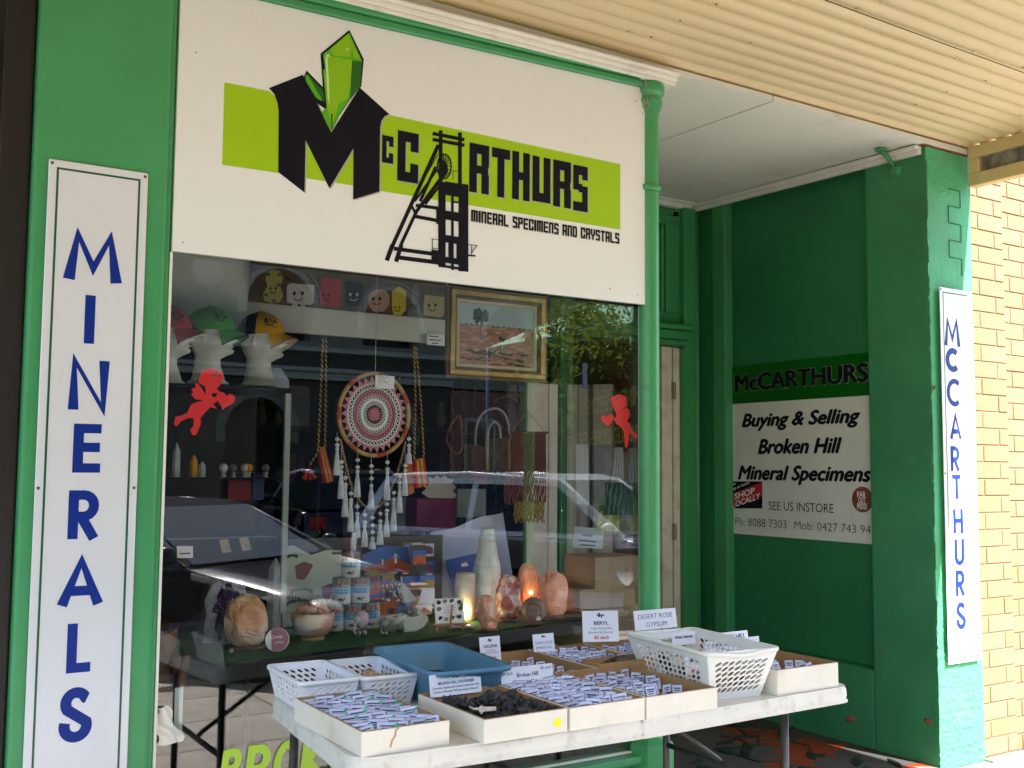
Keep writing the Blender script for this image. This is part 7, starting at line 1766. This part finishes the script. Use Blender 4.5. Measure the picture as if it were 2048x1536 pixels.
# ================================================================== THE STREET BEHIND THE CAMERA (seen in the glass)
def car(label, pos, heading, paint, length=4.4, suv=False):
    t = thing('parked_car', label, 'car', pos)
    M_ = Matrix.Translation(pos) @ Matrix.Rotation(heading, 4, 'Z')
    H_ = 1.55 if suv else 1.32; L_ = length/2; W_ = .87; belt = .92 if suv else .86
    low = [(-L_, .42), (-L_+.04, .30), (-L_+.3, .22), (L_-.35, .20), (L_-.05, .30), (L_, .48), (L_-.06, .66), (L_-.35, .74 if not suv else .86), (L_-1.15, belt), (-L_+.45, belt+.02), (-L_+.05, belt-.06)]
    # loft the lower body through width stations so that its sides tuck in
    st = [(-1.0, .93, .03), (-.93, .985, .01), (-.55, 1.0, 0), (.55, 1.0, 0), (.93, .985, .01), (1.0, .93, .03)]
    n = len(low); vs = []; 
    for wy, k, dz in st:
        for x, z in low: vs.append((x*k, wy*W_, .55+(z-.55)*(1-(abs(wy) > .95)*.14)))
    fs = [(i*n+k, i*n+(k+1) % n, (i+1)*n+(k+1) % n, (i+1)*n+k) for i in range(len(st)-1) for k in range(n)] + [list(range(n)), [(len(st)-1)*n+k for k in range(n-1, -1, -1)]]
    mb = MB(); mb.add(vs, fs, 0, True, M_); mb.build('car_body', paint, t)
    x0, x1, x2, x3 = (-L_+.10, -L_+.45, L_-1.95, L_-1.15) if suv else (-L_+.55, -L_+1.15, L_-1.95, L_-1.15)
    cab = [(x0, belt), (x1, H_-.06), (x1+.35, H_), (x2-.2, H_-.01), (x2, H_-.05), (x3, belt-.01)]
    def cabv(inset, grow=0.0):
        o_ = []
        for sgn in (-1, 1):
            for x, z in cab:
                k = (z-belt)/(H_-belt); o_.append((x, sgn*(W_*.97-.20*k+grow), z))
        return o_
    vs = cabv(0); n = len(cab); mb = MB(); mb.add(vs, [list(range(n-1, -1, -1)), list(range(n, 2*n))]+[(k, (k+1) % n, (k+1) % n+n, k+n) for k in range(n)], 0, False, M_); mb.build('cabin', paint, t)
    # windows, 4 mm proud of the cabin skin
    def side(x, z, sgn): k = (z-belt)/(H_-belt); return (x, sgn*(W_*.97-.20*k+.004), z)
    mid = (x1+x2)/2+.1
    for sgn in (-1, 1):
        for pts in (((x0+.25, belt+.05), (x1+.05, H_-.13), (mid-.04, H_-.12), (mid-.04, belt+.04)), ((mid+.04, belt+.04), (mid+.04, H_-.12), (x2-.02, H_-.13), (x3-.18, belt+.04))):
            mb = MB(); P_ = [side(x, z, sgn) for x, z in pts]; P2_ = [(p[0], p[1]-sgn*.02, p[2]) for p in P_]
            mb.add(P_+P2_, [(0,1,2,3), (7,6,5,4), (0,4,5,1), (1,5,6,2), (2,6,7,3), (3,7,4,0)], 0, False, M_); mb.build('side_window', 'carglass', t)
        mb = MB(); mb.blob((x3-.12, sgn*(W_+.07), belt+.10), (.07, .10, .07), 10, 8, M=M_); mb.build('wing_mirror', paint if suv else 'carblack', t)
        m2 = MB(); m2.tube([M_ @ Vector(side(x1+.1, H_-.05, sgn)), M_ @ Vector(side((x1+x2)/2, H_-.02, sgn)), M_ @ Vector(side(x2, H_-.08, sgn)), M_ @ Vector(side(x3-.02, belt+.03, sgn))], .03 if suv else .022, 8); m2.build('roof_rail', 'carwhite' if suv else 'rim', t)  # rails made thick and bright to carry the roof and pillar highlight
        m2 = MB(); m2.tube([M_ @ Vector((x3-.05, sgn*(W_*.96), belt)), M_ @ Vector((L_-.9, sgn*W_*.955, belt-.045)), M_ @ Vector((L_-.4, sgn*W_*.93, belt-.13))], .010, 6); m2.build('bonnet_highlight', 'rim', t)  # bright tube stands in for the highlight along the bonnet crease
    for (xa, za, xb, zb2, nm) in ((x3-.05, belt+.02, x2+.02, H_-.08, 'windscreen'), (x0+.06, belt+.03, x1-.02, H_-.09, 'rear_window')):
        dx = .012 if nm == 'windscreen' else -.012; wa, wb = W_*.97-.08, W_*.97-.24
        mb = MB(); P_ = [(xa+dx, -wa, za+.01), (xa+dx, wa, za+.01), (xb+dx, wb, zb2+.01), (xb+dx, -wb, zb2+.01)]; P2_ = [(p[0]-dx*2, p[1], p[2]-.01) for p in P_]
        mb.add(P_+P2_, [(0,1,2,3), (7,6,5,4), (0,4,5,1), (1,5,6,2), (2,6,7,3), (3,7,4,0)], 0, False, M_); mb.build(nm, 'carglass', t)
    for sgn in (-1, 1):
        for x in (L_-.85, -L_+.80):
            mb = MB(); R_ = Matrix.Translation((x, sgn*(W_-.10), .32)) @ Matrix.Rotation(R(90), 4, 'X')
            mb.lathe([(.20, -.11), (.30, -.11), (.32, -.08), (.32, .08), (.30, .11), (.20, .11)], (0, 0, 0), 24, M=M_ @ R_); wh = mb.build('wheel', 'tyre', t)
            mb = MB(); mb.lathe([(.02, -.118), (.19, -.114), (.20, -.10), (.20, .10), (.19, .114), (.02, .118)], (0, 0, 0), 16, M=M_ @ R_); mb.build('rim', 'rim', wh)
        mb = MB(); mb.blob((L_-.16, sgn*(W_-.26), .62), (.14, .18, .08), 12, 8, M=M_); mb.build('headlight', 'lamp', t)
        mb = MB(); mb.box(-L_-.005, -L_+.06, sgn*(W_-.18)-.12, sgn*(W_-.18)+.12, .62, .80, M=M_); mb.build('tail_lamp', 'tail', t)
    mb = MB(); mb.box(L_-.02, L_+.015, -.5, .5, .36, .50, M=M_); mb.build('grille', 'blackplastic', t)
    return t
car('black sedan parked nose to the kerb, mirrored at the left of the shop window', (2.35, -5.65, -.17), R(60), 'carblack', 4.5)
car('silver four wheel drive parked at the kerb, mirrored at the right of the window', (6.65, -6.05, -.17), R(64), 'carwhite', 4.6, suv=True)
car('dark wagon parked across the road, mirrored above the black sedan', (7.6, -14.6, -.17), R(-80), 'carblack', 4.5, suv=True)

# the building across the road with its arches
ob = thing('building_opposite', 'cream two storey building with arches across the street, mirrored in the glass', 'building', (14, -22, -.05))
Y0_ = -22.0
def wall_with_arches(x0, x1, z0, z1, arches, y=Y0_, t_=.5):
    """arches: (centre x, half width, spring z, sill z)"""
    mb = MB(); arches = sorted(arches); x = x0
    for (c, h, sz, sl_) in arches:
        if c-h > x: mb.box(x, c-h, y-t_, y, z0, z1)
        if sl_ > z0: mb.box(c-h, c+h, y-t_, y, z0, sl_)
        pts = [(c+h*math.cos(R(a)), sz+h*math.sin(R(a))) for a in range(180, -1, -10)]
        for i in range(len(pts)-1):
            (a, b), (c2, d2) = pts[i], pts[i+1]
            mb.prism([(a, b), (c2, d2), (c2, z1), (a, z1)], y-t_, y, 'y')
        x = c+h
    if x < x1: mb.box(x, x1, y-t_, y, z0, z1)
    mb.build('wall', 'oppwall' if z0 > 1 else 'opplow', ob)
    mb = MB()
    for (c, h, sz, sl_) in arches:
        for r0, r1, d in ((1.02, 1.22, .08), (1.24, 1.32, .12)):
            pts = [(c+h*r1*math.cos(R(a)), sz+h*r1*math.sin(R(a))) for a in range(180, -1, -10)]+[(c+h*r0*math.cos(R(a)), sz+h*r0*math.sin(R(a))) for a in range(0, 181, 10)]
            for i in range(18): mb.prism([pts[i], pts[i+1], pts[-2-i], pts[-1-i]], y+.001, y+d, 'y')
        mb.box(c-h*1.3, c-h*1.02, y+.001, y+.12, sz-.30, sz-.02); mb.box(c+h*1.02, c+h*1.3, y+.001, y+.12, sz-.30, sz-.02)
    mb.build('arch_moulding', 'opptrim' if z0 > 1 else 'oppwall', ob)
wall_with_arches(-12, 14.2, -.05, 4.3, [(8.8, .80, 2.3, -.04), (4.5, .9, 2.3, -.04), (0.5, .9, 2.3, -.04), (12.2, .8, 2.3, -.04)])
wall_with_arches(-12, 14.2, 4.302, 9.5, [(9.3, .85, 5.5, 4.6), (5.0, .85, 5.5, 4.6), (12.4, .8, 5.3, 4.6)])
mb = MB(); mb.box(-12, 14.2, Y0_+.001, Y0_+.18, 3.62, 3.80); mb.box(-12, 14.2, Y0_+.001, Y0_+.26, 3.82, 3.92); mb.box(-12, 14.2, Y0_+.001, Y0_+.16, 4.34, 4.46); mb.build('string_course', 'opptrim', ob)
mb = MB(); mb.lathe([(.30, 0), (.42, .03), (.36, .08), (.10, .10)], (0, 0, 0), 8, M=Matrix.Translation((7.45, Y0_+.001, 6.1)) @ Matrix.Rotation(R(-90), 4, 'X')); mb.build('ornament', 'opptrim', ob)
mb = MB(); mb.box(-12, 24, Y0_-5, Y0_-.9, -.05, 9.4); mb.build('recess_wall', 'oppdark', ob)
o2 = thing('arcade_building', 'reddish building with a row of round arches across the street, mirrored near the corner post', 'building', (19, -22, -.05)); ob_, ob = ob, o2
wall_with_arches(14.25, 27, 3.6, 9.5, [(16.2, .85, 5.2, 3.9), (18.25, .80, 5.2, 3.9), (20.15, .80, 5.2, 3.9), (22.1, .80, 5.2, 3.9)])
mb = MB(); mb.box(14.25, 27, Y0_-.5, Y0_-.02, -.05, 3.55); mb.build('lower_wall', 'oppbrick', o2)
for k, x in enumerate((15.2, 17.2, 19.2, 21.2, 23.2)):
    mb = MB(); mb.box(x-.5, x+.5, Y0_-.018, Y0_+.01, .8, 2.8); f = mb.build('window', 'opptrim', o2); mb = MB(); mb.box(x-.42, x+.42, Y0_+.011, Y0_+.02, .9, 2.7); mb.build('pane', 'carglass', f)
mb = MB(); mb.box(14.25, 27, Y0_-5, Y0_-.9, 3.6, 9.4); mb.build('recess_wall', 'oppdark', o2)
# street tree
def tree(name, label, pos, cr, n, seed, trunk_h=1.9):
    rr = random.Random(seed); t = thing(name, label, 'tree', pos); b = Vector(pos)
    top = b+Vector((0, 0, trunk_h)); mb = MB(); mb.tube([b, b+Vector((.06, .02, trunk_h*.5)), top, top+Vector((.1, 0, cr*.8))], [.14, .11, .09, .03], 9)
    ends = []
    for k in range(9):
        a = k*2.4; e = top+Vector((cr*.6*math.cos(a), cr*.6*math.sin(a), cr*rr.uniform(.2, 1.2))); mb.tube([top+Vector((0, 0, .1*k*.5)), top.lerp(e, .5)+Vector((0, 0, .15)), e], [.05, .03, .012], 6); ends.append(e)
    mb.build('trunk', 'bark', t)
    clumps = [e+Vector((rr.uniform(-.5, .5), rr.uniform(-.5, .5), rr.uniform(-.3, .5))) for e in ends for _ in range(4)]
    vs, fs = [], []
    for k in range(n):
        c = rr.choice(clumps); d_ = Vector((rr.gauss(0, 1), rr.gauss(0, 1), rr.gauss(0, .7)))*cr*.17; p = c+d_
        a = Vector((rr.uniform(-1, 1), rr.uniform(-1, 1), rr.uniform(-1, 1))).normalized(); s_ = rr.uniform(.035, .075); b_ = a.orthogonal().normalized()
        o_ = len(vs); vs += [p-a*s_, p+b_*s_*.4, p+a*s_, p-b_*s_*.4]; fs.append((o_, o_+1, o_+2, o_+3))
    mb = MB(); mb.add(vs, fs); mb.build('crown', 'leaf', t, kind='stuff')
tree('street_tree', 'leafy street tree at the kerb, mirrored near the corner post', (9.9, -8.9, -.17), 1.6, 9000, 3)
tree('street_tree', 'second street tree further along, mirrored at the window edge', (12.8, -10.5, -.17), 2.2, 9000, 8)
cn = thing('market_canopy', 'green pyramid market canopy on a pole across the road, mirrored near the corner post', 'canopy', (12.2, -10.6, -.17))
mb = MB(); apex = Vector((11.9, -10.6, 4.75)); cs_ = [Vector((11.9+sx*2.2, -10.6+sy*2.0, 3.55)) for sx, sy in ((-1, -1), (1, -1), (1, 1), (-1, 1))]
mb.add([apex]+cs_+[c-Vector((0, 0, .16)) for c in cs_], [(0, 1, 2), (0, 2, 3), (0, 3, 4), (0, 4, 1), (1, 5, 6, 2), (2, 6, 7, 3), (3, 7, 8, 4), (4, 8, 5, 1)]); mb.build('canvas', 'canopygreen', cn)
mb = MB()
for c in cs_: mb.tube([Vector((c.x, c.y, -.17)), c], .03, 8)
mb.build('frame_pole', 'rim', cn)
for o in bpy.data.objects:                              # small print and screws too fine to pick apart
    if o.parent and o.name.split('.')[0] in ('lettering', 'lettering_shadow', 'crystal_shade', 'crystal_facet', 'sparkle', 'board_screw', 'roof_bolt', 'border_line', 'badge_lettering', 'flower_print', 'joint_crack', 'side_lettering', 'chipped_patch'): o['kind'] = 'stuff'
